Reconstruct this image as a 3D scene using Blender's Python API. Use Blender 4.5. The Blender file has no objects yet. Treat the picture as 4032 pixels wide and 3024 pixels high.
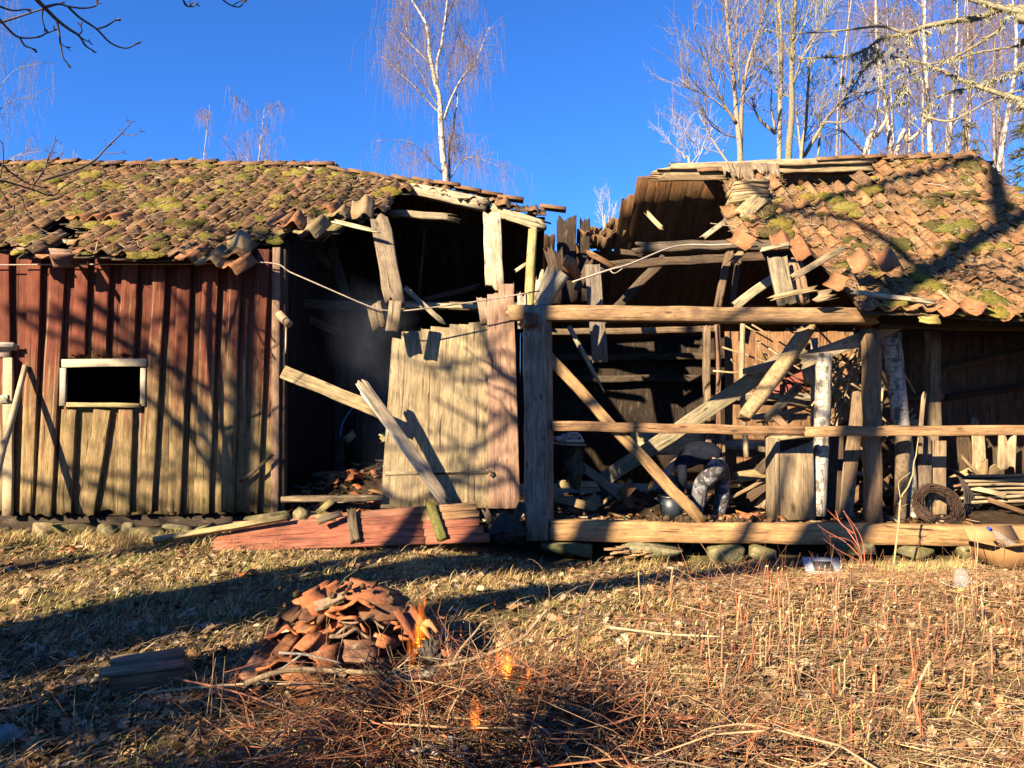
import bpy, bmesh, math, random
import numpy as np
from mathutils import Vector, Matrix, noise as MN
R = random.Random(11)
NR = np.random.default_rng(5)
SC = bpy.context.scene

# ------------------------------------------------------------------ camera, sky, sun, exposure
FOC, PITCH, CAMH = 3022.0, math.radians(2.0), 1.5
cam = bpy.data.cameras.new('camera')
cam.sensor_width = 36.0
cam.lens = 36.0 * FOC / 4032.0
cam.clip_start, cam.clip_end = 0.05, 3000.0
camo = bpy.data.objects.new('camera', cam)
camo.location = (0, 0, CAMH)
camo.rotation_euler = (math.pi / 2 + PITCH, 0, 0)
SC.collection.objects.link(camo)
SC.camera = camo

SUN_EL, SUN_AZ = math.radians(26), math.radians(220)
SV = np.array([math.sin(SUN_AZ) * math.cos(SUN_EL), math.cos(SUN_AZ) * math.cos(SUN_EL), math.sin(SUN_EL)])
wd = bpy.data.worlds.new('World')
SC.world = wd
wd.use_nodes = True
nt = wd.node_tree
nt.nodes.clear()
wo = nt.nodes.new('ShaderNodeOutputWorld')
wb = nt.nodes.new('ShaderNodeBackground')
sk = nt.nodes.new('ShaderNodeTexSky')
sk.sky_type = 'NISHITA'
sk.sun_disc = False
sk.sun_elevation, sk.sun_rotation = SUN_EL, SUN_AZ
sk.air_density, sk.dust_density, sk.ozone_density = 0.75, 0.0, 3.0
mx = nt.nodes.new('ShaderNodeMix')
mx.data_type = 'RGBA'
mx.blend_type = 'MULTIPLY'
mx.inputs[0].default_value = 1.0
mx.inputs[7].default_value = (0.285, 0.67, 1.18, 1)
nt.links.new(sk.outputs[0], mx.inputs[6])
nt.links.new(mx.outputs[2], wb.inputs[0])
wb.inputs[1].default_value = 0.05
nt.links.new(wb.outputs[0], wo.inputs[0])

sl = bpy.data.lights.new('sun', 'SUN')
sl.energy, sl.angle, sl.color = 5.0, math.radians(0.5), (1.0, 0.80, 0.53)
so = bpy.data.objects.new('sun', sl)
so.rotation_euler = Vector(-SV).to_track_quat('-Z', 'Y').to_euler()
so.location = (-20, -24, 15)
SC.collection.objects.link(so)
SC.view_settings.view_transform = 'Standard'
SC.view_settings.look = 'None'
SC.view_settings.gamma = 1.0
SC.view_settings.use_curve_mapping = False
SC.view_settings.exposure = 2.28
SC.cycles.max_bounces = 6
SC.cycles.diffuse_bounces = 2
SC.cycles.transparent_max_bounces = 16


ALB = 0.65      # overall reflectance of the dull old surfaces


# ------------------------------------------------------------------ helpers
def P(ox, oy, Y):
    """world point at depth Y seen at pixel (ox, oy) of the 4032x3024 photograph"""
    u, v = (ox - 2016) / FOC, (1512 - oy) / FOC
    dy = math.cos(PITCH) - v * math.sin(PITCH)
    dz = v * math.cos(PITCH) + math.sin(PITCH)
    return np.array([u * Y / dy, Y, CAMH + dz * Y / dy])


def proj(p):
    x, y, z = p[0], p[1], p[2] - CAMH
    f = y * math.cos(PITCH) + z * math.sin(PITCH)
    u = -y * math.sin(PITCH) + z * math.cos(PITCH)
    return 2016 + FOC * x / f, 1512 - FOC * u / f


def nrm(a):
    a = np.asarray(a, float)
    return a / (np.linalg.norm(a) + 1e-9)


def A(*a):
    return np.array(a, float)


def wloc(o):
    v = np.zeros(3)
    while o is not None:
        v = v + np.array(o.location)
        o = o.parent
    return v


class MB:
    def __init__(s):
        s.v, s.q, s.t, s.uv, s.c, s.n = [], [], [], [], [], 0

    def add(s, v, q=None, t=None, uv=None, c=(1, 1, 1)):
        v = np.asarray(v, float).reshape(-1, 3)
        k = len(v)
        s.v.append(v)
        if q is not None and len(q):
            s.q.append(np.asarray(q, np.int64).reshape(-1, 4) + s.n)
        if t is not None and len(t):
            s.t.append(np.asarray(t, np.int64).reshape(-1, 3) + s.n)
        s.uv.append(np.zeros((k, 2)) if uv is None else np.asarray(uv, float).reshape(-1, 2))
        c = np.asarray(c, float)
        s.c.append(np.tile(c, (k, 1)) if c.ndim == 1 else c.reshape(-1, 3))
        s.n += k

    def build(s, name, mat, parent=None, origin=None, smooth=False):
        v = np.concatenate(s.v)
        if origin is None:
            if parent is not None:
                origin = wloc(parent)
            else:
                lo, hi = v.min(0), v.max(0)
                origin = A((lo[0] + hi[0]) / 2, (lo[1] + hi[1]) / 2, lo[2])
        origin = np.asarray(origin, float)
        uv, c = np.concatenate(s.uv), np.concatenate(s.c)
        q = np.concatenate(s.q) if s.q else np.zeros((0, 4), np.int64)
        t = np.concatenate(s.t) if s.t else np.zeros((0, 3), np.int64)
        me = bpy.data.meshes.new(name)
        me.vertices.add(len(v))
        me.vertices.foreach_set('co', (v - origin).astype(np.float32).ravel())
        li = np.concatenate([q.ravel(), t.ravel()]).astype(np.int32)
        me.loops.add(len(li))
        me.loops.foreach_set('vertex_index', li)
        nq, ntr = len(q), len(t)
        me.polygons.add(nq + ntr)
        st = np.concatenate([np.arange(nq) * 4, nq * 4 + np.arange(ntr) * 3]).astype(np.int32)
        me.polygons.foreach_set('loop_start', st)
        me.update(calc_edges=True)
        ul = me.uv_layers.new(name='UVMap')
        ul.data.foreach_set('uv', uv[li].astype(np.float32).ravel())
        ca = me.color_attributes.new('tint', 'FLOAT_COLOR', 'POINT')
        ca.data.foreach_set('color', np.concatenate([c * ALB, np.ones((len(c), 1))], 1).astype(np.float32).ravel())
        if smooth:
            me.polygons.foreach_set('use_smooth', np.ones(nq + ntr, bool))
        me.materials.append(mat)
        me.update()
        o = bpy.data.objects.new(name, me)
        SC.collection.objects.link(o)
        if parent is not None:
            o.parent = parent
            o.location = Vector(origin - wloc(parent))
        else:
            o.location = Vector(origin)
        return o


def tag(o, label, cat, group=None, kind=None):
    if label:
        o['label'] = label
    if cat:
        o['category'] = cat
    if group:
        o['group'] = group
    if kind:
        o['kind'] = kind
    return o


def thing(name, loc, label, cat, group=None):
    o = bpy.data.objects.new(name, None)
    o.empty_display_size = 0.2
    o.location = Vector(loc)
    SC.collection.objects.link(o)
    return tag(o, label, cat, group)


def jit(c, a=0.12):
    f = 1 + R.uniform(-a, a)
    return A(c[0] * f * (1 + R.uniform(-a, a) * .3), c[1] * f, c[2] * f * (1 + R.uniform(-a, a) * .3))


def beam(mb, p0, p1, w, t, face=(0, -1, 0), k=3, seg=None, wob=.006, jag0=.004, jag1=.004, col=(.3, .22, .13), w1=None, ww=.03, bow=0.0, edge=.82):
    """a sawn or split timber: width w seen along 'face', thickness t; ragged ends by jag0/jag1"""
    p0, p1 = np.asarray(p0, float), np.asarray(p1, float)
    d = p1 - p0
    L = np.linalg.norm(d)
    d = d / L
    n0 = np.asarray(face, float)
    sd = nrm(np.cross(n0, d))
    nn = nrm(np.cross(d, sd))
    if nn @ n0 < 0:
        nn = -nn
    m = seg or max(2, int(L / .25))
    if max(jag0, jag1) > .03:
        k = max(k, 6)
    K = k + 1
    a = np.linspace(-1, 1, K)
    if k >= 3:
        a[1], a[-2] = -.9, .9
    ed = np.ones(K)
    ed[0] = ed[-1] = edge
    V, U = [], []
    uo, vo = R.uniform(0, 60), R.uniform(0, 60)
    j0 = np.array([R.uniform(0, 1) for _ in range(K)]) * jag0
    j1 = np.array([R.uniform(0, 1) for _ in range(K)]) * jag1
    for i in range(m + 1):
        f = i / m
        c = p0 + d * L * f
        c = c + sd * R.uniform(-wob, wob) + nn * (R.uniform(-wob, wob) * .6 + bow * math.sin(f * math.pi))
        wi = (w + ((w if w1 is None else w1) - w) * f) * (1 + R.uniform(-ww, ww)) / 2
        al = np.zeros(K)
        if i == 0:
            al = j0
        if i == m:
            al = -j1
        fr = c + np.outer(a * wi, sd) + np.outer(ed * t / 2, nn) + np.outer(al, d)
        bk = c + np.outer(a * wi, sd) - np.outer(ed * t / 2, nn) + np.outer(al, d)
        V += [fr, bk]
        uu = uo + L * f + al
        U += [np.stack([uu, vo + a * wi], 1), np.stack([uu, vo + wi + t + wi - a * wi], 1)]
    V, U = np.concatenate(V), np.concatenate(U)
    Q = []
    S2 = 2 * K
    for i in range(m):
        b, n = i * S2, (i + 1) * S2
        for j in range(k):
            Q.append((b + j, b + j + 1, n + j + 1, n + j))
            Q.append((b + K + j + 1, b + K + j, n + K + j, n + K + j + 1))
        Q.append((b + K, b, n, n + K))
        Q.append((b + k, b + K + k, n + K + k, n + k))
    e = m * S2
    for j in range(k):
        Q.append((j, K + j, K + j + 1, j + 1))
        Q.append((e + j, e + j + 1, e + K + j + 1, e + K + j))
    mb.add(V, Q, None, U, col)


def catmull(pts, n):
    pts = np.asarray(pts, float)
    if len(pts) < 3:
        s = np.linspace(0, 1, n)[:, None]
        return pts[0] + (pts[-1] - pts[0]) * s
    q = np.vstack([2 * pts[0] - pts[1], pts, 2 * pts[-1] - pts[-2]])
    out = []
    for s in np.linspace(0, len(pts) - 1 - 1e-6, n):
        i = int(s)
        u = s - i
        a, b, c, d = q[i], q[i + 1], q[i + 2], q[i + 3]
        out.append(.5 * ((2 * b) + (c - a) * u + (2 * a - 5 * b + 4 * c - d) * u * u + (3 * b - a - 3 * c + d) * u ** 3))
    return np.array(out)


def log(mb, pts, rad, sides=10, rough=.06, col=(.3, .22, .13), n=None, jag=.0):
    """a round timber or trunk along a polyline, closed at both ends"""
    pts = np.asarray(pts, float)
    n = n or max(len(pts) * 2, 4)
    pp = catmull(pts, n)
    rr = np.interp(np.linspace(0, 1, n), np.linspace(0, 1, len(np.atleast_1d(rad))), np.atleast_1d(rad)) if np.ndim(rad) else np.full(n, rad)
    tg = np.gradient(pp, axis=0)
    ref = A(.31, .17, .93) if abs(nrm(tg[0])[2]) < .85 else A(.93, .2, .3)
    V, U = [], []
    uo, vo = R.uniform(0, 60), R.uniform(0, 60)
    s = 0
    ang = np.linspace(0, 2 * math.pi, sides + 1)[:-1]
    bump = 1 + NR.uniform(-rough, rough, sides)
    for i in range(n):
        t = nrm(tg[i])
        a = nrm(np.cross(t, ref))
        b = np.cross(t, a)
        if i:
            s += np.linalg.norm(pp[i] - pp[i - 1])
        r = rr[i] * bump * (1 + NR.uniform(-rough, rough, sides) * .5)
        V.append(pp[i] + np.outer(np.cos(ang) * r, a) + np.outer(np.sin(ang) * r, b) + (np.outer(NR.uniform(-1, 1, sides) * jag, t) if i in (0, n - 1) else 0))
        U.append(np.stack([np.full(sides, uo + s), vo + ang * rr[i]], 1))
    V.append(pp[:1])
    V.append(pp[-1:])
    U.append([[uo, vo]])
    U.append([[uo, vo]])
    V, U = np.concatenate(V), np.concatenate(U)
    Q, T = [], []
    for i in range(n - 1):
        for j in range(sides):
            k = (j + 1) % sides
            Q.append((i * sides + j, i * sides + k, (i + 1) * sides + k, (i + 1) * sides + j))
    c0, c1 = n * sides, n * sides + 1
    for j in range(sides):
        k = (j + 1) % sides
        T.append((c0, k, j))
        T.append((c1, (n - 1) * sides + j, (n - 1) * sides + k))
    mb.add(V, Q, T, U, col)


def tubes(mb, PT, RD, col, sides=3):
    """many thin tubes at once: PT (N,M,3), RD (N,M)"""
    PT = np.asarray(PT, float)
    N, M, _ = PT.shape
    RD = np.broadcast_to(np.asarray(RD, float), (N, M))
    tg = np.gradient(PT, axis=1)
    tg /= np.linalg.norm(tg, axis=2, keepdims=True) + 1e-9
    ref = A(.37, .61, .70)
    a = np.cross(tg, ref)
    a /= np.linalg.norm(a, axis=2, keepdims=True) + 1e-9
    b = np.cross(tg, a)
    ang = np.arange(sides) * 2 * math.pi / sides
    V = PT[:, :, None, :] + RD[:, :, None, None] * (np.cos(ang)[None, None, :, None] * a[:, :, None, :] + np.sin(ang)[None, None, :, None] * b[:, :, None, :])
    base = (np.arange(N) * M * sides)[:, None, None]
    i = np.arange(M - 1)[None, :, None] * sides
    j = np.arange(sides)[None, None, :]
    k = (j + 1) % sides
    Q = np.stack([base + i + j, base + i + k, base + i + sides + k, base + i + sides + j], -1).reshape(-1, 4)
    ln = np.concatenate([np.zeros((N, 1)), np.cumsum(np.linalg.norm(np.diff(PT, axis=1), axis=2), 1)], 1)
    U = np.stack([np.broadcast_to(ln[:, :, None], (N, M, sides)), np.broadcast_to(ang[None, None, :] * .02, (N, M, sides))], -1)
    U = U + NR.uniform(0, 40, (N, 1, 1, 2))
    col = np.asarray(col, float)
    if col.ndim == 2:
        col = np.repeat(col, M * sides, 0)
    mb.add(V.reshape(-1, 3), Q, None, U.reshape(-1, 2), col)


def slab(mb, c, rad, n=16, col=(.3, .3, .3), rot=0):
    """an angular field stone: the hull of scattered points, its edges knocked off"""
    bm = bmesh.new()
    cr, sr = math.cos(rot), math.sin(rot)
    for i in range(n):
        d = nrm(NR.normal(0, 1, 3)) * R.uniform(.85, 1.05)
        d = np.sign(d) * np.abs(d) ** .6
        x, y, z = d * np.asarray(rad)
        bm.verts.new((x * cr - y * sr, x * sr + y * cr, z))
    bmesh.ops.convex_hull(bm, input=bm.verts)
    for v in [v for v in bm.verts if not v.link_faces]:
        bm.verts.remove(v)
    bmesh.ops.bevel(bm, geom=list(bm.edges), offset=min(rad) * .08, segments=2, affect='EDGES')
    bmesh.ops.triangulate(bm, faces=list(bm.faces))
    bm.verts.index_update()
    V = [(v.co.x + c[0], v.co.y + c[1], v.co.z + c[2]) for v in bm.verts]
    T = [[v.index for v in f.verts] for f in bm.faces]
    bm.free()
    mb.add(V, None, T, None, col)


def blob(mb, c, rad, sub=2, amp=.25, fr=2.0, col=(.3, .3, .3), flat=None, rot=0):
    """a lumpy stone-like solid"""
    n, m = 6 * sub, 10 * sub
    V = []
    off = Vector((R.uniform(0, 99), R.uniform(0, 99), R.uniform(0, 99)))
    cr, sr = math.cos(rot), math.sin(rot)
    for i in range(n + 1):
        th = math.pi * i / n
        for j in range(m):
            ph = 2 * math.pi * j / m
            d = Vector((math.sin(th) * math.cos(ph), math.sin(th) * math.sin(ph), math.cos(th)))
            k = 1 + amp * MN.noise(d * fr + off) + amp * .4 * MN.noise(d * fr * 2.7 + off)
            x, y, z = d.x * k * rad[0], d.y * k * rad[1], d.z * k * rad[2]
            if flat is not None:
                z = max(min(z, flat * rad[2]), -flat * rad[2])
            V.append((c[0] + x * cr - y * sr, c[1] + x * sr + y * cr, c[2] + z))
    Q = [(i * m + j, (i + 1) * m + j, (i + 1) * m + (j + 1) % m, i * m + (j + 1) % m) for i in range(n) for j in range(m)]
    mb.add(V, Q, None, None, col)


# ------------------------------------------------------------------ materials
def newmat(name):
    m = bpy.data.materials.new(name)
    m.use_nodes = True
    t = m.node_tree
    t.nodes.clear()
    o = t.nodes.new('ShaderNodeOutputMaterial')
    b = t.nodes.new('ShaderNodeBsdfPrincipled')
    t.links.new(b.outputs[0], o.inputs[0])
    return m, t, b


def N(t, typ, **kw):
    n = t.nodes.new('ShaderNode' + typ)
    for k, v in kw.items():
        if k.startswith('i_'):
            n.inputs[k[2:].replace('_', ' ')].default_value = v
        else:
            setattr(n, k, v)
    return n


def mapped(t, src, scale):
    m = N(t, 'Mapping')
    t.links.new(src, m.inputs[0])
    m.inputs['Scale'].default_value = scale
    return m.outputs[0]


def noise(t, vec, scale=5, detail=4, rough=.55, dist=0):
    n = N(t, 'TexNoise')
    t.links.new(vec, n.inputs['Vector'])
    n.inputs['Scale'].default_value = scale
    n.inputs['Detail'].default_value = detail
    n.inputs['Roughness'].default_value = rough
    n.inputs['Distortion'].default_value = dist
    return n.outputs[0]


def remap(t, src, a, b, c=0., d=1.):
    n = N(t, 'MapRange')
    n.clamp = True
    t.links.new(src, n.inputs[0])
    for i, v in enumerate((a, b, c, d)):
        n.inputs[i + 1].default_value = v
    return n.outputs[0]


def math_(t, op, a, b):
    n = N(t, 'Math', operation=op)
    for i, x in enumerate((a, b)):
        if isinstance(x, (int, float)):
            n.inputs[i].default_value = x
        else:
            t.links.new(x, n.inputs[i])
    return n.outputs[0]


def mixc(t, fac, a, b, mode='MIX'):
    n = N(t, 'Mix', data_type='RGBA', blend_type=mode)
    for i, x in ((0, fac), (6, a), (7, b)):
        if isinstance(x, (int, float)):
            n.inputs[i].default_value = x
        elif isinstance(x, (tuple, list)):
            n.inputs[i].default_value = (x[0] * ALB, x[1] * ALB, x[2] * ALB, 1)
        else:
            t.links.new(x, n.inputs[i])
    return n.outputs[2]


def bump(t, b, h, strength=.5, dist=.01):
    n = N(t, 'Bump')
    n.inputs['Strength'].default_value = strength
    n.inputs['Distance'].default_value = dist
    t.links.new(h, n.inputs['Height'])
    t.links.new(n.outputs[0], b.inputs['Normal'])


def tint(t):
    return N(t, 'Attribute', attribute_name='tint').outputs['Color']


def uvn(t):
    return N(t, 'UVMap', uv_map='UVMap').outputs[0]


def coord(t, w='Object'):
    return N(t, 'TexCoord').outputs[w]


def wood_factor(t):
    uv = uvn(t)
    g1 = noise(t, mapped(t, uv, (2.2, 34, 1)), 1, 6, .68, .6)
    g2 = noise(t, mapped(t, uv, (9, 120, 1)), 1, 3, .65)
    bl = noise(t, mapped(t, uv, (3.2, 7, 1)), 1, 6, .72)
    f = math_(t, 'MULTIPLY', remap(t, g1, .3, .7, .5, 1.35), remap(t, g2, .3, .7, .65, 1.25))
    f = math_(t, 'MULTIPLY', f, remap(t, bl, .3, .7, .5, 1.3))
    ck = noise(t, mapped(t, uv, (1.1, 42, 1)), 1, 3, .5, .9)
    cr = remap(t, ck, .325, .365, .15, 1.0)
    kn = N(t, 'TexVoronoi')
    t.links.new(mapped(t, uv, (2.6, 7.5, 1)), kn.inputs['Vector'])
    kn.inputs['Scale'].default_value = 1.0
    kr = remap(t, kn.outputs['Distance'], .06, .15, .35, 1.0)
    f = math_(t, 'MULTIPLY', math_(t, 'MULTIPLY', f, cr), kr)
    return f, math_(t, 'ADD', math_(t, 'MULTIPLY', g1, .5), math_(t, 'MULTIPLY', cr, .7))


def mat_wood():
    m, t, b = newmat('weathered_wood')
    f, h = wood_factor(t)
    c = mixc(t, 1.0, tint(t), f, 'MULTIPLY')
    st = noise(t, mapped(t, uvn(t), (4, 11, 1)), 1, 6, .75)
    c = mixc(t, remap(t, st, .55, .68, 0, .6), c, (.17, .13, .09))
    sp = noise(t, mapped(t, uvn(t), (28, 60, 1)), 1, 3, .7)
    c = mixc(t, remap(t, sp, .62, .72, 0, .7), c, (.05, .035, .022))
    t.links.new(c, b.inputs['Base Color'])
    b.inputs['Roughness'].default_value = .85
    b.inputs['Specular IOR Level'].default_value = .25
    bump(t, b, h, .45, .005)
    return m


def mat_redwall():
    """bare grey-gold boards with old red paint that survives under the eave"""
    m, t, b = newmat('worn_red_paint_boards')
    f, h = wood_factor(t)
    tc = tint(t)
    bare = mixc(t, 1.0, (.39, .275, .13), f, 'MULTIPLY')
    sp = N(t, 'SeparateColor')
    t.links.new(tc, sp.inputs[0])
    geo = N(t, 'NewGeometry')
    sx = N(t, 'SeparateXYZ')
    t.links.new(geo.outputs['Position'], sx.inputs[0])
    pz = remap(t, sx.outputs[2], .5, 2.6, -.10, .98)
    n1 = noise(t, mapped(t, uvn(t), (.9, 15, 1)), 1, 5, .65)
    k = math_(t, 'ADD', pz, remap(t, n1, .3, .7, -.45, .45))
    k = math_(t, 'ADD', k, math_(t, 'SUBTRACT', math_(t, 'MULTIPLY', sp.outputs[1], .9), .45))
    pf = remap(t, k, .12, .62, 0, .93)
    red = mixc(t, 1.0, (.185, .041, .024), remap(t, f, .3, 1.3, .6, 1.3), 'MULTIPLY')
    c = mixc(t, pf, bare, red)
    # pale bare streaks
    n3 = noise(t, mapped(t, uvn(t), (.35, 30, 1)), 1, 3, .5)
    c = mixc(t, remap(t, n3, .62, .74, 0, .55), c, (.52, .43, .29))
    # algae and black damp stains that grow up from the ground
    n2 = noise(t, mapped(t, uvn(t), (1.2, 20, 1)), 1, 4, .6)
    dm = math_(t, 'MULTIPLY', remap(t, math_(t, 'ADD', sx.outputs[2], math_(t, 'MULTIPLY', n2, .9)), .55, 1.15, 1, 0), .8)
    c = mixc(t, dm, c, (.045, .04, .022))
    n4 = noise(t, geo.outputs['Position'], 1.7, 3, .5)
    gm = math_(t, 'MULTIPLY', remap(t, n4, .5, .66, 0, .6), remap(t, sx.outputs[2], .5, 2.0, 1, 0))
    c = mixc(t, gm, c, mixc(t, 1.0, (.29, .235, .085), f, 'MULTIPLY'))
    c = mixc(t, 1.0, c, sp.outputs[0], 'MULTIPLY')
    t.links.new(c, b.inputs['Base Color'])
    b.inputs['Roughness'].default_value = .88
    b.inputs['Specular IOR Level'].default_value = .2
    bump(t, b, h, .6, .006)
    return m


def mat_tint(name, rough=.85, sc=14, lo=.6, hi=1.3, bs=.3, bd=.01, spec=.25, detail=5, second=None):
    m, t, b = newmat(name)
    co = N(t, 'NewGeometry').outputs['Position']
    n = noise(t, co, sc, detail, .65)
    c = mixc(t, 1.0, tint(t), remap(t, n, .3, .7, lo, hi), 'MULTIPLY')
    if second:
        (col, s2, a, bb, mxv) = second
        n2 = noise(t, co, s2, 5, .65)
        c = mixc(t, remap(t, n2, a, bb, 0, mxv), c, col)
    t.links.new(c, b.inputs['Base Color'])
    b.inputs['Roughness'].default_value = rough
    b.inputs['Specular IOR Level'].default_value = spec
    if bs:
        bump(t, b, n, bs, bd)
    return m


def mat_tile():
    m, t, b = newmat('old_clay_tile')
    co = N(t, 'NewGeometry')
    n = noise(t, co.outputs['Position'], 9, 6, .7)
    n2 = noise(t, co.outputs['Position'], 38, 4, .7)
    c = mixc(t, 1.0, tint(t), math_(t, 'MULTIPLY', remap(t, n, .3, .7, .55, 1.25), remap(t, n2, .3, .7, .7, 1.2)), 'MULTIPLY')
    n3 = noise(t, co.outputs['Position'], 4.5, 6, .75)
    c = mixc(t, remap(t, n3, .50, .66, 0, .85), c, (.07, .045, .03))
    n5 = noise(t, co.outputs['Position'], 15, 4, .7)
    c = mixc(t, remap(t, n5, .63, .68, 0, .6), c, (.40, .38, .29))
    t.links.new(c, b.inputs['Base Color'])
    b.inputs['Roughness'].default_value = .9
    b.inputs['Specular IOR Level'].default_value = .2
    bump(t, b, n2, .5, .008)
    return m


def mat_ground():
    m, t, b = newmat('dry_grass_soil')
    co = N(t, 'NewGeometry').outputs['Position']
    n1 = noise(t, co, 1.1, 6, .65)
    n2 = noise(t, co, 14, 6, .75)
    n3 = noise(t, mapped(t, co, (30, 70, 30)), 1, 4, .7)
    c = mixc(t, remap(t, n2, .35, .65), (.045, .03, .017), (.18, .115, .055))
    c = mixc(t, remap(t, n1, .45, .65, 0, .7), c, mixc(t, remap(t, n3, .3, .7), (.10, .11, .03), (.30, .25, .11)))
    c = mixc(t, 1.0, c, remap(t, n3, .3, .7, .5, 1.3), 'MULTIPLY')
    t.links.new(c, b.inputs['Base Color'])
    b.inputs['Roughness'].default_value = .95
    b.inputs['Specular IOR Level'].default_value = .1
    bump(t, b, n2, .9, .03)
    return m


def mat_birch():
    m, t, b = newmat('birch_bark')
    uv = uvn(t)
    n1 = noise(t, mapped(t, uv, (26, 6, 1)), 1, 4, .6, .3)
    n2 = noise(t, mapped(t, uv, (5, 9, 1)), 1, 5, .65)
    c = mixc(t, remap(t, n1, .52, .62, 0, .85), tint(t), (.13, .10, .08))
    c = mixc(t, remap(t, n2, .49, .57, 0, .92), c, (.05, .04, .032))
    t.links.new(c, b.inputs['Base Color'])
    b.inputs['Roughness'].default_value = .7
    bump(t, b, n2, .4, .01)
    return m


def mat_plain(name, col, rough=.6, metal=0, spec=.4, sc=20, amp=.25):
    m, t, b = newmat(name)
    n = noise(t, coord(t), sc, 4, .6)
    c = mixc(t, 1.0, col, remap(t, n, .3, .7, 1 - amp, 1 + amp), 'MULTIPLY')
    t.links.new(c, b.inputs['Base Color'])
    b.inputs['Roughness'].default_value = rough
    b.inputs['Metallic'].default_value = metal
    b.inputs['Specular IOR Level'].default_value = spec
    return m


M_WOOD, M_WALL, M_TILE, M_GROUND, M_BIRCH = mat_wood(), mat_redwall(), mat_tile(), mat_ground(), mat_birch()
M_BARK = mat_tint('tree_bark', .9, 22, .5, 1.35, .5, .02)
M_TWIG = mat_tint('twig_bark', .8, 30, .65, 1.3, 0)
M_GRASS = mat_tint('dry_grass_blades', .75, 6, .75, 1.2, 0)
M_LEAF = mat_tint('dead_oak_leaves', .8, 40, .7, 1.25, 0)
M_MOSS = mat_tint('roof_moss', .95, 45, .4, 1.5, 1.0, .02, .05)
M_STONE = mat_tint('field_stone', .9, 14, .4, 1.35, .8, .03, .15, 7, ((.10, .10, .03), 6, .46, .6, .85))
M_PAINT = mat_tint('chipped_white_paint', .7, 18, .75, 1.1, .2, .004, .3, 5, ((.25, .20, .13), 8, .55, .66, .8))
M_ROPE = mat_tint('rope_fibre', .9, 60, .6, 1.3, .4, .004)
M_SOOT = mat_tint('charred_wood', .8, 25, .5, 1.8, .6, .01)
M_DEBRIS = mat_tint('barn_litter', .95, 12, .45, 1.5, .8, .04, .1)

# wood colours (linear albedo)
GOLD, GREY, PALE, BROWN, DARK, OLD = (.40, .28, .145), (.27, .225, .165), (.52, .44, .31), (.20, .11, .05), (.035, .022, .013), (.085, .055, .032)

# ------------------------------------------------------------------ ground
def gz(x, y):
    """height of the ground"""
    h = .05 * MN.noise(Vector((x * .45, y * .45, 3.1))) + .022 * MN.noise(Vector((x * 1.7, y * 1.7, 9.4)))
    if y > 8.2 and x < -2.0:
        h += .07 * min(1, (y - 8.2) / .7) * min(1, (-2.0 - x) / .8)
    if y > 6.2 and x > -1.0:
        u, w = min(1, (y - 6.2) / 2.2), min(1, (x + 1.0) / 1.4)
        h -= .21 * u * u * (3 - 2 * u) * w
    return h - .01


def gzv(x, y):
    return np.array([gz(a, b) for a, b in zip(x, y)])


mb = MB()
xs = np.concatenate([[-600, -120, -40, -20, -14], np.arange(-11, 11.01, .16), [14, 20, 40, 120, 600]])
ys = np.concatenate([[-300, -60, -20, -8, -2], np.arange(.5, 12.01, .16), [16, 22, 30, 60, 150, 900]])
gx, gy = np.meshgrid(xs, ys)
gzz = np.array([gz(a, b) if abs(a) < 20 and -9 < b < 23 else 0 for a, b in zip(gx.ravel(), gy.ravel())])
nx, ny = len(xs), len(ys)
ii = (np.arange(ny - 1)[:, None] * nx + np.arange(nx - 1)[None, :]).ravel()
mb.add(np.stack([gx.ravel(), gy.ravel(), gzz], 1), np.stack([ii, ii + 1, ii + nx + 1, ii + nx], 1))
tag(mb.build('ground', M_GROUND, origin=(0, 0, 0), smooth=True), None, None, None, 'structure')

# ------------------------------------------------------------------ the barn
Y0 = 9.1
YR = 12.2
barn = thing('barn', (0, Y0, 0), 'long old red barn with mossy tile roof, caved in at the middle, bare timber frame', 'barn')
tL = 0.60                                    # slope of the left roof


def zL(x, y):
    """upper surface of the left roof, sinking where the ridge has broken"""
    k = np.clip((y - 8.7) / 3.5, 0, 1)
    sag = np.interp(x, [-9, -4, -3.2, -1.61, -.42, .52], [.03, .02, 0, -.22, -.45, -.69])
    eav = np.interp(x, [-9, -5, -3.6, -2.4], [0, 0, -.02, -.10])
    return 3.26 + (y - 8.7) * tL + sag * k + eav * (1 - k) + .012 * np.sin(x * 3.1 + y * 2)


def zRt(x, y):
    k = np.clip((y - 8.6) / 3.6, 0, 1)
    e = np.interp(x, [2.5, 4.0, 5.0, 7.6], [2.62, 2.58, 2.56, 2.54])
    r = np.interp(x, [2.36, 6.4, 7.6], [5.26, 5.50, 5.52])
    return e + (r - e) * k - .16 * np.sin(k * math.pi) + .03 * np.sin(x * 2.1 + y * 1.3)


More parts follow.
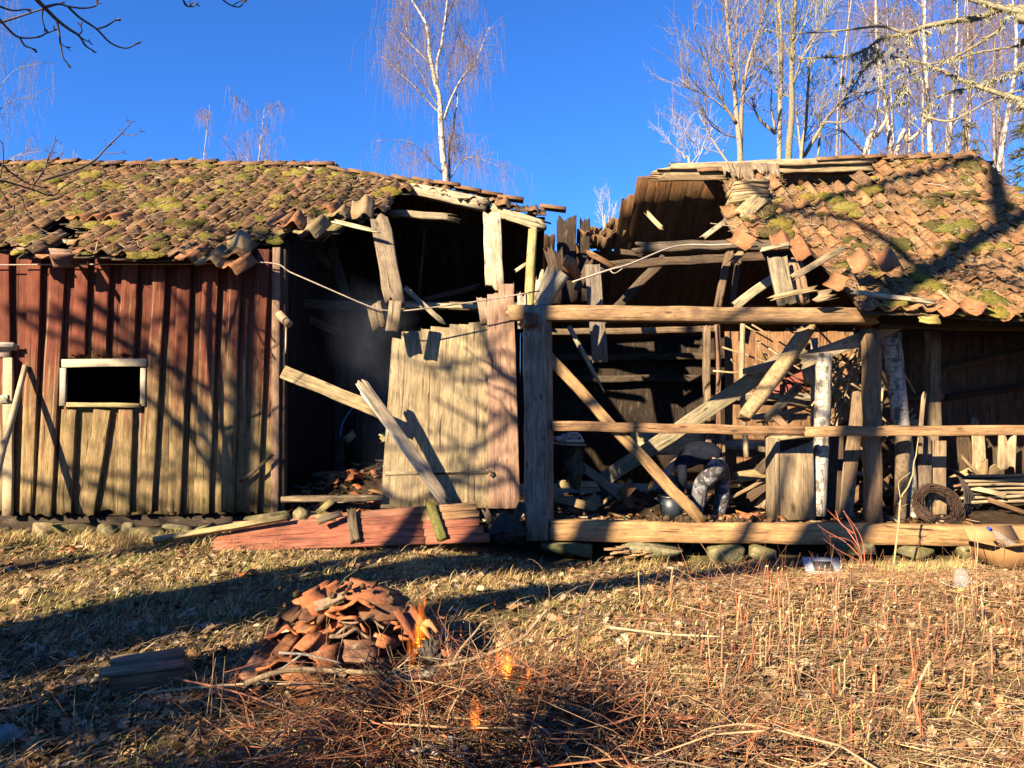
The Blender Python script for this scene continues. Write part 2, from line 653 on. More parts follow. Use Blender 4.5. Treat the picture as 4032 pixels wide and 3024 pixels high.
def tile_geo(w=.25, l=.42, th=.018, amp=.034, nb=8, brk=0):
    u = np.linspace(-.5, .5, nb + 1)
    h = amp * np.sin(2 * math.pi * (u + .12)) + amp * .25 * np.sin(4 * math.pi * u)
    na = 3
    V = []
    for i in range(na):
        f = i / (na - 1)
        al = np.full(nb + 1, f * l)
        if brk and i == na - 1:
            al -= np.abs(NR.normal(0, brk, nb + 1)) * l
        if brk and i == 0:
            al += np.abs(NR.normal(0, brk * .3, nb + 1)) * l
        al = np.clip(al, 0, l)
        V.append(np.stack([u * w, al, h], 1))
    top = np.concatenate(V)
    V = np.concatenate([top, top - A(0, 0, th)])
    n1 = nb + 1
    o = na * n1
    Q = []
    for i in range(na - 1):
        for j in range(nb):
            a = i * n1 + j
            Q.append((a, a + 1, a + n1 + 1, a + n1))
            Q.append((o + a + 1, o + a, o + a + n1, o + a + n1 + 1))
        a, e = i * n1, i * n1 + nb
        Q.append((a, a + n1, o + a + n1, o + a))
        Q.append((e + n1, e, o + e, o + e + n1))
    for j in range(nb):
        Q.append((j + 1, j, o + j, o + j + 1))
        a = (na - 1) * n1 + j
        Q.append((a, a + 1, o + a + 1, o + a))
    return V, Q, np.stack([V[:, 0], V[:, 1]], 1)


TG = tile_geo()


def put_tile(mb, pos, ex, ey, col, geo=None, sc=1.0):
    ex = nrm(ex)
    ey = nrm(ey - (ey @ ex) * ex)
    ez = np.cross(ex, ey)
    V, Q, U = geo or TG
    W = pos + sc * (V[:, :1] * ex + V[:, 1:2] * ey + V[:, 2:3] * ez)
    mb.add(W, Q, None, U, col)


CLAY = [(.34, .165, .07), (.29, .135, .055), (.36, .20, .09), (.22, .12, .06), (.16, .105, .065), (.33, .18, .08), (.30, .21, .115)]


def clay(dull=0.0):
    c = (A(*R.choice(CLAY)) * .55 + A(.31, .16, .073) * .45) * R.uniform(.82, 1.15)
    return (c * (1 - dull) + A(.135, .09, .055) * dull) * R.choice([1, 1, 1.1, .86])


def tiled(xs0, xs1, zf, e0, keep, dull, wpitch=.215, row=.31, messy=0.0, name='tile_roof'):
    mbt, mbs, mbm = MB(), MB(), []
    x = xs0
    ci = 0
    while x < xs1:
        y, ri = e0, 0
        while y < YR - .05:
            dz = (zf(x, y + .1) - zf(x, y)) / .1
            dx = (zf(x + .1, y) - zf(x - .1, y)) / .2
            ey = nrm(A(0, 1, dz))
            ex = nrm(A(1, 0, dx))
            p = A(x + R.uniform(-.012, .012), y + R.uniform(-.012, .012), zf(x, y) + R.uniform(0, .012))
            px, py = proj(p + ey * .15)
            if keep(px, py, x, y, ri):
                tl = .062 + R.uniform(-.015, .02)
                yaw = R.gauss(0, .02 + messy * .09)
                rl = R.gauss(0, .02 + messy * .10)
                n = np.cross(ex, ey)
                ex2 = ex + ey * yaw + n * rl
                ey2 = ey - ex * yaw - n * (tl + R.gauss(0, .02 + messy * .05))
                put_tile(mbt, p + n * .05, ex2, ey2, clay(dull * R.uniform(.5, 1.2)))
                if y + row < YR:
                    beam(mbs, p - n * .035 - ey * .0, p - n * .035 + ey * row * 1.06, wpitch * 1.08, .02, face=n, k=1, seg=1, wob=0, col=jit(OLD))
                mbm.append((p + n * .06, ex, ey, n))
            y += row * math.cos(math.atan(dz))
            ri += 1
        x += wpitch
        ci += 1
    return mbt, mbs, mbm


def keepL(px, py, x, y, ri):
    b = np.interp(px, [0, 935, 960, 1059, 1250, 1376, 1470, 1505, 1588, 1625, 1626], [9999, 9999, 1060, 946, 925, 885, 850, 829, 759, 715, 0])
    if py > b:
        return False
    if 165 < px < 318 and 880 < py < 945:
        return False
    if 190 < px < 330 and 945 < py < 1100:
        return False
    if px < 95 and py > 985:
        return False
    if 1105 < px < 1150 and 855 < py < 905 or 1180 < px < 1215 and 885 < py < 935:
        return False
    return R.random() > .006


mt, ms, spotsL = tiled(-9.2, -1.3, zL, 8.7, keepL, .5, messy=.12)
mt.build('tile_roof', M_TILE, barn, smooth=False)
ms.build('roof_boarding', M_WOOD, barn)


def keepR(px, py, x, y, ri):
    lo = np.interp(px, [2860, 2905, 3040, 3115, 3220, 3260, 3310, 3390, 3420, 9000], [780, 925, 945, 960, 985, 1060, 1120, 1200, 9999, 9999])
    if px < 2880 or py > lo:
        return False
    hole = np.interp(px, [2880, 3064, 3259, 3361, 3438, 3470], [720, 745, 750, 735, 690, 0])
    if py < hole and not (2930 < px < 3060 and py > 690):
        return False
    if x > 7.5:
        return False
    return R.random() > .008


mt, ms, spotsR = tiled(2.3, 7.5, zRt, 8.6, keepR, .12, messy=.22, wpitch=.225, row=.32)
mt.build('tile_roof', M_TILE, barn)
ms.build('roof_boarding', M_WOOD, barn)

# ridge tiles of both wings
mb = MB()
geoR = tile_geo(.26, .42, .014, .0, 8)
ang = np.linspace(-1.25, 1.25, 9)


def ridge_tile(p, d, col, r=.125):
    V, Q, U = geoR
    V = V.copy()
    for i in range(len(V)):
        a = ang[i % 9]
        rr = r if i < len(V) // 2 else r - .015
        V[i, 0], V[i, 2] = math.sin(a) * rr, math.cos(a) * rr - r * .6
    ey = nrm(d)
    ex = nrm(np.cross(ey, A(0, 0, 1)))
    m1 = MB()
    put_tile(m1, p, ex, ey, col, (V, Q, U))
    m1.build('ridge_tile', M_TILE, barn)


x = -9.2
while x < -3.1:
    ridge_tile(A(x, YR, zL(x, YR) + .06 + R.uniform(0, .015)), A(1, R.gauss(0, .02), .05 + R.gauss(0, .015)), clay(.55))
    x += .37
x = -2.95
while x < .55:
    if R.random() < .72:
        ridge_tile(A(x, YR - .02, zL(x, YR) + .075), A(1, R.gauss(0, .07), -.2 + R.gauss(0, .05)), clay(.5 if x < -.6 else .2), .11)
    x += .34
for x, zz in ((2.95, .02), (3.3, .03), (4.85, .06), (5.2, .06), (5.55, .05), (5.9, .04), (6.25, .04), (6.6, .03), (6.95, .02)):
    ridge_tile(A(x, YR, zRt(x, YR) + .03 + zz), A(1, R.gauss(0, .03), .05 + R.gauss(0, .02)), clay(.5), .12)
# what is left of the roof along the sunken ridge
ms2 = MB()
x = -3.1
while x < .5:
    p0_, p1_ = A(x, YR + .03, zL(x, YR) + .02), A(x + R.uniform(-.03, .03), YR - R.uniform(.28, .5), 0)
    p1_[2] = zL(p1_[0], p1_[1])
    beam(ms2, p1_, p0_, .17, .025, face=(0, -.5, 1), col=jit((.11, .075, .05), .3), jag0=.12, k=6)
    if R.random() < .7:
        d_ = nrm(p0_ - p1_)
        mt2 = MB()
        put_tile(mt2, p1_ + A(0, 0, .05) + d_ * R.uniform(-.05, .1), A(1, R.gauss(0, .1), -.2 + R.gauss(0, .1)), d_ + A(R.gauss(0, .15), 0, R.gauss(0, .1)), clay(.5), tile_geo(.25, .36, .014, .03, brk=.15))
        mt2.build('loose_tile', M_TILE, barn)
    x += .155
ms2.build('roof_boarding', M_WOOD, barn)

# tiles that have slid out of their courses
LOOSE = [  # px, py, Y, yaw, pitch, roll, size
    (1290, 815, 9.9, -.25, .5, -.1, .9), (1345, 830, 9.8, -.3, .55, .1, .95), (1435, 815, 9.9, -.1, .9, .1, 1.1),
    (1120, 860, 9.3, -.5, .75, .0, 1.0), (1170, 865, 9.3, -.45, .6, .2, 1.1), (1230, 885, 9.3, -.4, .75, .0, 1.15),
    (770, 990, 8.72, -.5, .8, .0, 1.05), (850, 1005, 8.7, -.4, .7, .1, 1.05), (930, 1025, 8.7, -.5, .8, -.1, 1.0), (955, 960, 8.9, -.1, 1.0, .2, 1.0),
    (340, 850, 9.7, -.55, .45, .0, 1.05), (395, 855, 9.7, -.5, .4, .15, 1.0), (460, 850, 9.75, -.5, .45, .0, 1.1), (235, 1015, 8.7, -1.0, .35, .0, 1.05), (160, 950, 9.0, -.5, .5, 0, 1),
    (3370, 1030, 8.9, .5, .8, -.25, 1.15), (3510, 1020, 8.9, -.1, .9, .1, 1.15), (3165, 978, 9.2, .05, 1.0, .1, 1.05), (3290, 1110, 8.8, 1.0, .5, -.2, 1.1),
    (2945, 935, 9.6, .3, .7, .2, 1.2), (3060, 945, 9.4, .3, .8, -.2, 1.0), (3720, 1205, 8.55, .5, .6, -.2, 1.1), (3840, 1200, 8.55, .4, .5, .1, 1.05), (3960, 1225, 8.6, .1, .6, .1, 1.0),
]
for px, py, Y, yaw, pt, rl, s in LOOSE:
    m1 = MB()
    p = P(px, py, Y)
    up = A(math.sin(yaw) * -1, .0, math.cos(yaw))
    ey = nrm(up * math.sin(pt) + A(0, 1, 0) * math.cos(pt))
    ex = nrm(np.cross(ey, A(0, -1, .3))) + A(0, rl, rl)
    if ex[0] < 0:
        ex = -ex
    c = A(.33, .15, .07) if px > 2500 or R.random() < .5 else A(.33, .24, .13)
    s *= .86 if px > 2500 else 1
    put_tile(m1, p - ey * .18 * s, ex, ey, jit(c, .15), tile_geo(.27, .36, .016, .046, brk=.05), s)
    m1.build('loose_tile', M_TILE, barn)

# moss cushions and litter on the tiles
mm, ml = MB(), MB()
tw, tr = [], []
for spots, n, lit in ((spotsL, 470, 4200), (spotsR, 260, 4200)):
    for _ in range(n):
        p, ex, ey, nn = R.choice(spots)
        if MN.noise(Vector(p) * 1.1) < -.12 and R.random() < .7:
            continue
        q = p + ex * R.uniform(-.12, .12) + ey * R.uniform(-.05, .3) - nn * .015
        s = R.choice([.03, .05, .07, .10]) * R.uniform(.7, 1.2)
        cc = jit(R.choice([(.18, .15, .035), (.13, .12, .03), (.22, .18, .05), (.08, .07, .026), (.12, .09, .04)]), .2)
        V = []
        n1, m1 = 5, 12
        off = Vector((R.uniform(0, 99), 0, 0))
        for i in range(n1 + 1):
            th = math.pi / 2 * (1 - i / n1)
            for j in range(m1):
                ph = 2 * math.pi * j / m1
                d = Vector((math.cos(th) * math.cos(ph), math.cos(th) * math.sin(ph), math.sin(th)))
                k = s * (1 + .5 * MN.noise(d * 2.2 + off) + R.uniform(-.14, .14)) if i < n1 + 1 else s
                V.append(q + ex * d.x * k * 1.7 + ey * d.y * k * 1.1 + nn * (d.z * k * .75 - .01))
        Q = [(i * m1 + j, i * m1 + (j + 1) % m1, (i + 1) * m1 + (j + 1) % m1, (i + 1) * m1 + j) for i in range(n1) for j in range(m1)]
        mm.add(V, Q[::1], None, None, cc)
    for _ in range(lit):
        p, ex, ey, nn = R.choice(spots)
        q = p + ex * R.uniform(-.14, .14) + ey * R.uniform(-.05, .3) + nn * R.uniform(.0, .035)
        a = R.uniform(0, 6.28)
        l = R.choice([.03, .04, .06, .08, .12]) * R.uniform(.6, 1.4)
        d = (ex * math.cos(a) + ey * math.sin(a) + nn * R.uniform(-.2, .45)) * l
        tw.append([q, q + d * .5 + nn * R.uniform(-.01, .01), q + d])
        tr.append(R.uniform(.002, .005))
    for _ in range(14):
        p, ex, ey, nn = R.choice(spots)
        a = R.uniform(0, 6.28)
        q = p + nn * .03
        l = R.uniform(.3, .8)
        d = (ex * math.cos(a) + ey * math.sin(a) * .6) * l
        tw.append([q, q + d * .5 + ex * R.uniform(-.05, .05) + nn * .03, q + d + nn * .02])
        tr.append(R.uniform(.005, .009))
cols = np.array([jit(R.choice([(.33, .25, .15), (.22, .15, .08), (.42, .36, .26), (.26, .11, .05), (.2, .18, .06)]), .2) for _ in tw])
tubes(ml, tw, np.repeat(np.array(tr)[:, None], 3, 1), cols)
o = mm.build('moss', M_MOSS, barn)
o['kind'] = 'stuff'
o = ml.build('roof_litter', M_TWIG, barn)
o['kind'] = 'stuff'

# rear slope of both wings, seen from below through the hole: every board runs up the slope
mb = MB()
x = -9.2
while x < 7.5:
    w = R.uniform(.2, .31) if not .3 < x < 2.2 else R.uniform(.15, .2)
    xm = x + w / 2
    left = xm < .58
    zr = float(zL(xm, YR)) - .10 if left else float(np.interp(xm, [.6, 2.36, 6.4, 9], [5.16, 5.27, 5.5, 5.52]))
    sl = tL if left else .66
    z1 = zr - (15.9 - YR) * sl if not left else 3.15
    sl = (zr - z1) / (15.9 - YR)
    TOPX = ([0, 2150, 2155, 2190, 2191, 2318, 2319, 2430, 2431, 2530, 2535, 9999],
            [0, 0, 905, 960, 985, 985, 985, 965, 770, 752, 0, 0])
    yy = YR
    while yy < 15.5:
        px, py = proj(A(xm, yy, zr - (yy - YR) * sl))
        if py >= np.interp(px, *TOPX):
            break
        yy += .04
    n = nrm(A(0, sl, 1))
    off = R.uniform(-.012, .012)
    cut = yy > YR + .03
    c = jit((.19, .095, .042) if xm > 1.2 else (.10, .055, .03) if xm > .6 else (.045, .029, .019), .18)  # boards further right coloured lighter for the bounced sunlight there
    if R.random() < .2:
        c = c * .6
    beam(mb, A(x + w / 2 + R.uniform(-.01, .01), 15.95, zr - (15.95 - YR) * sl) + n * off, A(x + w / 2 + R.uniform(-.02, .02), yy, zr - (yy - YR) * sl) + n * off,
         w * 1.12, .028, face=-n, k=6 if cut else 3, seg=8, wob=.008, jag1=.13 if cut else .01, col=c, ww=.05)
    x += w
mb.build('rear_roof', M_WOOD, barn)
# a few clay tiles still hanging on the rear slope beside the gap
mb = MB()
for i in range(26):
    px = R.uniform(2275, 2445)
    py = np.interp(px, [2275, 2345, 2445], [985, 955, 925]) + R.uniform(-15, 45)
    p = P(px, py, 13.6 + R.uniform(-.2, .4))
    put_tile(mb, p, A(1, R.gauss(0, .2), R.gauss(0, .15)), A(R.gauss(0, .2), -1, .55), clay(.5), None, .9)
mb.build('rear_tiles', M_TILE, barn)

# back wall, gables and inner partitions
mb = MB()


def board_wall(mb, a, b, z0, z1, face, col, wmin=.16, wmax=.28, t=.026, var=.2, skip=0.0):
    a, b = A(*a), A(*b)
    d = b - a
    L = np.linalg.norm(d)
    d /= L
    s = 0
    while s < L:
        w = R.uniform(wmin, wmax)
        if R.random() >= skip:
            zz0 = z0(s) if callable(z0) else z0
            zz1 = z1(s) if callable(z1) else z1
            p = a + d * (s + w / 2) + A(*face) * R.uniform(-.008, .008)
            beam(mb, A(p[0], p[1], zz0 + R.uniform(0, .03)), A(p[0] + R.uniform(-.01, .01), p[1], zz1 - R.uniform(0, .02)), w * 1.06, t, face=face, seg=4, wob=.004, col=jit(col, var))
        s += w


board_wall(mb, (-9.2, 15.7, 0), (9, 15.7, 0), 0, 3.25, (0, -1, 0), (.030, .019, .012))  # inner boards coloured almost black to deepen the shade inside
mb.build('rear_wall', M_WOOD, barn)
mb = MB()
board_wall(mb, (-9.15, 9.1, 0), (-9.15, 15.7, 0), 0, lambda s: 3.4 + min(s, 3.1) * .6 - max(0, s - 3.4) * .6, (-1, 0, 0), (.22, .08, .05))
board_wall(mb, (7.6, 9.1, 0), (7.6, 15.7, 0), 0, lambda s: 2.85 + min(s, 3.1) * .8 - max(0, s - 3.4) * .7, (1, 0, 0), (.22, .08, .05))
mb.build('gable_wall', M_WOOD, barn)
mb = MB()
board_wall(mb, (-3.05, 9.25, 0), (-3.05, 15.6, 0), .05, lambda s: 3.3 + min(s, 3.0) * .5 - max(0, s - 3.4) * .5, (1, 0, 0), (.035, .023, .015))  # near-black colour carries the inside shade here too
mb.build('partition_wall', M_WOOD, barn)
mb = MB()
board_wall(mb, (3.25, 11.7, 0), (5.15, 11.7, 0), .1, 2.72, (0, -1, 0), (.24, .125, .062), .17, .26, var=.22)
beam(mb, A(3.2, 11.62, 1.72), A(5.2, 11.62, 1.70), .12, .1, col=GREY)
log(mb, [A(3.2, 11.6, .98), A(5.2, 11.6, .96)], .07, col=PALE)
for (px0, py0, px1, py1) in ((3100, 1400, 3190, 1480), (3060, 1480, 3160, 1560)):
    p = P((px0 + px1) / 2, (py0 + py1) / 2, 11.62)
    beam(mb, p - A(.25, 0, .1), p + A(.25, 0, -.15), .28, .02, col=(.33, .09, .07))
mb.build('partition_wall', M_WOOD, barn)
mb = MB()
board_wall(mb, (5.15, 10.9, 0), (7.55, 10.9, 0), .1, 2.85, (0, -1, 0), (.10, .068, .042), .17, .25, var=.2)
beam(mb, P(3700, 1456, 10.8), P(4200, 1352, 10.8), .09, .06, col=OLD)
beam(mb, P(3720, 1565, 10.83), P(4200, 1500, 10.83), .09, .06, col=DARK)
log(mb, [P(3575, 1570, 10.75), P(3710, 1558, 10.75)], [.05, .06], col=BROWN)
mb.build('partition_wall', M_WOOD, barn)

# front wall of the left wing: wide boards with raised boards over the joints
mb = MB()
z0x = lambda px: P(px, 2035, Y0)[2]
OPN = (262, 556, 1442, 1588)


def wallboard(xt, xb, w, yoff, t, zt, zb, c):
    beam(mb, A(xb, Y0 - yoff, zb), A(xt, Y0 - yoff, zt), w, t, seg=10, wob=.004, jag0=.05, jag1=.01, col=c, ww=.015, k=4)


bt = [(-230, -230), (-130, -130), (-30, -45), (42, 5), (160, 66), (252, 132), (350, 205), (434, 330), (544, 420), (648, 600), (748, 715), (856, 825), (947, 925), (1052, 1018)]
zbase = P(0, 2032, Y0)[2]
ZT = 3.42
edges = [P(b[0], 1150, Y0)[0] for b in bt]
win = (P(238, 1500, Y0)[0] - .02, P(578, 1500, Y0)[0] + .02, P(0, 1600, Y0)[2], P(0, 1412, Y0)[2])
# base boards
x = -9.15
while x < -2.82:
    w = min(R.uniform(.17, .25), -2.79 - x)
    if w < .06:
        break
    xm = x + w / 2
    c = (R.uniform(.8, 1.15), R.uniform(.2, .8), .5)
    if win[0] - w / 2 < xm < win[1] + w / 2:
        wallboard(xm, xm, w * 1.02, 0, .025, ZT, win[3] - .03, c)
        wallboard(xm, xm - .01, w * 1.02, 0, .025, win[2] + .04, zbase + R.uniform(0, .04), c)
    elif P(-260, 1500, Y0)[0] < xm < P(12, 1500, Y0)[0] - w / 2:
        wallboard(xm, xm, w * 1.02, 0, .025, ZT, P(0, 1400, Y0)[2], c)
    else:
        wallboard(xm, xm, w * 1.02, 0, .025, ZT, zbase + R.uniform(0, .04), c)
    x += w
# raised boards: their right edges throw the long dark lines
rb = [(-105, -105), (42, 50), (160, 132), (252, 205), (350, 330), (434, 270), (544, 345), (648, 600), (748, 712), (856, 825), (947, 922), (1052, 1016)]
for i, (xt, xb) in enumerate(rb):
    T, B = P(xt, 1210, Y0 - .05), P(xb, 2020, Y0 - .05)
    wid = .155 if i % 3 else .185
    c = (R.uniform(.85, 1.2), R.uniform(.25, .85), .5)
    dx = (T[0] - B[0]) / (T[2] - B[2])
    top = A(T[0] + dx * (ZT - T[2]) - wid / 2, 0, 0)[0]
    if xt < 20:
        continue
    if xt in (350, 434, 544):
        wallboard(T[0] - wid / 2, T[0] - .03 - wid / 2, wid, .045, .06, ZT, win[3] + .02, c)
    else:
        wallboard(top, B[0] - wid / 2, wid, .045, .06, ZT, zbase + R.uniform(.0, .05), c)
for xt, yt, xb, wid in ((303, 1612, 282, .17), (440, 1612, 372, .2), (527, 1612, 513, .17)):
    T, B = P(xt, yt, Y0 - .05), P(xb, 2030, Y0 - .05)
    wallboard(T[0] - wid / 2, B[0] - wid / 2, wid, .045, .06, T[2], zbase + .01, (R.uniform(.95, 1.15), R.uniform(.15, .7), .5))
mb.build('front_wall', M_WALL, barn)
# window hole with its white painted frame
wf = MB()
wy = Y0 - .075
beam(wf, P(245, 1431, wy), P(578, 1427, wy), .095, .04, col=(.40, .345, .255), wob=.003)
beam(wf, P(251, 1449, wy), P(248, 1598, wy), .07, .04, col=(.34, .31, .25), wob=.003)
beam(wf, P(566, 1449, wy), P(564, 1600, wy), .06, .04, col=(.36, .31, .235), wob=.003)
wfo = wf.build('window_frame', M_PAINT, barn)
ws = MB()
beam(ws, P(266, 1594, wy - .01), P(553, 1596, wy - .01), .055, .07, col=(.33, .26, .12), wob=.004)
ws.build('sill', M_WOOD, wfo)
# doorway at the left edge
df = MB()
beam(df, P(-300, 1386, wy), P(40, 1390, wy), .11, .04, col=(.52, .40, .30))
beam(df, P(33, 1408, wy), P(31, 2030, wy), .11, .04, col=(.42, .33, .20))
dfo = df.build('door_frame', M_PAINT, barn)
hb = MB()
beam(hb, P(-300, 1362, wy - .05), P(64, 1364, wy - .05), .06, .13, col=(.5, .45, .36), face=(0, -1, .3))
hb.build('drip_board', M_WOOD, dfo)
hg = MB()
beam(hg, P(16, 1555, wy - .03), P(18, 1588, wy - .03), .10, .015, col=(.5, .48, .44), seg=2)
log(hg, [P(12, 1568, wy - .05), P(30, 1578, wy - .05)], .016, col=(.45, .43, .4))
hg.build('hinge', M_STONE, dfo)
# corner of the wing
mb = MB()
beam(mb, P(1083, 2035, Y0 - .02), P(1090, 975, Y0 - .02), .09, .05, col=(.24, .15, .10), wob=.003)
beam(mb, P(1108, 2035, Y0 + .06), P(1115, 985, Y0 + .06), .10, .12, col=OLD, wob=.003)
mb.build('corner_post', M_WOOD, barn)
mb = MB()
log(mb, [P(1098, 1238, 8.98), P(1140, 1278, 8.9)], [.055, .05], col=(.55, .36, .22))
mb.build('wooden_peg', M_WOOD, barn)
# plinth stones and a dark strip painted for the shaded gap under the wing
mb = MB()
beam(mb, A(-9.15, Y0 + .1, .14), A(-2.8, Y0 + .1, .14), .24, .12, col=DARK, wob=.01)  # dark strip in place of the shaded gap below the boards
mb.build('sill_or_gap_beam', M_WOOD, barn)

# ---------------- frame of the open middle and right part
FR = [  # name, p0, p1, Y0, Y1, width px, thickness m, colour, jag0, jag1
    ('plate_beam', (1984, 1233), (3455, 1247), 9.0, 9.0, 60, .2, (.31, .195, .10), .05, .1),
    ('plate_beam', (3440, 1262), (4560, 1280), 9.2, 9.2, 60, .2, DARK, .03, .1),
    ('sill_or_gap_beam', (2160, 2086), (4540, 2116), 9.0, 9.0, 78, .22, (.42, .25, .11), .01, .02),
    ('rail', (2168, 1676), (3170, 1698), 8.97, 8.97, 38, .06, (.30, .175, .085), .01, .01),
    ('rail', (3165, 1699), (4560, 1690), 8.94, 8.94, 40, .06, (.36, .21, .10), .01, .02),
    ('post', (3437, 2090), (3427, 1290), 9.16, 9.16, 58, .16, (.25, .16, .09), .02, .02),
    ('purlin', (2483, 975), (3200, 962), 10.6, 10.4, 40, .13, (.13, .10, .075), .35, .05),
    ('purlin', (2345, 1048), (3200, 1000), 12.6, 12.6, 34, .12, (.11, .075, .05), .1, .05),
    ('ridge_beam', (2575, 662), (3445, 632), 12.2, 12.2, 26, .14, (.40, .31, .19), .5, .05),
    ('ridge_beam', (2560, 690), (3445, 662), 12.25, 12.25, 26, .12, (.36, .27, .16), .2, .05),
    ('ridge_beam', (2545, 703), (2880, 700), 12.1, 12.1, 20, .06, (.25, .17, .10), .35, .2),
    ('ridge_beam', (1180, 668), (1640, 748), 12.15, 12.05, 24, .12, (.36, .30, .19), .05, .1),
    ('ridge_beam', (1600, 742), (1930, 812), 12.0, 11.9, 48, .16, (.44, .37, .25), .1, .1),
    ('ridge_beam', (1925, 822), (2183, 908), 11.95, 11.9, 44, .12, (.40, .34, .22), .05, .5),
    ('purlin', (1515, 838), (1822, 862), 11.6, 11.5, 27, .12, (.32, .26, .17), .2, .3),
    ('loft_beam', (1125, 1198), (2110, 1215), 11.2, 11.2, 34, .14, (.17, .125, .08), .05, .05),
    ('loft_beam', (1560, 1204), (1905, 1208), 11.0, 11.0, 18, .06, (.45, .37, .23), .05, .05),
    ('loft_beam', (2160, 1310), (2830, 1296), 11.6, 11.6, 24, .12, (.20, .14, .085), .05, .05),
    ('rafter', (1494, 850), (1560, 1215), 9.75, 9.15, 76, .10, (.21, .165, .115), .1, .2),
    ('strut', (1936, 838), (1950, 1150), 11.75, 11.5, 74, .16, (.50, .43, .30), .05, .1),
    ('strut', (3060, 1005), (3098, 1205), 9.3, 9.1, 74, .05, (.30, .245, .165), .08, .02),
    ('strut', (3125, 1010), (3160, 1205), 9.5, 9.3, 60, .05, (.32, .20, .125), .05, .02),
    ('brace', (2150, 1398), (2772, 2062), 9.12, 9.02, 43, .12, (.40, .24, .11), .03, .04),
    ('rafter', (2875, 985), (2822, 1215), 11.0, 11.0, 28, .08, (.19, .125, .08), .05, .02),
    ('rafter', (2915, 985), (2880, 1210), 11.3, 11.3, 20, .08, (.15, .10, .065), .05, .02),
    ('batten', (2750, 945), (2890, 846), 11.0, 11.0, 20, .05, (.44, .37, .26), .1, .05),
    ('batten', (2868, 1042), (2990, 935), 10.8, 10.8, 26, .05, (.26, .2, .13), .1, .05),
    ('batten', (2885, 1208), (3060, 1085), 10.3, 10.1, 36, .07, (.42, .36, .24), .02, .05),
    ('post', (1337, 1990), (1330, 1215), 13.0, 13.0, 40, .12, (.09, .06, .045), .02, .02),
    ('post', (2787, 1990), (2782, 1280), 11.3, 11.3, 24, .12, (.24, .17, .11), .02, .02),
    ('post', (2830, 1800), (2823, 1275), 11.4, 11.4, 18, .10, (.25, .14, .09), .02, .02),
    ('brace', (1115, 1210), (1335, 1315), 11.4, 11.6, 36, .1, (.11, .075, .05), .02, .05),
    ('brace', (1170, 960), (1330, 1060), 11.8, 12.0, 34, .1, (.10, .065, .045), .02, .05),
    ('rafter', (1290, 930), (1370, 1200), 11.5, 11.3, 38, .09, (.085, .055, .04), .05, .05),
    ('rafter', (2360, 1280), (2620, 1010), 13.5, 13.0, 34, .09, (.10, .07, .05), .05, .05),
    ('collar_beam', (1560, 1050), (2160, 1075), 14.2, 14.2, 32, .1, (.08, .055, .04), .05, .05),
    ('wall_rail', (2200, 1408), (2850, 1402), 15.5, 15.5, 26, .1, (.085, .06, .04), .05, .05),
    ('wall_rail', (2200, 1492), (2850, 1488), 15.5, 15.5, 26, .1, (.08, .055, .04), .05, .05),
    ('post', (3680, 2060), (3672, 1300), 10.2, 10.2, 46, .13, (.22, .16, .10), .02, .02),
    ('plate_beam', (2062, 1264), (2112, 1264), 8.86, 8.90, 58, .3, (.12, .065, .04), .02, .02),
    ('batten', (3370, 1345), (2925, 1475), 9.9, 10.0, 40, .10, (.33, .26, .17), .1, .1),
    ('batten', (3140, 1430), (3560, 1268), 9.5, 9.3, 52, .12, (.34, .27, .18), .05, .1),
]
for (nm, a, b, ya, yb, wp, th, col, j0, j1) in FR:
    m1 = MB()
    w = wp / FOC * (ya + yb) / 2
    beam(m1, P(*a, ya), P(*b, yb), w, th, col=jit(col, .06), jag0=j0 + .02, jag1=j1 + .02, wob=.006 if nm in ('rail', 'sill_or_gap_beam', 'plate_beam') else .011, k=6, ww=.03 if nm in ('rail', 'sill_or_gap_beam', 'plate_beam') else .07)
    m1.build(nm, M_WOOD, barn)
# big weathered corner post with its rounded side
m1 = MB()
beam(m1, P(2112, 2124, 9.02), P(2105, 1195, 9.02), .27, .25, col=(.25, .205, .155), wob=.006, k=7, jag1=.06, ww=.02)
log(m1, [P(2152, 2122, 9.06), P(2150, 1700, 9.06), P(2147, 1200, 9.06)], [.085, .09, .075], col=(.27, .2, .145), n=14)
pst = m1.build('corner_post', M_WOOD, barn)
m1 = MB()
t_ = np.linspace(0, 5.4, 14)
c0 = P(2071, 1316, 8.87)
log(m1, np.stack([c0[0] + .035 * np.sin(t_), np.full(14, c0[1]), c0[2] + .035 * np.cos(t_)], 1), .009, 6, col=(.42, .4, .36), n=20)
beam(m1, c0 + A(.03, .01, -.03), c0 + A(.035, .01, -.3), .02, .015, col=(.30, .27, .22))
m1.build('hook', M_STONE, pst)
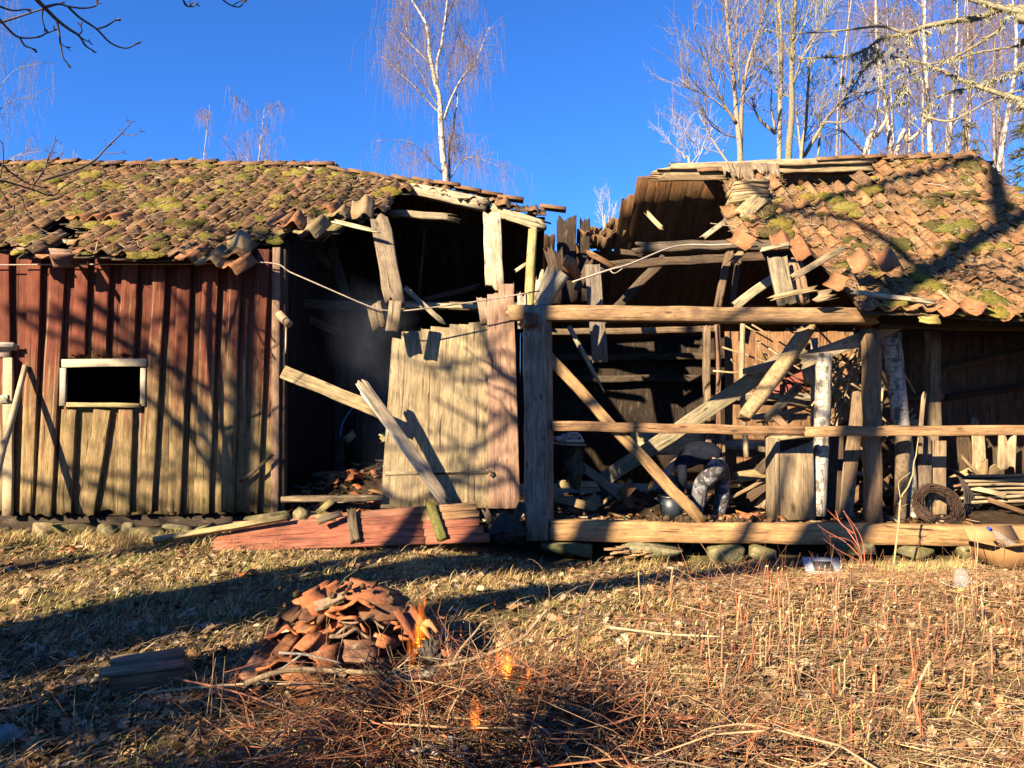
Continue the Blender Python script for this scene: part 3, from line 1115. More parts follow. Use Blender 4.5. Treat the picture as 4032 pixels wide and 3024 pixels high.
# eave boards hanging under the tile edge
for (a, b, ya, yb, wp, col, j) in (
        ((3230, 1130), (3020, 1010 + 170), 8.75, 8.85, 22, (.34, .25, .13), .1), ((3110, 1100), (3330, 970), 9.0, 9.1, 26, (.30, .24, .14), .1),
        ((2985, 985), (3115, 958), 9.3, 9.2, 16, (.40, .34, .22), .05), ((3345, 1145), (3690, 1195), 8.6, 8.6, 18, (.42, .36, .24), .05),
        ((3405, 1165), (3660, 1225), 8.7, 8.7, 60, (.20, .15, .10), .25), ((3610, 1250), (3705, 1262), 8.65, 8.6, 42, (.40, .30, .10), .04),
        ((3160, 1180), (3310, 1150), 8.8, 8.7, 44, (.24, .17, .10), .2), ((3690, 1140), (3780, 1215), 8.6, 8.55, 12, (.42, .30, .16), .05),
        ((1300, 866), (1498, 913), 9.5, 9.3, 17, (.55, .46, .30), .12), ((1247, 950), (1370, 860), 9.6, 9.7, 34, (.19, .155, .06), .2),
        ((1059, 930), (1180, 895), 9.2, 9.3, 22, (.20, .16, .07), .15), ((40, 985), (300, 995), 8.9, 8.9, 26, (.30, .2, .14), .08), ((210, 948), (330, 952), 9.15, 9.15, 18, (.45, .37, .25), .05)):
    m1 = MB()
    beam(m1, P(*a, ya), P(*b, yb), wp / FOC * ya, .022, face=(0, -1, .35), col=jit(col, .1), jag0=j, jag1=j, wob=.008, k=6, ww=.08)
    m1.build('eave_board', M_WOOD, barn)
# ragged board stubs left on the ridge
for i in range(9):
    px = 2850 + i * 25
    m1 = MB()
    beam(m1, P(px, 640, 12.05), P(px + R.uniform(-15, 25), 690 + R.uniform(-10, 50), 11.9), .12, .025, face=(0, -1, .4), col=jit((.30, .23, .15), .2), jag1=.14, jag0=.05, k=6)
    m1.build('roof_board', M_WOOD, barn)
# warped board ends bunched at the upper corner of the tiles
for i in range(7):
    m1 = MB()
    y_ = 735 + i * 11
    beam(m1, P(2865 + R.uniform(-10, 20), y_, 11.2), P(3020 + R.uniform(-20, 20), y_ + R.uniform(-12, 6), 11.3), .045, .16, face=(0, -1, .5), col=jit((.40, .30, .16), .25), bow=.03, jag0=.06, wob=.012)
    m1.build('roof_board', M_WOOD, barn)
m1 = MB()
beam(m1, P(2905, 860, 10.9), P(3000, 775, 11.1), .24, .03, face=(0, -1, .6), col=(.44, .35, .19), jag0=.15, jag1=.05, k=6)
m1.build('roof_board', M_WOOD, barn)


# ------------------------------------------------------------------ loose things around the barn
def plank(name, a, b, ya, yb, wp, t, col, label, cat, group=None, j0=.02, j1=.02, face=(0, -1, 0), mat=None, **kw):
    m1 = MB()
    beam(m1, P(*a, ya), P(*b, yb), wp / FOC * (ya + yb) / 2, t, face=face, col=col, jag0=j0, jag1=j1, k=5, **kw)
    return tag(m1.build(name, mat or M_WOOD), label, cat, group)


# barn door: a big board panel leaning in the opening
door = thing('door_panel', P(1760, 2000, 9.2), 'big plank door panel of pale grey boards, leaning upright in the barn opening', 'door')
m1 = MB()
xb = 1500
tops = [1352, 1335, 1312, 1300, 1293, 1285, 1280, 1276, 1270, 1262]
for i in range(10):
    w = 42.5
    xa = xb + w / 2
    xt = np.interp(xa, [1500, 1925], [1548, 1925])
    tp_ = np.interp(xt, [1548, 1600, 1700, 1925], [1345, 1306, 1288, 1262])
    beam(m1, P(xa, 1998 + R.uniform(-4, 6), 9.22), P(xt, tp_ + R.uniform(-3, 3), 9.36), w / FOC * 9.3 * 1.045, .03, col=jit(R.choice([(.345, .265, .15), (.31, .24, .14), (.365, .28, .16)]), .06), wob=.0015, jag1=.02, seg=10, ww=.004, edge=.97)
    xb += w
m1.build('board_panel', M_WOOD, door)
m1 = MB()
for (xa, xt, yt, w) in ((1958, 1950, 1148, 64), (2018, 1992, 1112, 62)):
    beam(m1, P(xa, 2002, 9.2), P(xt, yt, 9.33), w / FOC * 9.25, .034, col=jit((.36, .22, .15), .05), wob=.003, jag1=.04, seg=10)
beam(m1, P(1912, 1275, 9.33), P(1893, 1165, 9.34), 38 / FOC * 9.3, .03, col=(.36, .26, .18), jag1=.05)
o = m1.build('board_panel', M_WOOD, door)
o['label'] = 'taller reddish boards with traces of paint'
m1 = MB()
beam(m1, P(1515, 1864, 9.23), P(1935, 1858, 9.23), .04, .03, col=(.30, .24, .14), wob=.003)
m1.build('ledge', M_WOOD, door)
m1 = MB()
log(m1, [P(1915, 1850, 9.18), P(1938, 1860, 9.16), P(1930, 1875, 9.17)], .014, 6, col=(.1, .06, .04))
m1.build('hinge', M_SOOT, door)

m1 = MB()
beam(m1, P(1412, 1488, 8.72), P(1770, 1990, 9.05), .115, .05, face=(.25, -1, .2), col=(.42, .34, .24), jag0=.12, jag1=.03, k=6, wob=.005)
beam(m1, P(1400, 1510, 8.70), P(1748, 1996, 9.03), .03, .05, face=(-.2, -1, .2), col=(.66, .60, .48), jag0=.15, jag1=.05, k=5, wob=.006)
tag(m1.build('leaning_plank', M_WOOD), 'splintered grey plank with a white edge, leaning across the board door', 'plank')
plank('plank', (1112, 1462), (1500, 1622), 9.02, 8.85, 52, .04, (.34, .26, .14), 'weathered plank slanting down from the wing corner behind the white edged plank', 'plank')
m1 = MB()
log(m1, [P(100, 1440, 9.0), P(50, 1640, 8.7), P(-5, 1830, 8.45), P(-60, 2160, 8.1)], [.03, .034, .04, .045], 8, col=(.50, .40, .25))
tag(m1.build('leaning_pole', M_WOOD), 'thin pale pole leaning against the red wall left of the window', 'pole')
plank('stick', (940, 1900), (1080, 1788), 8.95, 8.98, 12, .02, DARK, 'short dark stick slanting up at the right end of the red wall', 'stick')
m1 = MB()
log(m1, [P(1127, 1275, 8.93), P(1126, 1340, 8.95), P(1124, 1392, 8.95)], [.012, .012, .005], 6, col=(.62, .5, .36))
tag(m1.build('hanging_stick', M_WOOD), 'thin pale stick hanging from the peg at the wing corner', 'stick')
# hanging board stumps at the foot of the broken rafter
plank('board_stump', (1470, 1187), (1498, 1300), 8.9, 8.9, 58, .035, (.20, .155, .105), 'grey board stump hanging askew, left one of the pair on the rope', 'board', j0=.05, j1=.04)
plank('board_stump', (1556, 1182), (1542, 1307), 8.85, 8.85, 50, .035, (.30, .235, .155), 'paler board stump hanging upright, right one of the pair on the rope', 'board', j0=.02, j1=.02)

# cable that runs under the eave and droops across the opening
m1 = MB()
pts = [P(-250, 1045, 8.95), P(325, 1041, 8.95), P(700, 1040, 8.95), P(1052, 1034, 8.95), P(1150, 1075, 8.9), P(1300, 1140, 8.85), P(1447, 1203, 8.82), P(1520, 1222, 8.85), P(1600, 1223, 8.88), P(1870, 1188, 8.95), P(2040, 1160, 8.95), P(2125, 1145, 8.95)]
log(m1, pts, .0085, 6, col=(.38, .31, .25), n=60)
tag(m1.build('rope', M_ROPE), 'thin grey rope along the eave that droops across the dark opening', 'rope')
m1 = MB()
log(m1, [P(2255, 1110, 9.0), P(2400, 1062, 9.2), P(2480, 1040, 9.4), P(2660, 970, 10.3), P(2820, 964, 10.35), P(2977, 958, 10.35)], [.012, .014, .013, .011, .01, .01], 6, col=(.48, .42, .34), n=40)
log(m1, [P(2400, 1063, 9.2), P(2420, 1076, 9.2), P(2455, 1055, 9.3)], .007, 5, col=(.48, .42, .34), n=12)
tag(m1.build('rope', M_ROPE), 'frayed pale rope slung up to the broken purlin over the open bay', 'rope')

# broken timbers standing behind the corner post
m1 = MB()
log(m1, [P(2088, 1290, 9.35), P(2084, 1160, 9.35), P(2098, 905, 9.45)], [.058, .06, .055], 10, col=(.46, .38, .15), n=8)
tag(m1.build('round_pole', M_WOOD), 'yellowish round pole standing upright behind the broken end of the plate beam', 'pole')
m1 = MB()
log(m1, [P(2100, 1250, 9.15), P(2150, 1180, 9.1), P(2222, 1078, 9.05)], [.08, .085, .075], 10, col=(.33, .28, .21), n=8)
tag(m1.build('log', M_WOOD), 'grey round log lying slantwise on top of the corner post', 'log')
plank('splintered_stump', (2055, 1300), (2056, 1148), 9.3, 9.3, 34, .06, (.60, .50, .36), 'white splintered stump beside the yellow pole, left of the corner post', 'board', j1=.1)
plank('splintered_stump', (2118, 1200), (2128, 1058), 9.3, 9.35, 30, .06, (.52, .41, .26), 'splintered stump with a crumbling top, right of the yellow pole', 'board', j1=.16)
plank('board', (2120, 1190), (2180, 1045), 9.2, 9.25, 46, .04, (.27, .235, .185), 'grey board leaning behind the slanting log on the corner post', 'board', j1=.12)
plank('stick', (2025, 1068), (2078, 1035), 9.4, 9.4, 13, .025, (.50, .36, .26), 'short pink brown stick poking out left of the yellow pole', 'stick')
plank('beam_stump', (2262, 1085), (2236, 1030), 9.8, 9.3, 44, .14, (.36, .15, .07), 'rusty red beam stump sticking out behind the slanting log', 'beam', j0=.02)
plank('hanging_board', (2333, 1040), (2363, 1430), 10.4, 10.2, 62, .03, (.20, .165, .125), 'wide dark board hanging straight down behind the plate beam', 'board', j1=.02)
m1 = MB()
log(m1, [P(2240, 1285, 9.9), P(2312, 1420, 9.85), P(2350, 1490, 9.8), P(2382, 1548, 9.8)], [.035, .032, .022, .003], 8, col=(.34, .29, .21))
tag(m1.build('hanging_stick', M_WOOD), 'pointed stick hanging slantwise in the dark bay under the plate beam', 'stick')
plank('wood_shard', (2540, 833), (2615, 910), 11.5, 11.3, 18, .03, (.50, .36, .2), 'small splintered wood shard hanging in front of the brown roof boards', 'board', j0=.1, j1=.1)
plank('diagonal_plank', (3164, 1360), (2350, 1908), 10.0, 10.9, 60, .045, (.30, .255, .16), 'long wide plank slanting across the bay behind the crouching person', 'plank')
m1 = MB()
log(m1, [P(3178, 1292, 9.5), P(3060, 1465, 9.45), P(2930, 1640, 9.35)], [.095, .10, .085], 11, rough=.14, col=(.34, .24, .13), n=10, jag=.08)
tag(m1.build('rotten_log', M_BARK), 'thick rotten broken log hanging slantwise from the plate beam', 'log')
m1 = MB()
log(m1, [P(2925, 1276, 10.5), P(2922, 1500, 10.5), P(2940, 1800, 10.4)], [.036, .038, .04], 9, col=(.38, .31, .20), n=10)
tag(m1.build('round_pole', M_WOOD), 'slim bare pole standing upright behind the slanting rotten log', 'pole')
m1 = MB()
log(m1, [P(2196, 1905, 9.9), P(2348, 1912, 9.9)], [.055, .06], 10, col=(.34, .26, .15), n=6)
tag(m1.build('log', M_WOOD), 'short round log lying on the rubble right of the corner post', 'log')
plank('plank', (2480, 1748), (2836, 1735), 11.5, 11.5, 96, .05, (.46, .35, .19), 'broad pale plank on edge behind the person, above their back', 'plank')
plank('plank', (2838, 1700), (2838, 1800), 11.4, 11.4, 34, .06, (.42, .31, .18), 'short upright board at the right end of the broad pale plank', 'plank')

# birch trunks used as props
for (pts, rd, lab) in (
        ([P(3245, 1392, 9.42), P(3238, 1640, 9.42), P(3222, 2030, 9.4)], [.096, .094, .088], 'straight birch log prop with clean white bark beside the plywood sheet'),
        ([P(3508, 1310, 9.5), P(3545, 1640, 9.5), P(3575, 1850, 9.5), P(3594, 2075, 9.5)], [.115, .10, .09, .085], 'leaning birch log prop with dark scarred bark under the roof edge')):
    m1 = MB()
    log(m1, pts, rd, 14, rough=.03, col=(.40, .37, .32), n=16)
    tag(m1.build('birch_log', M_BIRCH, smooth=False), lab, 'log', 'birch props in the open bay')
m1 = MB()
log(m1, [P(3555, 1700, 9.35), P(3548, 1900, 9.35), P(3540, 2060, 9.35)], [.10, .085, .07], 10, rough=.12, col=(.17, .12, .08), n=12)
tag(m1.build('rotten_log', M_BARK), 'dark rough bark log standing in front of the scarred birch prop', 'log')
plank('plank', (3325, 2045), (3385, 1540), 9.35, 9.55, 56, .03, (.26, .18, .11), 'tall plain plank leaning between the white birch prop and the square post', 'plank', j1=.05)
plank('plank', (3285, 2040), (3290, 1700), 9.6, 9.65, 60, .02, (.085, .055, .038), 'dark brown plank standing just right of the white birch prop', 'plank')
plank('plank', (3690, 2065), (3690, 1730), 9.55, 9.6, 70, .03, (.30, .215, .125), 'upright plank in a sunlit tone at the right of the dark rough log', 'plank')
plank('plank', (3640, 2060), (3640, 1722), 9.5, 9.55, 50, .03, (.17, .125, .085), 'upright plank in a shaded tone at the right of the dark rough log', 'plank')  # lighter and darker tones of this pair stand in for sun and shade
plank('lath', (3620, 1760), (3640, 1535), 9.3, 9.4, 16, .02, (.28, .2, .12), 'narrow pointed lath behind the rail, right of the dark rough log', 'lath', j1=.15)
plank('plank', (3200, 1640), (2960, 1640), 10.9, 11.1, 26, .04, (.48, .39, .26), 'pale plank lying level behind the foot of the slanting rotten log', 'plank', j0=.1)
plank('plank', (3175, 1600), (3010, 1655), 10.7, 10.7, 22, .04, (.40, .30, .18), 'brown plank sloping down behind the foot of the slanting rotten log', 'plank', j0=.1)
plank('wood_block', (3170, 1390), (3195, 1520), 9.9, 9.9, 46, .08, (.42, .35, .26), 'whitish wood block wedged left of the white birch prop', 'block', j0=.05, j1=.05)
plank('white_post', (3207, 1690), (3207, 1330), 10.3, 10.3, 24, .06, (.42, .36, .28), 'narrow pale painted post just behind the white birch prop', 'post')

# plywood sheet with a cut corner, on an open cabinet
m1 = MB()
pq = [(3053, 1790), (3200, 1738), (3212, 2045), (3056, 2050)]
F = [P(*p, 9.3) for p in pq]
B = [p + A(0, .022, 0) for p in F]
mid = lambda a, b, n: [a + (b - a) * i / n for i in range(n + 1)]
m1.add(F + B, [(0, 1, 2, 3), (7, 6, 5, 4), (0, 4, 5, 1), (1, 5, 6, 2), (2, 6, 7, 3), (3, 7, 4, 0)], None, [(p[2] * .7 + p[0] * .5, p[0] * .5) for p in F + B], (.34, .25, .15))
tag(m1.build('plywood_sheet', M_WOOD), 'stained plywood sheet with a slanted top, left of the white birch prop', 'sheet')
cab = thing('cabinet', P(3120, 2040, 9.75), 'old wooden cabinet with open top behind the plywood sheet', 'cabinet')
m1 = MB()
beam(m1, P(3042, 2045, 9.5), P(3042, 1722, 9.5), .05, .4, col=(.30, .23, .15))
m1.build('side_panel', M_WOOD, cab)
m1 = MB()
beam(m1, P(3030, 1725, 9.6), P(3200, 1708, 9.6), .05, .42, col=(.36, .29, .17), face=(0, -1, 0))
m1.build('top_frame', M_WOOD, cab)
m1 = MB()
beam(m1, P(3120, 2045, 9.9), P(3120, 1730, 9.9), .45, .02, col=(.10, .07, .05))
m1.build('back_panel', M_WOOD, cab)

# laths fanned out on the heap: each lath is a thing
m1 = MB()
beam(m1, A(0, 0, -.5), A(0, 0, .5), .022, .012, seg=3, col=(.50, .36, .2), wob=.004)
lath0 = m1.build('lath', M_WOOD, origin=(0, 0, 0))
m1 = MB()
beam(m1, A(0, 0, -.5), A(0, 0, .5), .024, .016, seg=3, col=(.34, .24, .14), wob=.004)
lath1 = m1.build('lath', M_WOOD, origin=(0, 0, 0))
nl = 0
for i in range(84):
    if i < 46:
        c = P(R.gauss(3335, 35), R.gauss(1520, 75), R.uniform(9.9, 10.7))
        ang = R.uniform(-1.3, 1.3)
    elif i < 70:
        c = P(R.uniform(3240, 3560), R.uniform(1440, 1830), R.uniform(9.9, 10.6))
        ang = R.uniform(-1.5, 1.5)
    else:
        c = P(R.uniform(2900, 3220), R.uniform(1300, 1480), R.uniform(10.6, 11.2))
        ang = R.gauss(1.1, .12) * 1.0
        ang = -ang if R.random() < .15 else ang
        ang = math.pi - ang if ang > 0 else ang
    o = (lath0 if i == 0 else lath1 if i == 1 else (lath0 if i % 2 else lath1).copy())
    if i > 1:
        SC.collection.objects.link(o)
    o.location = Vector(c)
    o.rotation_euler = (R.gauss(0, .3), ang, R.uniform(-.5, .5))
    s = R.uniform(.35, 1.1)
    o.scale = (1, 1, s)
    tag(o, 'thin loose lath of split wood in the jumbled heap behind the birch props', 'lath', 'jumbled laths behind the birch props')

# stacked boards and standing palings in the right-hand bay
for i in range(7):
    y_ = 1880 + i * 17
    plank('stacked_board', (3800 + R.uniform(-30, 20), y_ + R.uniform(-3, 3)), (4200, y_ - 10 + R.uniform(-6, 6)), 10.0 + R.uniform(-.1, .1), 10.1, 11, .2, jit((.36, .28, .17), .15),
          'grey board in the low stack at the right edge, one of several alike', 'board', 'boards stacked at the right edge', face=(0, -1, .25))
plank('paling', (3856, 1870), (3850, 1640), 10.3, 10.5, 52, .022, (.44, .33, .2), 'pointed sunlit paling under the rail, left one of two near the right edge', 'paling', j1=.2)
plank('paling', (3960, 1860), (3965, 1700), 10.4, 10.5, 70, .022, (.46, .35, .22), 'broad sunlit paling under the rail, nearest to the right edge', 'paling', j0=.1, j1=.15)
plank('rusty_rod', (3740, 1915), (4100, 1868), 9.9, 10.0, 8, .02, (.30, .12, .06), 'rusty rod lying slantwise over the stacked boards at the right edge', 'rod')

# coil of rusty wire
m1 = MB()
L_, RR = [], []
cc = P(3690, 1990, 9.3)
for i in range(70):
    t = np.linspace(R.uniform(0, 6), R.uniform(0, 6) + 6.3, 26)
    r = R.uniform(.17, .30)
    wv = R.uniform(-.07, .07)
    L_.append(np.stack([cc[0] + np.cos(t) * r + .02 * np.sin(t * 3 + i), cc[1] + wv + np.sin(t) * .1 + .02 * np.cos(t * 4), cc[2] + np.sin(t) * r * .8 + .015 * np.cos(5 * t + i)], 1))
tubes(m1, L_, .0042, np.array([jit((.07, .04, .028), .3) for _ in L_]))
tag(m1.build('wire_coil', M_TWIG), 'tangled coil of rusty wire below the rail in the right bay', 'wire')
for i in range(6):
    m1 = MB()
    t = np.linspace(-1.9, 1.7, 16)
    c = P(3735 + i * 7, 1940 + i * 2, 9.7 + i * .05)
    log(m1, np.stack([c[0] + np.cos(t) * .2, c[1] + np.sin(t) * .06, c[2] + np.sin(t) * .30], 1), .011, 6, col=(.05, .04, .035), n=20)
    tag(m1.build('barrel_hoop', M_SOOT), 'dark bent hoop in the row of hoops right of the wire coil', 'hoop', 'hoops beside the wire coil')

# sack and crumpled paper on a low shelf behind the corner post
m1 = MB()
blob(m1, P(2262, 1835, 9.8), (.12, .1, .22), 2, .8, 2.6, (.075, .068, .06))
tag(m1.build('sack', M_STONE), 'worn grey sack standing behind the corner post under the rail', 'sack')
m1 = MB()
beam(m1, P(2180, 1745, 9.7), P(2305, 1752, 9.7), .02, .3, col=(.34, .3, .24))
tag(m1.build('shelf_board', M_WOOD), 'short thin shelf board right of the corner post, below the rail', 'shelf')
m1 = MB()
for i in range(9):
    blob(m1, P(2200 + i * 8 + R.uniform(-8, 8), 1728 - R.uniform(0, 18), 9.65), (.05, .05, .035), 1, .7, 2.5, jit((.42, .40, .37), .3))
tag(m1.build('crumpled_paper', M_PAINT), 'crumpled pale paper lying on the thin shelf by the corner post', 'paper')
m1 = MB()
t = np.linspace(0, 2.6, 10)
c = P(2262, 1742, 9.55)
log(m1, np.stack([c[0] + np.cos(t) * .1, np.full(10, c[1]), c[2] + np.sin(t) * .12], 1), .012, 7, col=(.62, .6, .56), n=16)
log(m1, [c + A(-.11, 0, .02), c + A(.12, 0, .02)], .018, 7, col=(.55, .54, .5), n=6)
tag(m1.build('carrying_handle', M_PAINT), 'white curved handle of a tool standing on the thin shelf', 'handle')
m1 = MB()
log(m1, [P(1338, 1720, 10.4), P(1352, 1660, 10.4), P(1395, 1595, 10.5)], .012, 6, col=(.08, .22, .42), n=10)
tag(m1.build('water_hose', M_ROPE), 'thin blue hose curving up inside the dark opening', 'hose')
plank('bark_piece', (1352, 1742), (1405, 1702), 10.6, 10.7, 30, .02, (.42, .33, .16), 'yellow flake of bark lying lit in the dark opening', 'bark', j0=.06, j1=.06)
plank('bark_piece', (1475, 1728), (1545, 1718), 9.9, 9.9, 34, .02, (.42, .36, .16), 'yellow pointed bark piece poking out from behind the door panel', 'bark', j0=.12, j1=.03)

# timbers lying in the opening
plank('fallen_beam', (1215, 1868), (1530, 1862), 10.3, 10.2, 20, .12, (.20, .145, .09), 'upper fallen beam lying across the opening behind the rubble', 'beam', j0=.1)
plank('fallen_beam', (1100, 1966), (1515, 1960), 9.15, 9.2, 24, .14, (.27, .2, .12), 'lower fallen beam lying as a threshold across the opening', 'beam')
plank('board', (1238, 2030), (1340, 1950), 8.95, 9.2, 24, .02, (.42, .36, .14), 'short yellowish board sloping down over the threshold beam', 'board')

# broken boards and timbers thrown about in the bays
BB = 'broken old board in the jumbled timber heap behind the posts of the right bay'
for i in range(70):
    if i < 46:
        px, py, Y_ = R.uniform(3000, 3640), R.triangular(1380, 2010, 1950), R.uniform(9.8, 11.2)
    elif i < 58:
        px, py, Y_ = R.uniform(2200, 2700), R.uniform(1900, 2030), R.uniform(9.9, 11.5)
    else:
        px, py, Y_ = R.uniform(3650, 4050), R.uniform(1880, 2050), R.uniform(9.6, 10.6)
    a = R.gauss(0, .45) if R.random() < .6 else R.uniform(-1.4, 1.4)
    L_ = R.uniform(.25, 1.1)
    c = P(px, py, Y_)
    d = A(math.cos(a), R.uniform(-.4, .4), math.sin(a)) * L_ / 2
    m1 = MB()
    beam(m1, c - d, c + d, R.uniform(.04, .16), R.uniform(.015, .05), face=(R.uniform(-.3, .3), -1, R.uniform(0, .9)), col=jit(R.choice([GREY, GOLD, BROWN, (.42, .33, .2), OLD, (.3, .2, .11)]), .2), jag0=.06, jag1=.08, k=6)
    tag(m1.build('broken_board', M_WOOD), BB if i < 46 else 'broken old board lying on the rubble behind the sill beam' if i < 58 else 'broken old board lying by the wire coil in the right bay', 'board', 'boards in the timber heap' if i < 46 else 'boards on the rubble' if i < 58 else 'boards by the wire coil')
GB = 'broken board standing up crookedly around the caved in gap of the roof'
for i, (xa, ya, xb_, yb_, Y_, w_, c) in enumerate(((2180, 1200, 2190, 960, 11.5, 60, DARK), (2240, 1190, 2232, 838, 13.0, 72, DARK), (2298, 1190, 2303, 845, 13.1, 42, DARK), (2205, 1190, 2203, 850, 13.05, 22, DARK), (2420, 1050, 2300, 985, 12.3, 22, BROWN), (2440, 990, 2560, 1010, 12.0, 20, OLD), (2200, 1130, 2150, 960, 11.0, 36, OLD), (2270, 1150, 2330, 1010, 11.6, 30, OLD), (1640, 1190, 1900, 1120, 12.5, 20, OLD), (1590, 1130, 1760, 1285, 10.6, 20, (.42, .35, .24)), (1680, 830, 1650, 1180, 13.0, 12, OLD))):
    m1 = MB()
    beam(m1, P(xa, ya, Y_), P(xb_, yb_, Y_ + .1), w_ / FOC * Y_, .03, col=jit(c, .15), jag0=.03, jag1=.16, k=6, wob=.01)
    tag(m1.build('broken_board', M_WOOD), GB, 'board', 'boards around the roof gap')

# rubble inside, with sherds of tile
def rub(x, y):
    h = .16 + .12 * MN.noise(Vector((x * .9, y * .9, 5))) + .05 * MN.noise(Vector((x * 3, y * 3, 1))) + .03 * MN.noise(Vector((x * 8, y * 8, 1)))
    h += .48 * math.exp(-((x + 2.0) / .9) ** 2) * max(0, min(1, (y - 9.15) / .6)) * (1 if y < 10.4 else math.exp(-((y - 10.4) / .8) ** 2))
    h += .28 * math.exp(-((x + 1.35) / .7) ** 2 - ((y - 10.4) / .6) ** 2)
    h += .30 * math.exp(-((x - 3.3) / 1.4) ** 2 - ((y - 11.3) / .5) ** 2)
    if .9 < x < 3.2 and y < 10.4:
        h -= .06
    return max(h, .02) * min(1, (y - 9.0) / .25 + .35)


mb = MB()
xs = np.arange(-3.0, 7.6, .075)
ys = np.arange(9.1, 12.6, .075)
gx, gy = np.meshgrid(xs, ys)
hz = np.array([rub(a, b) for a, b in zip(gx.ravel(), gy.ravel())])
nx, ny = len(xs), len(ys)
ii = (np.arange(ny - 1)[:, None] * nx + np.arange(nx - 1)[None, :]).ravel()
mb.add(np.stack([gx.ravel(), gy.ravel(), hz], 1), np.stack([ii, ii + 1, ii + nx + 1, ii + nx], 1), None, None, (.05, .033, .02))
for i in range(1500):
    x, y = R.uniform(-2.9, 5.5), 9.1 + abs(R.gauss(0, 1.1))
    if y > 12.4:
        continue
    p = A(x, y, rub(x, y) + R.uniform(.0, .04))
    a = R.uniform(0, 6.28)
    l = R.uniform(.05, .3) * (.6 if i % 3 else 1)
    d = A(math.cos(a), math.sin(a), R.uniform(-.3, .3)) * l
    beam(mb, p - d / 2, p + d / 2, R.uniform(.015, .07), R.uniform(.006, .025), face=(R.uniform(-.5, .5), R.uniform(-.8, .2), 1), seg=1, k=2, col=jit(R.choice([BROWN, DARK, OLD, GREY, (.3, .2, .1), (.16, .07, .035)]), .3), wob=0)
tag(mb.build('rubble', M_DEBRIS, origin=(0, 9.1, 0)), 'rubble of rotten wood, bark and earth on the barn floor', 'rubble', None, 'stuff')
SH = 'broken orange tile sherd lying in the rubble of the barn opening'
for i in range(56):
    if i < 42:
        p = P(R.uniform(1110, 1510), R.uniform(1840, 1960), R.uniform(9.25, 10.0))
    else:
        x = R.choice([R.uniform(2.6, 3.3), R.uniform(.6, 1.6), R.uniform(3.3, 4.6)])
        p = A(x, R.uniform(9.3, 10.2), 0)
    p[2] = rub(p[0], p[1]) + .03
    m1 = MB()
    a = R.uniform(0, 6.28)
    put_tile(m1, p, A(math.cos(a), math.sin(a), R.gauss(0, .3)), A(-math.sin(a), math.cos(a), R.gauss(0, .35)), jit((.42, .15, .06), .2), tile_geo(R.uniform(.12, .24), R.uniform(.12, .26), .014, .03, brk=.25))
    tag(m1.build('tile_sherd', M_TILE), SH, 'tile sherd', 'tile sherds in the rubble')

# field stones of the plinth
STN = 'field stone of the plinth under the red wall'
for i, (px, py, rx, rz, nm) in enumerate([
        (20, 2075, .2, .12, 'dark mossy'), (95, 2085, .15, .1, ''), (180, 2070, .15, .11, ''), (300, 2075, .27, .14, 'long smooth grey'), (425, 2075, .16, .11, ''), (470, 2110, .11, .07, ''),
        (590, 2085, .20, .15, 'rounded bluish grey'), (505, 2060, .09, .07, ''), (690, 2068, .19, .09, ''), (790, 2070, .17, .09, ''), (880, 2075, .16, .1, ''), (1065, 2010, .22, .09, 'pale flat'), (1190, 2010, .14, .1, 'green grey'), (1290, 2020, .16, .09, ''), (-90, 2080, .2, .12, ''), (-200, 2080, .2, .12, ''),
        (240, 2115, .1, .06, ''), (170, 2100, .08, .06, '')]):
    m1 = MB()
    p = P(px, py, 8.92 if px < 1000 else 8.8)
    k_ = R.choice([.65, .85, 1.0, 1.25])
    slab(m1, p - A(0, 0, .05), (rx * 1.2 * k_, rx * .7, rz * R.uniform(.7, 1.15)), R.choice([9, 11, 13]), jit((.19, .155, .09), .35), rot=R.uniform(-.3, .3))
    tag(m1.build('field_stone', M_STONE), (nm + ' stone in the plinth under the red wall') if nm else STN, 'stone', 'stones under the red wall')
for i, (px, py, rx, rz, lab) in enumerate([
        (2230, 2165, .36, .10, 'long flat dark stone under the corner post'), (2560, 2165, .42, .10, 'long grey stone under the sill, below the person'), (2860, 2180, .24, .13, 'rounded pale green stone under the middle of the sill beam'),
        (2990, 2170, .2, .09, 'low pale stone just right of the rounded green stone'), (3350, 2160, .3, .09, 'flat shaded stone behind the red stemmed shrub'), (3830, 2170, .22, .08, 'low stone left of the cardboard box'), (3600, 2170, .24, .07, 'low stone under the sill behind the green grass tuft')]):
    m1 = MB()
    slab(m1, P(px, py, 8.95), (rx, .22, rz * 1.15), 13, jit((.19, .17, .10), .25))
    tag(m1.build('field_stone', M_STONE), lab, 'stone', 'stones under the sill beam')

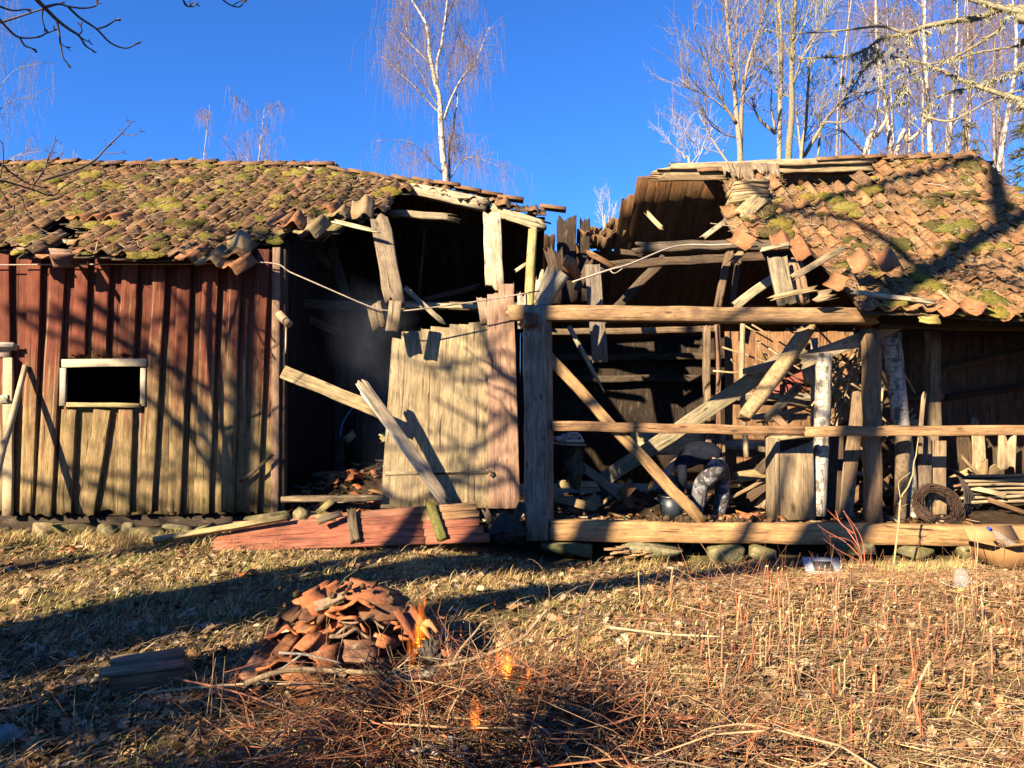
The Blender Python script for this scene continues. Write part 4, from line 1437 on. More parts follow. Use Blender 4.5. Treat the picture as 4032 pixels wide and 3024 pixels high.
# fallen red board panel in front of the opening
fp = thing('fallen_panel', P(1400, 2120, 8.5), 'red painted board panel fallen flat in front of the opening, with two cross battens', 'board panel')
TLp, TRp, BLp, BRp = P(930, 2058, 8.75), P(1865, 1978, 8.9), P(832, 2172, 8.3), P(1928, 2134, 8.42)
m1 = MB()
nrmp = nrm(np.cross(TRp - TLp, TLp - BLp))
nrmp = nrmp if nrmp[1] < 0 or nrmp[2] > 0 else -nrmp
for i in range(5):
    f = (i + .5) / 5
    a_, b_ = BLp + (TLp - BLp) * f, BRp + (TRp - BRp) * f
    ext = R.uniform(-.02, .10)
    d = nrm(b_ - a_)
    c = jit((.33, .115, .07) if i < 4 else (.33, .145, .09), .03)
    wl_, wr_ = np.linalg.norm(TLp - BLp) / 5 * 1.06, np.linalg.norm(TRp - BRp) / 5 * 1.06
    wm_ = wl_ + (wr_ - wl_) * .77
    beam(m1, a_ - d * ext, a_ + (b_ - a_) * .77, wl_, .026, w1=wm_, face=nrmp, col=c, jag0=.05, jag1=0, wob=.0006, k=5, ww=.004, edge=1.0)
    beam(m1, a_ + (b_ - a_) * .77, b_ + d * R.uniform(-.03, .03), wm_, .026, w1=wr_, face=nrmp, col=jit((.34, .20, .10), .05) if i > 2 else c, jag1=.02, wob=.0006, k=5, ww=.004, edge=1.0)
m1.build('boards', M_WOOD, fp)
for (xa, ya, xb_, yb_, col) in ((1380, 2000, 1395, 2136, (.16, .12, .075)), (1690, 1972, 1742, 2126, (.17, .165, .055))):
    m1 = MB()
    fa = (xa - 930) / 935
    a_ = TLp + (TRp - TLp) * fa + nrmp * .045
    b_ = BLp + (BRp - BLp) * ((xb_ - 832) / 1096) + nrmp * .045
    beam(m1, a_, b_, .10, .06, face=nrmp, col=col, jag0=.05, jag1=.05, wob=.008, k=5)
    m1.build('batten', M_MOSS if xa > 1500 else M_WOOD, fp)
plank('board', (1250, 2052), (1345, 2020), 8.5, 8.62, 34, .03, (.14, .105, .075), 'small dark board lying on the fallen red panel', 'board', face=tuple(nrmp))
plank('long_plank', (600, 2128), (1130, 2040), 8.35, 8.6, 22, .06, (.40, .31, .15), 'long narrow plank lying from the grass up onto the fallen red panel', 'plank', face=(0, -1, .6), wob=.006)
plank('charred_post', (1992, 2128), (2058, 1980), 8.7, 8.95, 34, .06, (.035, .028, .025), 'charred black stake leaning by the foot of the corner post', 'stake', mat=M_SOOT, j1=.05)
plank('charred_post', (1930, 2060), (1905, 1990), 8.75, 8.8, 26, .04, (.05, .035, .028), 'short charred stub at the right end of the fallen red panel', 'stake', mat=M_SOOT, j1=.1)
m1 = MB()
blob(m1, P(1985, 2080, 8.85), (.22, .16, .16), 3, .5, 2.5, (.03, .025, .022))
tag(m1.build('ash_heap', M_SOOT), 'small heap of black ash between the door panel and corner post', 'ash heap')
for i in range(16):
    p = P(R.uniform(2380, 2560), 2190 + R.uniform(-25, 20), 8.75)
    a = R.uniform(-.6, .6)
    m1 = MB()
    d = A(math.cos(a), math.sin(a) * .6, R.uniform(-.1, .25)) * R.uniform(.08, .22)
    beam(m1, p - d / 2 + A(0, 0, .03), p + d / 2 + A(0, 0, .03), .035, .012, face=(0, -.5, 1), col=jit((.32, .2, .1), .3), jag0=.03, jag1=.03, seg=2)
    tag(m1.build('wood_chip', M_WOOD), 'splintered wood chip in the scatter before the long grey stone', 'wood chip', 'wood chips before the sill')
m1 = MB()
for i in range(60):
    p = P(R.choice([R.gauss(2600, 22), R.gauss(2690, 22), R.uniform(2760, 3040)]), 2050 + R.uniform(-14, 10), 8.98)
    blob(m1, p, (R.uniform(.012, .04),) * 3, 1, .6, 2, jit((.075, .05, .03), .4))
tag(m1.build('earth_crumbs', M_DEBRIS), 'crumbs of dark earth lying on the sill beam', 'earth', None, 'stuff')

# ------------------------------------------------------------------ bucket, box, bottles, paper
M_BUCKET = mat_plain('blue_grey_plastic', (.03, .038, .052), .4, 0, .5, 12, .3)
M_CARD = mat_tint('cardboard', .85, 6, .85, 1.1, 0)


def lathe(mb, c, prof, col, n=24, ax=None):
    """profile [(r, z)] turned about the axis ax"""
    az = nrm(ax if ax is not None else (0, 0, 1))
    ex = nrm(np.cross(az, (.2, 1, .1)))
    ey = np.cross(az, ex)
    V = []
    for r, z in prof:
        for j in range(n):
            a = 2 * math.pi * j / n
            V.append(c + az * z + ex * r * math.cos(a) + ey * r * math.sin(a))
    m = len(prof)
    mb.add(V, [(i * n + j, i * n + (j + 1) % n, (i + 1) * n + (j + 1) % n, (i + 1) * n + j) for i in range(m - 1) for j in range(n)], None, None, col)


bk = thing('bucket', P(2645, 2045, 9.55), 'dark blue plastic bucket on the rubble beside the person', 'bucket')
c = P(2645, 2045, 9.55)
m1 = MB()
lathe(m1, c, [(0, 0), (.125, 0), (.16, .29), (.152, .29), (.118, .01), (0, .01)], (1, 1, 1))
m1.build('bucket_body', M_BUCKET, bk, smooth=False)
m1 = MB()
lathe(m1, c, [(.158, .27), (.172, .272), (.172, .295), (.158, .297), (.158, .27)], (1, 1, 1))
m1.build('rim', M_BUCKET, bk)
m1 = MB()
t = np.linspace(0, math.pi, 14)
log(m1, np.stack([c[0] + .165 * np.cos(t), c[1] - .11 * np.sin(t), c[2] + .27 - .12 * np.sin(t)], 1), .004, 6, col=(.3, .3, .3), n=18)
m1.build('handle', M_TWIG, bk)

bx = thing('cardboard_box', P(4050, 2240, 8.2), 'brown cardboard box with open flaps at the right edge of the grass', 'box')
m1 = MB()
b0 = P(3950, 2238, 8.2)


def sheet(mb, pts, t, col):
    F = np.array(pts, float)
    n = nrm(np.cross(F[1] - F[0], F[2] - F[0])) * t
    k = len(F)
    V = np.vstack([F, F - n])
    if k == 4:
        mb.add(V, [(0, 1, 2, 3), (7, 6, 5, 4)] + [(i, i + 4, (i + 1) % 4 + 4, (i + 1) % 4) for i in range(4)], None, V[:, :2], col)


ex, ey, h = A(.62, .12, 0), A(-.10, .40, 0), .22
q = [b0, b0 + ex, b0 + ex + ey, b0 + ey]
up = A(-.02, -.03, h)
CB = (.29, .16, .065)
for i in range(4):
    a_, b_ = q[i], q[(i + 1) % 4]
    o_ = A(0, 0, .012)
    f = (b_ - a_) * -.05
    sheet(m1, [a_ + o_, b_ + o_, b_ + up - f * (.9), a_ + up + f * (.9)], .005, jit(CB, .05))
sheet(m1, [q[0] + o_, q[3] + o_, q[2] + o_, q[1] + o_], .005, CB)
m1.build('box_body', M_CARD, bx)
fl = [(0, 1, A(.02, -.14, .06)), (3, 0, A(-.15, -.03, .04)), (2, 3, A(-.02, .10, .14))]
for (i, j, d) in fl:
    m1 = MB()
    a_, b_ = q[i] + up, q[j] + up
    sheet(m1, [a_, b_, b_ + d, a_ + d * 1.05], .005, jit((.36, .22, .10), .08))
    m1.build('flap', M_CARD, bx)

gm, t_, b_ = newmat('clear_plastic')
b_.inputs['Base Color'].default_value = (.82, .9, .96, 1)
b_.inputs['Roughness'].default_value = .12
b_.inputs['Transmission Weight'].default_value = .85
b_.inputs['IOR'].default_value = 1.15
b_.inputs['Alpha'].default_value = .4
bo = thing('plastic_bottle', P(3940, 2110, 8.35), 'clear plastic bottle with a blue cap leaning in the cardboard box', 'bottle')
m1 = MB()
pa, pb = P(3990, 2150, 8.4), P(3893, 2080, 8.3)
ax = nrm(pb - pa)
Lb = np.linalg.norm(pb - pa)
lathe(m1, pa, [(0, 0), (.035, 0), (.042, .01), (.042, Lb * .3), (.039, Lb * .33), (.042, Lb * .36), (.042, Lb * .6), (.03, Lb * .75), (.014, Lb * .88), (.013, Lb * .97)], (1, 1, 1), 16, ax)
m1.build('bottle_body', gm, bo, smooth=True)
m1 = MB()
lathe(m1, pa, [(0, Lb * .9), (.017, Lb * .9), (.018, Lb * 1.0), (.016, Lb * 1.03), (0, Lb * 1.03)], (1, 1, 1), 14, ax)
m1.build('cap', mat_plain('blue_cap', (.01, .06, .55), .35), bo)
ju = thing('plastic_jar', P(3790, 2400, 6.4), 'clear plastic jar with a yellow lid lying among the cut stems', 'jar')
pj = P(3788, 2400, 6.35)
pj[2] = .03
m1 = MB()
axj = nrm(A(.12, .25, 1))
lathe(m1, pj, [(.03, .0), (.052, .025), (.058, .06), (.058, .11), (.05, .15), (.03, .175), (0, .18)], (1, 1, 1), 18, axj)
m1.build('jar_body', gm, ju, smooth=True)
m1 = MB()
lathe(m1, pj, [(0, -.02), (.034, -.02), (.036, .0), (.034, .012), (0, .012)], (1, 1, 1), 16, axj)
m1.build('lid', mat_plain('yellow_lid', (.6, .38, .03), .4), ju)
mag = MB()
g0 = P(3240, 2205, 8.2)
g0[2] = gz(g0[0], g0[1]) + .085
for i, (c, s, dz) in enumerate((((.48, .55, .62), 1.0, 0), ((.05, .05, .06), .52, .006))):
    e1, e2 = A(.19, -.02, .0) * s, A(.03, .15, .07) * s
    cn = g0 + A(0, 0, dz)
    sheet(mag, [cn - e1 - e2, cn + e1 - e2, cn + e1 + e2, cn - e1 + e2], .003, c)
tag(mag.build('magazine', M_CARD), 'blue white magazine page lying on the ground by the red stemmed shrub', 'magazine')
# timber block at the lower left
bl = thing('timber_block', P(600, 2800, 4.15), 'short thick brown timber block with boards nailed on top, left of the tile heap', 'timber block')
a_, b2 = P(430, 2745, 4.2), P(745, 2695, 4.38)
a_[2] = b2[2] = .02
m1 = MB()
beam(m1, a_, b2, .14, .26, face=(.1, -1, 0), col=(.26, .13, .065), wob=.004)
m1.build('block', M_WOOD, bl)
m1 = MB()
up2 = A(0, 0, .085)
beam(m1, a_ + up2 + A(-.02, -.07, 0), b2 + up2 + A(.0, -.07, 0), .135, .022, face=(0, 0, 1), col=(.36, .24, .14))
beam(m1, a_ + up2 + A(-.04, .075, .012), b2 + up2 + A(-.06, .07, .012), .15, .025, face=(0, 0, 1), col=(.30, .21, .13))
m1.build('top_board', M_WOOD, bl)

# ------------------------------------------------------------------ heap of clay roof tiles
PL = 'broken orange roof tile lying in the big tile heap in the foreground'
tiles_n = 0


def heap_tile(a, b, ya, yb, nv, w=.2, col=(.40, .135, .055), label=None, brk=.2, amp=.022):
    """a tile whose long axis runs from pixel a to pixel b"""
    p, q = P(*a, ya), P(*b, yb)
    ey = nrm(q - p)
    ex = nrm(np.cross(ey, nrm(nv)))
    if ex[0] < 0 and abs(ex[0]) > .3:
        ex = -ex
        pass
    ez = np.cross(ex, ey)
    m1 = MB()
    L = np.linalg.norm(q - p)
    put_tile(m1, p, ex, ey, jit(col, .15), tile_geo(w, L, .013, amp, brk=brk))
    return tag(m1.build('roof_tile', M_TILE), label or PL, 'roof tile', 'tiles of the heap')


OR, DK, GR = (.44, .15, .06), (.15, .07, .04), (.24, .17, .11)
KEY = [((1172, 2385), (1335, 2285), 4.5, 4.65, (-.3, -.6, .8), .17, OR, 'long tile with rough edges, topmost at the left of the heap'), ((1368, 2300), (1610, 2366), 4.55, 4.6, (.3, -.25, 1), .24, (.36, .13, .06), 'large arched tile crowning the heap, sloping to the right'),
       ((1100, 2450), (1168, 2370), 4.6, 4.75, (-.7, -.5, .6), .14, DK, None), ((1205, 2400), (1300, 2350), 4.4, 4.5, (0, -1, .4), .2, OR, None), ((1385, 2385), (1400, 2350), 4.3, 4.75, (0, 0, 1), .25, OR, None), ((1400, 2392), (1618, 2378), 4.45, 4.55, (0, -.3, 1), .25, DK, None),
       ((1370, 2440), (1380, 2420), 4.25, 4.65, (.5, 0, 1), .26, OR, None), ((1430, 2445), (1440, 2440), 4.28, 4.7, (.2, 0, 1), .24, GR, None), ((1378, 2496), (1385, 2480), 4.22, 4.6, (.1, 0, 1), .22, GR, None), ((1350, 2528), (1505, 2540), 4.2, 4.25, (0, -.2, 1), .22, (.30, .15, .08), None), ((1352, 2545), (1500, 2560), 4.18, 4.22, (0, -.2, 1), .22, (.28, .15, .09), None),
       ((1110, 2490), (1115, 2470), 4.3, 4.6, (0, 0, 1), .18, OR, None), ((1190, 2495), (1250, 2460), 4.3, 4.4, (0, -1, .6), .14, OR, None), ((1062, 2595), (1145, 2500), 4.2, 4.4, (-.6, -.8, .5), .14, (.46, .19, .085), 'smooth pale orange tile standing on its end at the left of the heap'),
       ((1150, 2575), (1222, 2500), 4.15, 4.3, (-.6, -.2, .8), .2, OR, None), ((932, 2690), (1012, 2572), 4.1, 4.3, (-.5, -.9, .5), .17, (.43, .21, .11), 'pale tile leaning at the lower left foot of the heap'), ((1010, 2572), (1090, 2510), 4.3, 4.4, (-.4, -.7, .7), .18, DK, None), ((1225, 2600), (1340, 2530), 4.1, 4.25, (.1, -.8, .6), .2, (.40, .15, .07), None),
       ((755, 2772), (865, 2690), 4.0, 4.2, (-.3, -.6, .9), .13, OR, 'tile slid to the left away from the heap, near the timber block'), ((850, 2770), (925, 2690), 3.95, 4.1, (-.3, -.7, .8), .16, (.40, .15, .07), None), ((1575, 2400), (1665, 2530), 4.4, 4.3, (.6, -.4, .7), .16, (.30, .11, .055), 'dark tile slanting down at the right end of the heap'), ((1480, 2500), (1555, 2530), 4.1, 4.15, (0, -.4, 1), .1, OR, None),
       ((1030, 2630), (1100, 2560), 4.15, 4.3, (-.2, -.9, .4), .16, DK, None), ((1120, 2680), (1240, 2640), 4.0, 4.1, (0, -.7, .7), .18, (.38, .16, .07), None), ((1130, 2720), (1290, 2660), 3.95, 4.05, (0, -.7, .7), .18, (.42, .17, .07), None), ((1400, 2700), (1520, 2660), 3.95, 4.1, (0, -.6, .7), .16, (.40, .16, .07), None), ((1660, 2455), (1720, 2530), 4.3, 4.3, (.5, -.6, .6), .08, (.44, .2, .08), None)]
for (a, b, ya, yb, nv, w, col, lab) in KEY:
    heap_tile(a, b, ya, yb, nv, w, col, lab)
for i in range(150):
    s = R.random()
    cx = R.gauss(-.95, .26) if i < 132 else R.uniform(-1.62, -1.2)
    cy = R.uniform(4.35, 4.95) if i < 132 else R.uniform(4.05, 4.5)
    hmax = .50 * max(0, 1 - (abs(cx + .93) / .68) ** 1.6) * max(0, 1 - ((cy - 4.62) / .62) ** 2)
    z = R.uniform(.02, max(.05, hmax - .03))
    m1 = MB()
    a = R.uniform(0, 6.28)
    tl = (cx + .93) * 1.1
    ex = A(math.cos(a), math.sin(a), -tl * .6 * math.cos(a) + R.gauss(0, .16))
    ey = A(-math.sin(a), math.cos(a), tl * .6 * math.sin(a) + R.gauss(0, .16))
    L = R.uniform(.14, .34)
    put_tile(m1, A(cx, cy, z) - nrm(ey) * L / 2, ex, ey, jit(R.choice([OR, OR, (.36, .13, .06), DK, GR]), .15), tile_geo(R.uniform(.13, .24), L, .015, .016, brk=.3))
    tag(m1.build('roof_tile', M_TILE), PL, 'roof tile', 'tiles of the heap')
m1 = MB()
for i in range(26):
    p = P(R.uniform(1100, 1560), R.uniform(2290, 2470), 4.45)
    blob(m1, p, (R.uniform(.008, .022),) * 3, 1, .9, 3, jit((.09, .06, .035), .4))
tag(m1.build('moss_crumbs', M_MOSS), 'crumbs of dry moss clinging to the tile heap', 'moss', None, 'stuff')

# ------------------------------------------------------------------ brushwood and fire
def rdir0(d, ang):
    a = nrm(np.cross(d, NR.normal(0, 1, 3)))
    return nrm(d) * math.cos(ang) + a * math.sin(ang)


pts, rad, col = [], [], []


def hump(x, y):
    return .02 + .23 * math.exp(-((x + .25) / .85) ** 2 - ((y - 3.42) / .33) ** 2) + .17 * math.exp(-((x - .12) / .45) ** 2 - ((y - 4.1) / .3) ** 2)


TWC = [(.26, .10, .05), (.17, .075, .038), (.33, .22, .12), (.24, .185, .13), (.10, .05, .03), (.38, .16, .075), (.44, .29, .16), (.30, .11, .055)]


def brush_twig(p, d, l, r, c, up=0.):
    s = np.linspace(0, 1, 6)[:, None]
    bend = A(R.gauss(0, .13), R.gauss(0, .13), R.gauss(.02, .09)) * l
    q = p + d * l * s + bend * (4 * s * (1 - s)) + NR.normal(0, .006, (6, 3)) * s
    q[:, 2] = np.maximum(q[:, 2], np.array([gz(a, b) for a, b in q[:, :2]]) + .004)
    pts.append(q)
    rad.append(np.linspace(r, r * .4, 6))
    col.append(c)
    return q


for i in range(980):
    x, y = R.gauss(-.28, .50), R.gauss(3.5, .25)
    if i % 7 == 2:
        x, y = R.gauss(.1, .3), R.gauss(4.05, .18)
    if i % 4 == 1:
        x, y = R.gauss(-.15, .5), R.gauss(3.22, .14)
    if i % 6 == 0:
        x, y = R.gauss(.35, .45), R.gauss(3.5, .3)
    if not (-1.5 < x < 1.3 and 2.95 < y < 4.4):
        continue
    z = gz(x, y) + hump(x, y) * R.random() ** .6
    l = R.choice([.3, .45, .6, .85, 1.1]) * R.uniform(.6, 1.2)
    a = R.gauss(.15, .7) + (math.pi if R.random() < .45 else 0)
    if R.random() < .3:
        a = R.uniform(0, 6.283)
    el = R.gauss(.03, .2) + (R.uniform(.2, .7) if R.random() < .08 else 0)
    d = A(math.cos(a) * math.cos(el), math.sin(a) * math.cos(el), math.sin(el))
    burnt = math.exp(-((x - .05) / .4) ** 2 - ((y - 3.55) / .4) ** 2)
    c = jit(R.choice(TWC), .25) * (.22 if R.random() < burnt * .75 else 1)
    r = R.choice([.0025, .003, .004, .005, .008 if R.random() < .5 else .003])
    q = brush_twig(A(x, y, z) - d * l * .5, d, l, r, c)
    for k in range(R.randint(2, 5)):
        j = R.randint(1, 4)
        dd = rdir0(d, R.uniform(.35, .95))
        q2 = brush_twig(q[j], dd, l * R.uniform(.2, .5), r * .55, c)
        if R.random() < .5:
            brush_twig(q2[R.randint(1, 4)], rdir0(dd, .7), l * R.uniform(.1, .25), r * .38, c)
mb = MB()
tubes(mb, np.array(pts), np.array(rad), np.array(col))
tag(mb.build('brushwood_pile', M_TWIG, origin=(-.35, 3.75, 0)), 'low pile of thin tangled twigs burning in the foreground', 'brushwood', None, 'stuff')


def branch(name, polys, lab, mat=None, cat='branch', group=None, sides=7):
    m1 = MB()
    for (pp, r0, r1, cl) in polys:
        log(m1, pp, np.linspace(r0, r1, 6), sides, rough=.10, col=jit(cl, .08), n=max(10, len(pp) * 4))
    return tag(m1.build(name, mat or M_BARK), lab, cat, group)


LB = (.31, .23, .14)
q = lambda L_, y0, y1: [P(x, y, y0 + (y1 - y0) * i / (len(L_) - 1)) for i, (x, y) in enumerate(L_)]
branch('branch', [(q([(968, 2690), (1108, 2643), (1247, 2638), (1446, 2648), (1620, 2643), (1780, 2613), (1900, 2583), (1977, 2553), (2062, 2508), (2112, 2449), (2156, 2399)], 3.72, 3.95), .015, .006, LB),
                  (q([(1780, 2613), (1820, 2548), (1868, 2493), (1900, 2450)], 3.92, 4.0), .008, .004, LB), (q([(1716, 2640), (1770, 2677), (1812, 2708)], 3.88, 3.7), .007, .003, LB), (q([(1977, 2553), (1985, 2530), (1998, 2515)], 3.97, 3.97), .004, .002, LB), (q([(1540, 2650), (1560, 2690), (1575, 2710)], 3.85, 3.75), .008, .005, LB)],
       'long pale branch lying across the top of the brushwood pile')
branch('branch', [(q([(1098, 2571), (1190, 2576), (1260, 2590), (1345, 2612)], 3.8, 3.85), .007, .004, (.30, .28, .23)), (q([(1190, 2576), (1122, 2624), (1090, 2640)], 3.82, 3.8), .006, .003, (.30, .28, .23))], 'grey forked twig lying in front of the tile heap')
branch('branch', [(q([(1490, 2715), (1600, 2672), (1720, 2650)], 3.65, 3.75), .017, .02, (.33, .30, .24))], 'short thick lichen grey branch under the long pale branch')
branch('branch', [(q([(562, 2730), (760, 2708), (1000, 2692), (1285, 2697)], 3.75, 3.8), .006, .005, (.58, .45, .28))], 'straight peeled pale stick sticking out over the timber block')
branch('branch', [(q([(690, 2671), (850, 2705), (980, 2740), (1100, 2790)], 3.7, 3.6), .005, .003, (.40, .17, .10))], 'thin reddish stick crossing the peeled pale stick', M_TWIG)
branch('branch', [(q([(1820, 2680), (1930, 2640), (1990, 2600)], 3.6, 3.7), .006, .004, LB), (q([(1925, 2645), (1985, 2710), (2020, 2760)], 3.63, 3.55), .006, .003, LB)], 'forked pale twig to the right of the flames')
branch('branch', [(q([(1840, 2790), (1990, 2775), (2087, 2772), (2236, 2787), (2345, 2812), (2440, 2855)], 3.45, 3.35), .008, .004, (.32, .24, .15)), (q([(2340, 2812), (2360, 2900), (2410, 3010)], 3.36, 3.2), .004, .002, (.32, .24, .15))], 'knotty brown branch reaching to the right over dark grass')
branch('branch', [(q([(1735, 2968), (1800, 2990), (1880, 3030)], 3.2, 3.1), .011, .009, (.25, .17, .10))], 'stout brown branch end at the lower edge of the brushwood')
branch('branch', [(q([(2080, 2700), (2260, 2655), (2430, 2640), (2580, 2632)], 3.8, 4.0), .005, .003, (.30, .14, .08)), (q([(2060, 2705), (2200, 2670), (2320, 2650)], 3.8, 3.9), .004, .002, (.30, .14, .08))], 'long dark red twig lying from the flames out over the straw', M_TWIG)
branch('branch', [(q([(2400, 2470), (2530, 2486), (2640, 2498), (2836, 2507)], 4.6, 4.5), .008, .006, (.55, .42, .25))], 'pale straight stick lying on the straw right of the fire')
branch('sapling', [(q([(2395, 2195), (2335, 2300), (2290, 2400), (2271, 2548), (2266, 2700)], 3.9, 3.85), .003, .007, (.15, .09, .065)), (q([(2340, 2295), (2318, 2280), (2295, 2282)], 3.9, 3.9), .002, .001, (.15, .09, .065))], 'slender dark upright stem standing right of the fire', M_TWIG, 'stem')
branch('charred_branch', [(q([(2205, 2960), (2212, 2925), (2222, 2895)], 3.3, 3.3), .012, .008, (.5, .49, .47))], 'short white ash coated stick standing in the dark twigs', M_SOOT, 'branch')
m1 = MB()
blob(m1, P(1700, 2580, 3.95), (.05, .045, .06), 2, 1.1, 4, (.045, .042, .036))
tag(m1.build('charred_stump', M_SOOT), 'charred grey wood lump standing in the flames', 'stump')
mb = MB()
for i in range(260):
    x, y = R.gauss(.0, .4), R.gauss(3.6, .3)
    blob(mb, A(x, y, gz(x, y) + R.uniform(0, .05)), (R.uniform(.01, .035), R.uniform(.01, .03), R.uniform(.008, .02)), 1, .6, 2, jit((.02, .018, .016) if i % 6 else (.25, .25, .25), .3))
for (px, py, n, sx, sy) in ((1740, 2955, 16, 60, 16),):
    for i in range(n):
        blob(mb, P(R.gauss(px, sx), R.gauss(py, sy), 3.1 + R.uniform(-.05, .05)), (.02, .015, .008), 1, .6, 2, jit((.17, .155, .15), .5))
tag(mb.build('ashes', M_SOOT, origin=(0, 3.6, 0)), 'black ash and embers under the burning twigs', 'ash', None, 'stuff')

# scorched earth round the fire: a thin crust over the grass
mb = MB()
n1, n2 = 14, 40
V, Q = [], []
for i in range(n1 + 1):
    for j in range(n2):
        a = 2 * math.pi * j / n2
        k = (1 + .35 * MN.noise(Vector((math.cos(a) * 1.6, math.sin(a) * 1.6, 4))) + .12 * MN.noise(Vector((math.cos(a) * 6, math.sin(a) * 6, 8)))) * i / n1
        x, y = .12 + math.cos(a) * k * 1.15, 3.42 + math.sin(a) * k * .62
        V.append((x, y, gz(x, y) + .012 + .012 * MN.noise(Vector((x * 9, y * 9, 2)))))
for i in range(n1):
    for j in range(n2):
        Q.append((i * n2 + j, i * n2 + (j + 1) % n2, (i + 1) * n2 + (j + 1) % n2, (i + 1) * n2 + j))
mb.add(V, Q, None, None, (.022, .018, .014))
o = mb.build('scorched_ground', M_DEBRIS, origin=(0, 3.4, 0))
o['kind'] = 'structure'

# flames
fm = bpy.data.materials.new('flame')
fm.use_nodes = True
t = fm.node_tree
t.nodes.clear()
o_ = N(t, 'OutputMaterial')
em = N(t, 'Emission')
nz = noise(t, mapped(t, coord(t), (60, 60, 22)), 1, 3, .6, 1.0)
em.inputs[0].default_value = (1.0, .19, .012, 1)
t.links.new(remap(t, nz, .37, .66, .2, 8.5), em.inputs[1])
t.links.new(em.outputs[0], o_.inputs['Volume'])
fire = thing('fire', P(1900, 2760, 3.7), 'small orange fire burning in the brushwood pile', 'fire')
FL = []
for i in range(9):
    FL.append((R.gauss(1650, 14), R.gauss(2560, 30), 3.98, R.uniform(.12, .26), R.uniform(.014, .034)))
for i in range(24):
    FL.append((R.gauss(1985, 40), R.gauss(2655, 18), 3.62, R.uniform(.05, .10), R.uniform(.012, .024)))
for i in range(12):
    FL.append((R.gauss(2080, 28), R.gauss(2695, 14), 3.55, R.uniform(.03, .07), R.uniform(.009, .018)))
for i in range(14):
    FL.append((R.gauss(1672, 50), R.gauss(2740, 34), 3.36, R.uniform(.02, .06), R.uniform(.006, .014)))
for i in range(6):
    FL.append((R.gauss(1878, 12), R.gauss(2870, 14), 3.14, R.uniform(.07, .14), R.uniform(.014, .026)))
for i in range(12):
    FL.append((R.gauss(1800, 120), R.gauss(2830, 60), 3.2, R.uniform(.02, .05), R.uniform(.005, .011)))
FL += [(1768, 2520, 4.0, .05, .008), (1815, 2500, 4.0, .05, .007), (1955, 2555, 3.95, .05, .009), (2135, 2740, 3.7, .04, .006), (1995, 2590, 3.9, .09, .012), (1825, 2450, 4.0, .04, .005), (1950, 2380, 4.0, .03, .004)]
for (px, py, Y, h, w) in FL + [(a + R.gauss(0, 9), b + R.gauss(0, 9), c - .02, d * R.uniform(.5, 1.1), e * R.uniform(.5, .9)) for (a, b, c, d, e) in FL[:58] if R.random() < .4][:18]:
    h, w = h * 1.3, w * .66
    m1 = MB()
    c = P(px, py, Y)
    V, U = [], []
    o1, n1, k1 = R.uniform(0, 50), 9, 7
    for i in range(n1):
        f = i / (n1 - 1)
        r = 1.35 * w * (math.sin(math.pi * min(1, f * .97 + .06)) ** .7) * (1 - f * .62)
        cx = MN.noise(Vector((o1, f * 3.2, 0))) * w * 3.6 * f
        for j in range(k1):
            a = 6.283 * j / k1
            V.append(c + A(cx + math.cos(a) * r, math.sin(a) * r, f * h))
            U.append((j / k1, f))
    m1.add(V, [(i * k1 + j, i * k1 + (j + 1) % k1, (i + 1) * k1 + (j + 1) % k1, (i + 1) * k1 + j) for i in range(n1 - 1) for j in range(k1)], None, U)
    m1.build('flame', fm, fire, smooth=True)

# ------------------------------------------------------------------ ground cover
def blades(mb, x, y, h, lean, wid, col, z0=None):
    n = len(x)
    a = NR.uniform(0, 6.283, n)
    z = gzv(x, y) if z0 is None else z0
    b = np.stack([x, y, z - .005], 1)
    d = np.stack([np.cos(a), np.sin(a), np.zeros(n)], 1)
    wv = np.stack([-np.sin(a + .6), np.cos(a + .6), np.zeros(n)], 1) * wid[:, None] / 2
    m = b + d * (lean * h * .4)[:, None] + np.stack([np.zeros(n), np.zeros(n), h * np.sqrt(np.maximum(.02, 1 - lean ** 2)) * .6], 1)
    tp = b + d * (lean * h)[:, None] + np.stack([np.zeros(n), np.zeros(n), h * np.sqrt(np.maximum(.02, 1 - lean ** 2)) * .85], 1)
    V = np.stack([b - wv, b + wv, m - wv * .8, m + wv * .8, tp], 1).reshape(-1, 3)
    k = np.arange(n) * 5
    mb.add(V, np.stack([k, k + 1, k + 3, k + 2], 1), np.stack([k + 2, k + 3, k + 4], 1), None, np.repeat(col, 5, 0))


def pick(cols, n, var=.25):
    c = np.array(cols)[NR.integers(0, len(cols), n)]
    return c * NR.uniform(1 - var, 1 + var, (n, 1))


STRAW = [(.70, .53, .24), (.56, .39, .16), (.74, .60, .31), (.36, .22, .09), (.22, .13, .05), (.30, .18, .08)]
GREEN = [(.22, .26, .06), (.30, .32, .08), (.38, .36, .12), (.15, .19, .045)]
n = 270000
yy = 2.7 + 6.6 * NR.random(n) ** 1.25
xx = NR.uniform(-1, 1, n) * (yy * .74 + .5)
far = NR.random(n) < .28
xx = np.where(far, NR.uniform(-1, 1, n) * (yy * .5 + 5.5), xx)
dn = np.array([MN.noise(Vector((a * .9, b * 1.3, 7))) + .6 * MN.noise(Vector((a * 3.3, b * 3.3, 2))) for a, b in zip(xx, yy)])
keep = (NR.random(n) < np.clip(.52 + dn * 1.5, .03, 1)) & ~((yy > 8.65) & (xx > -2.6)) & (yy < 9.0)
keep &= ~((((xx - .12) / 1.1) ** 2 + ((yy - 3.42) / .6) ** 2 < 1) & (NR.random(n) < .8))
right = np.clip((xx - .8 - (yy - 5) * .1) / .8, 0, 1) * np.clip((8.6 - yy) / .8, 0, 1)
keep &= NR.random(n) > right * .5
xx, yy, dn, right = xx[keep], yy[keep], dn[keep], right[keep]
n = len(xx)
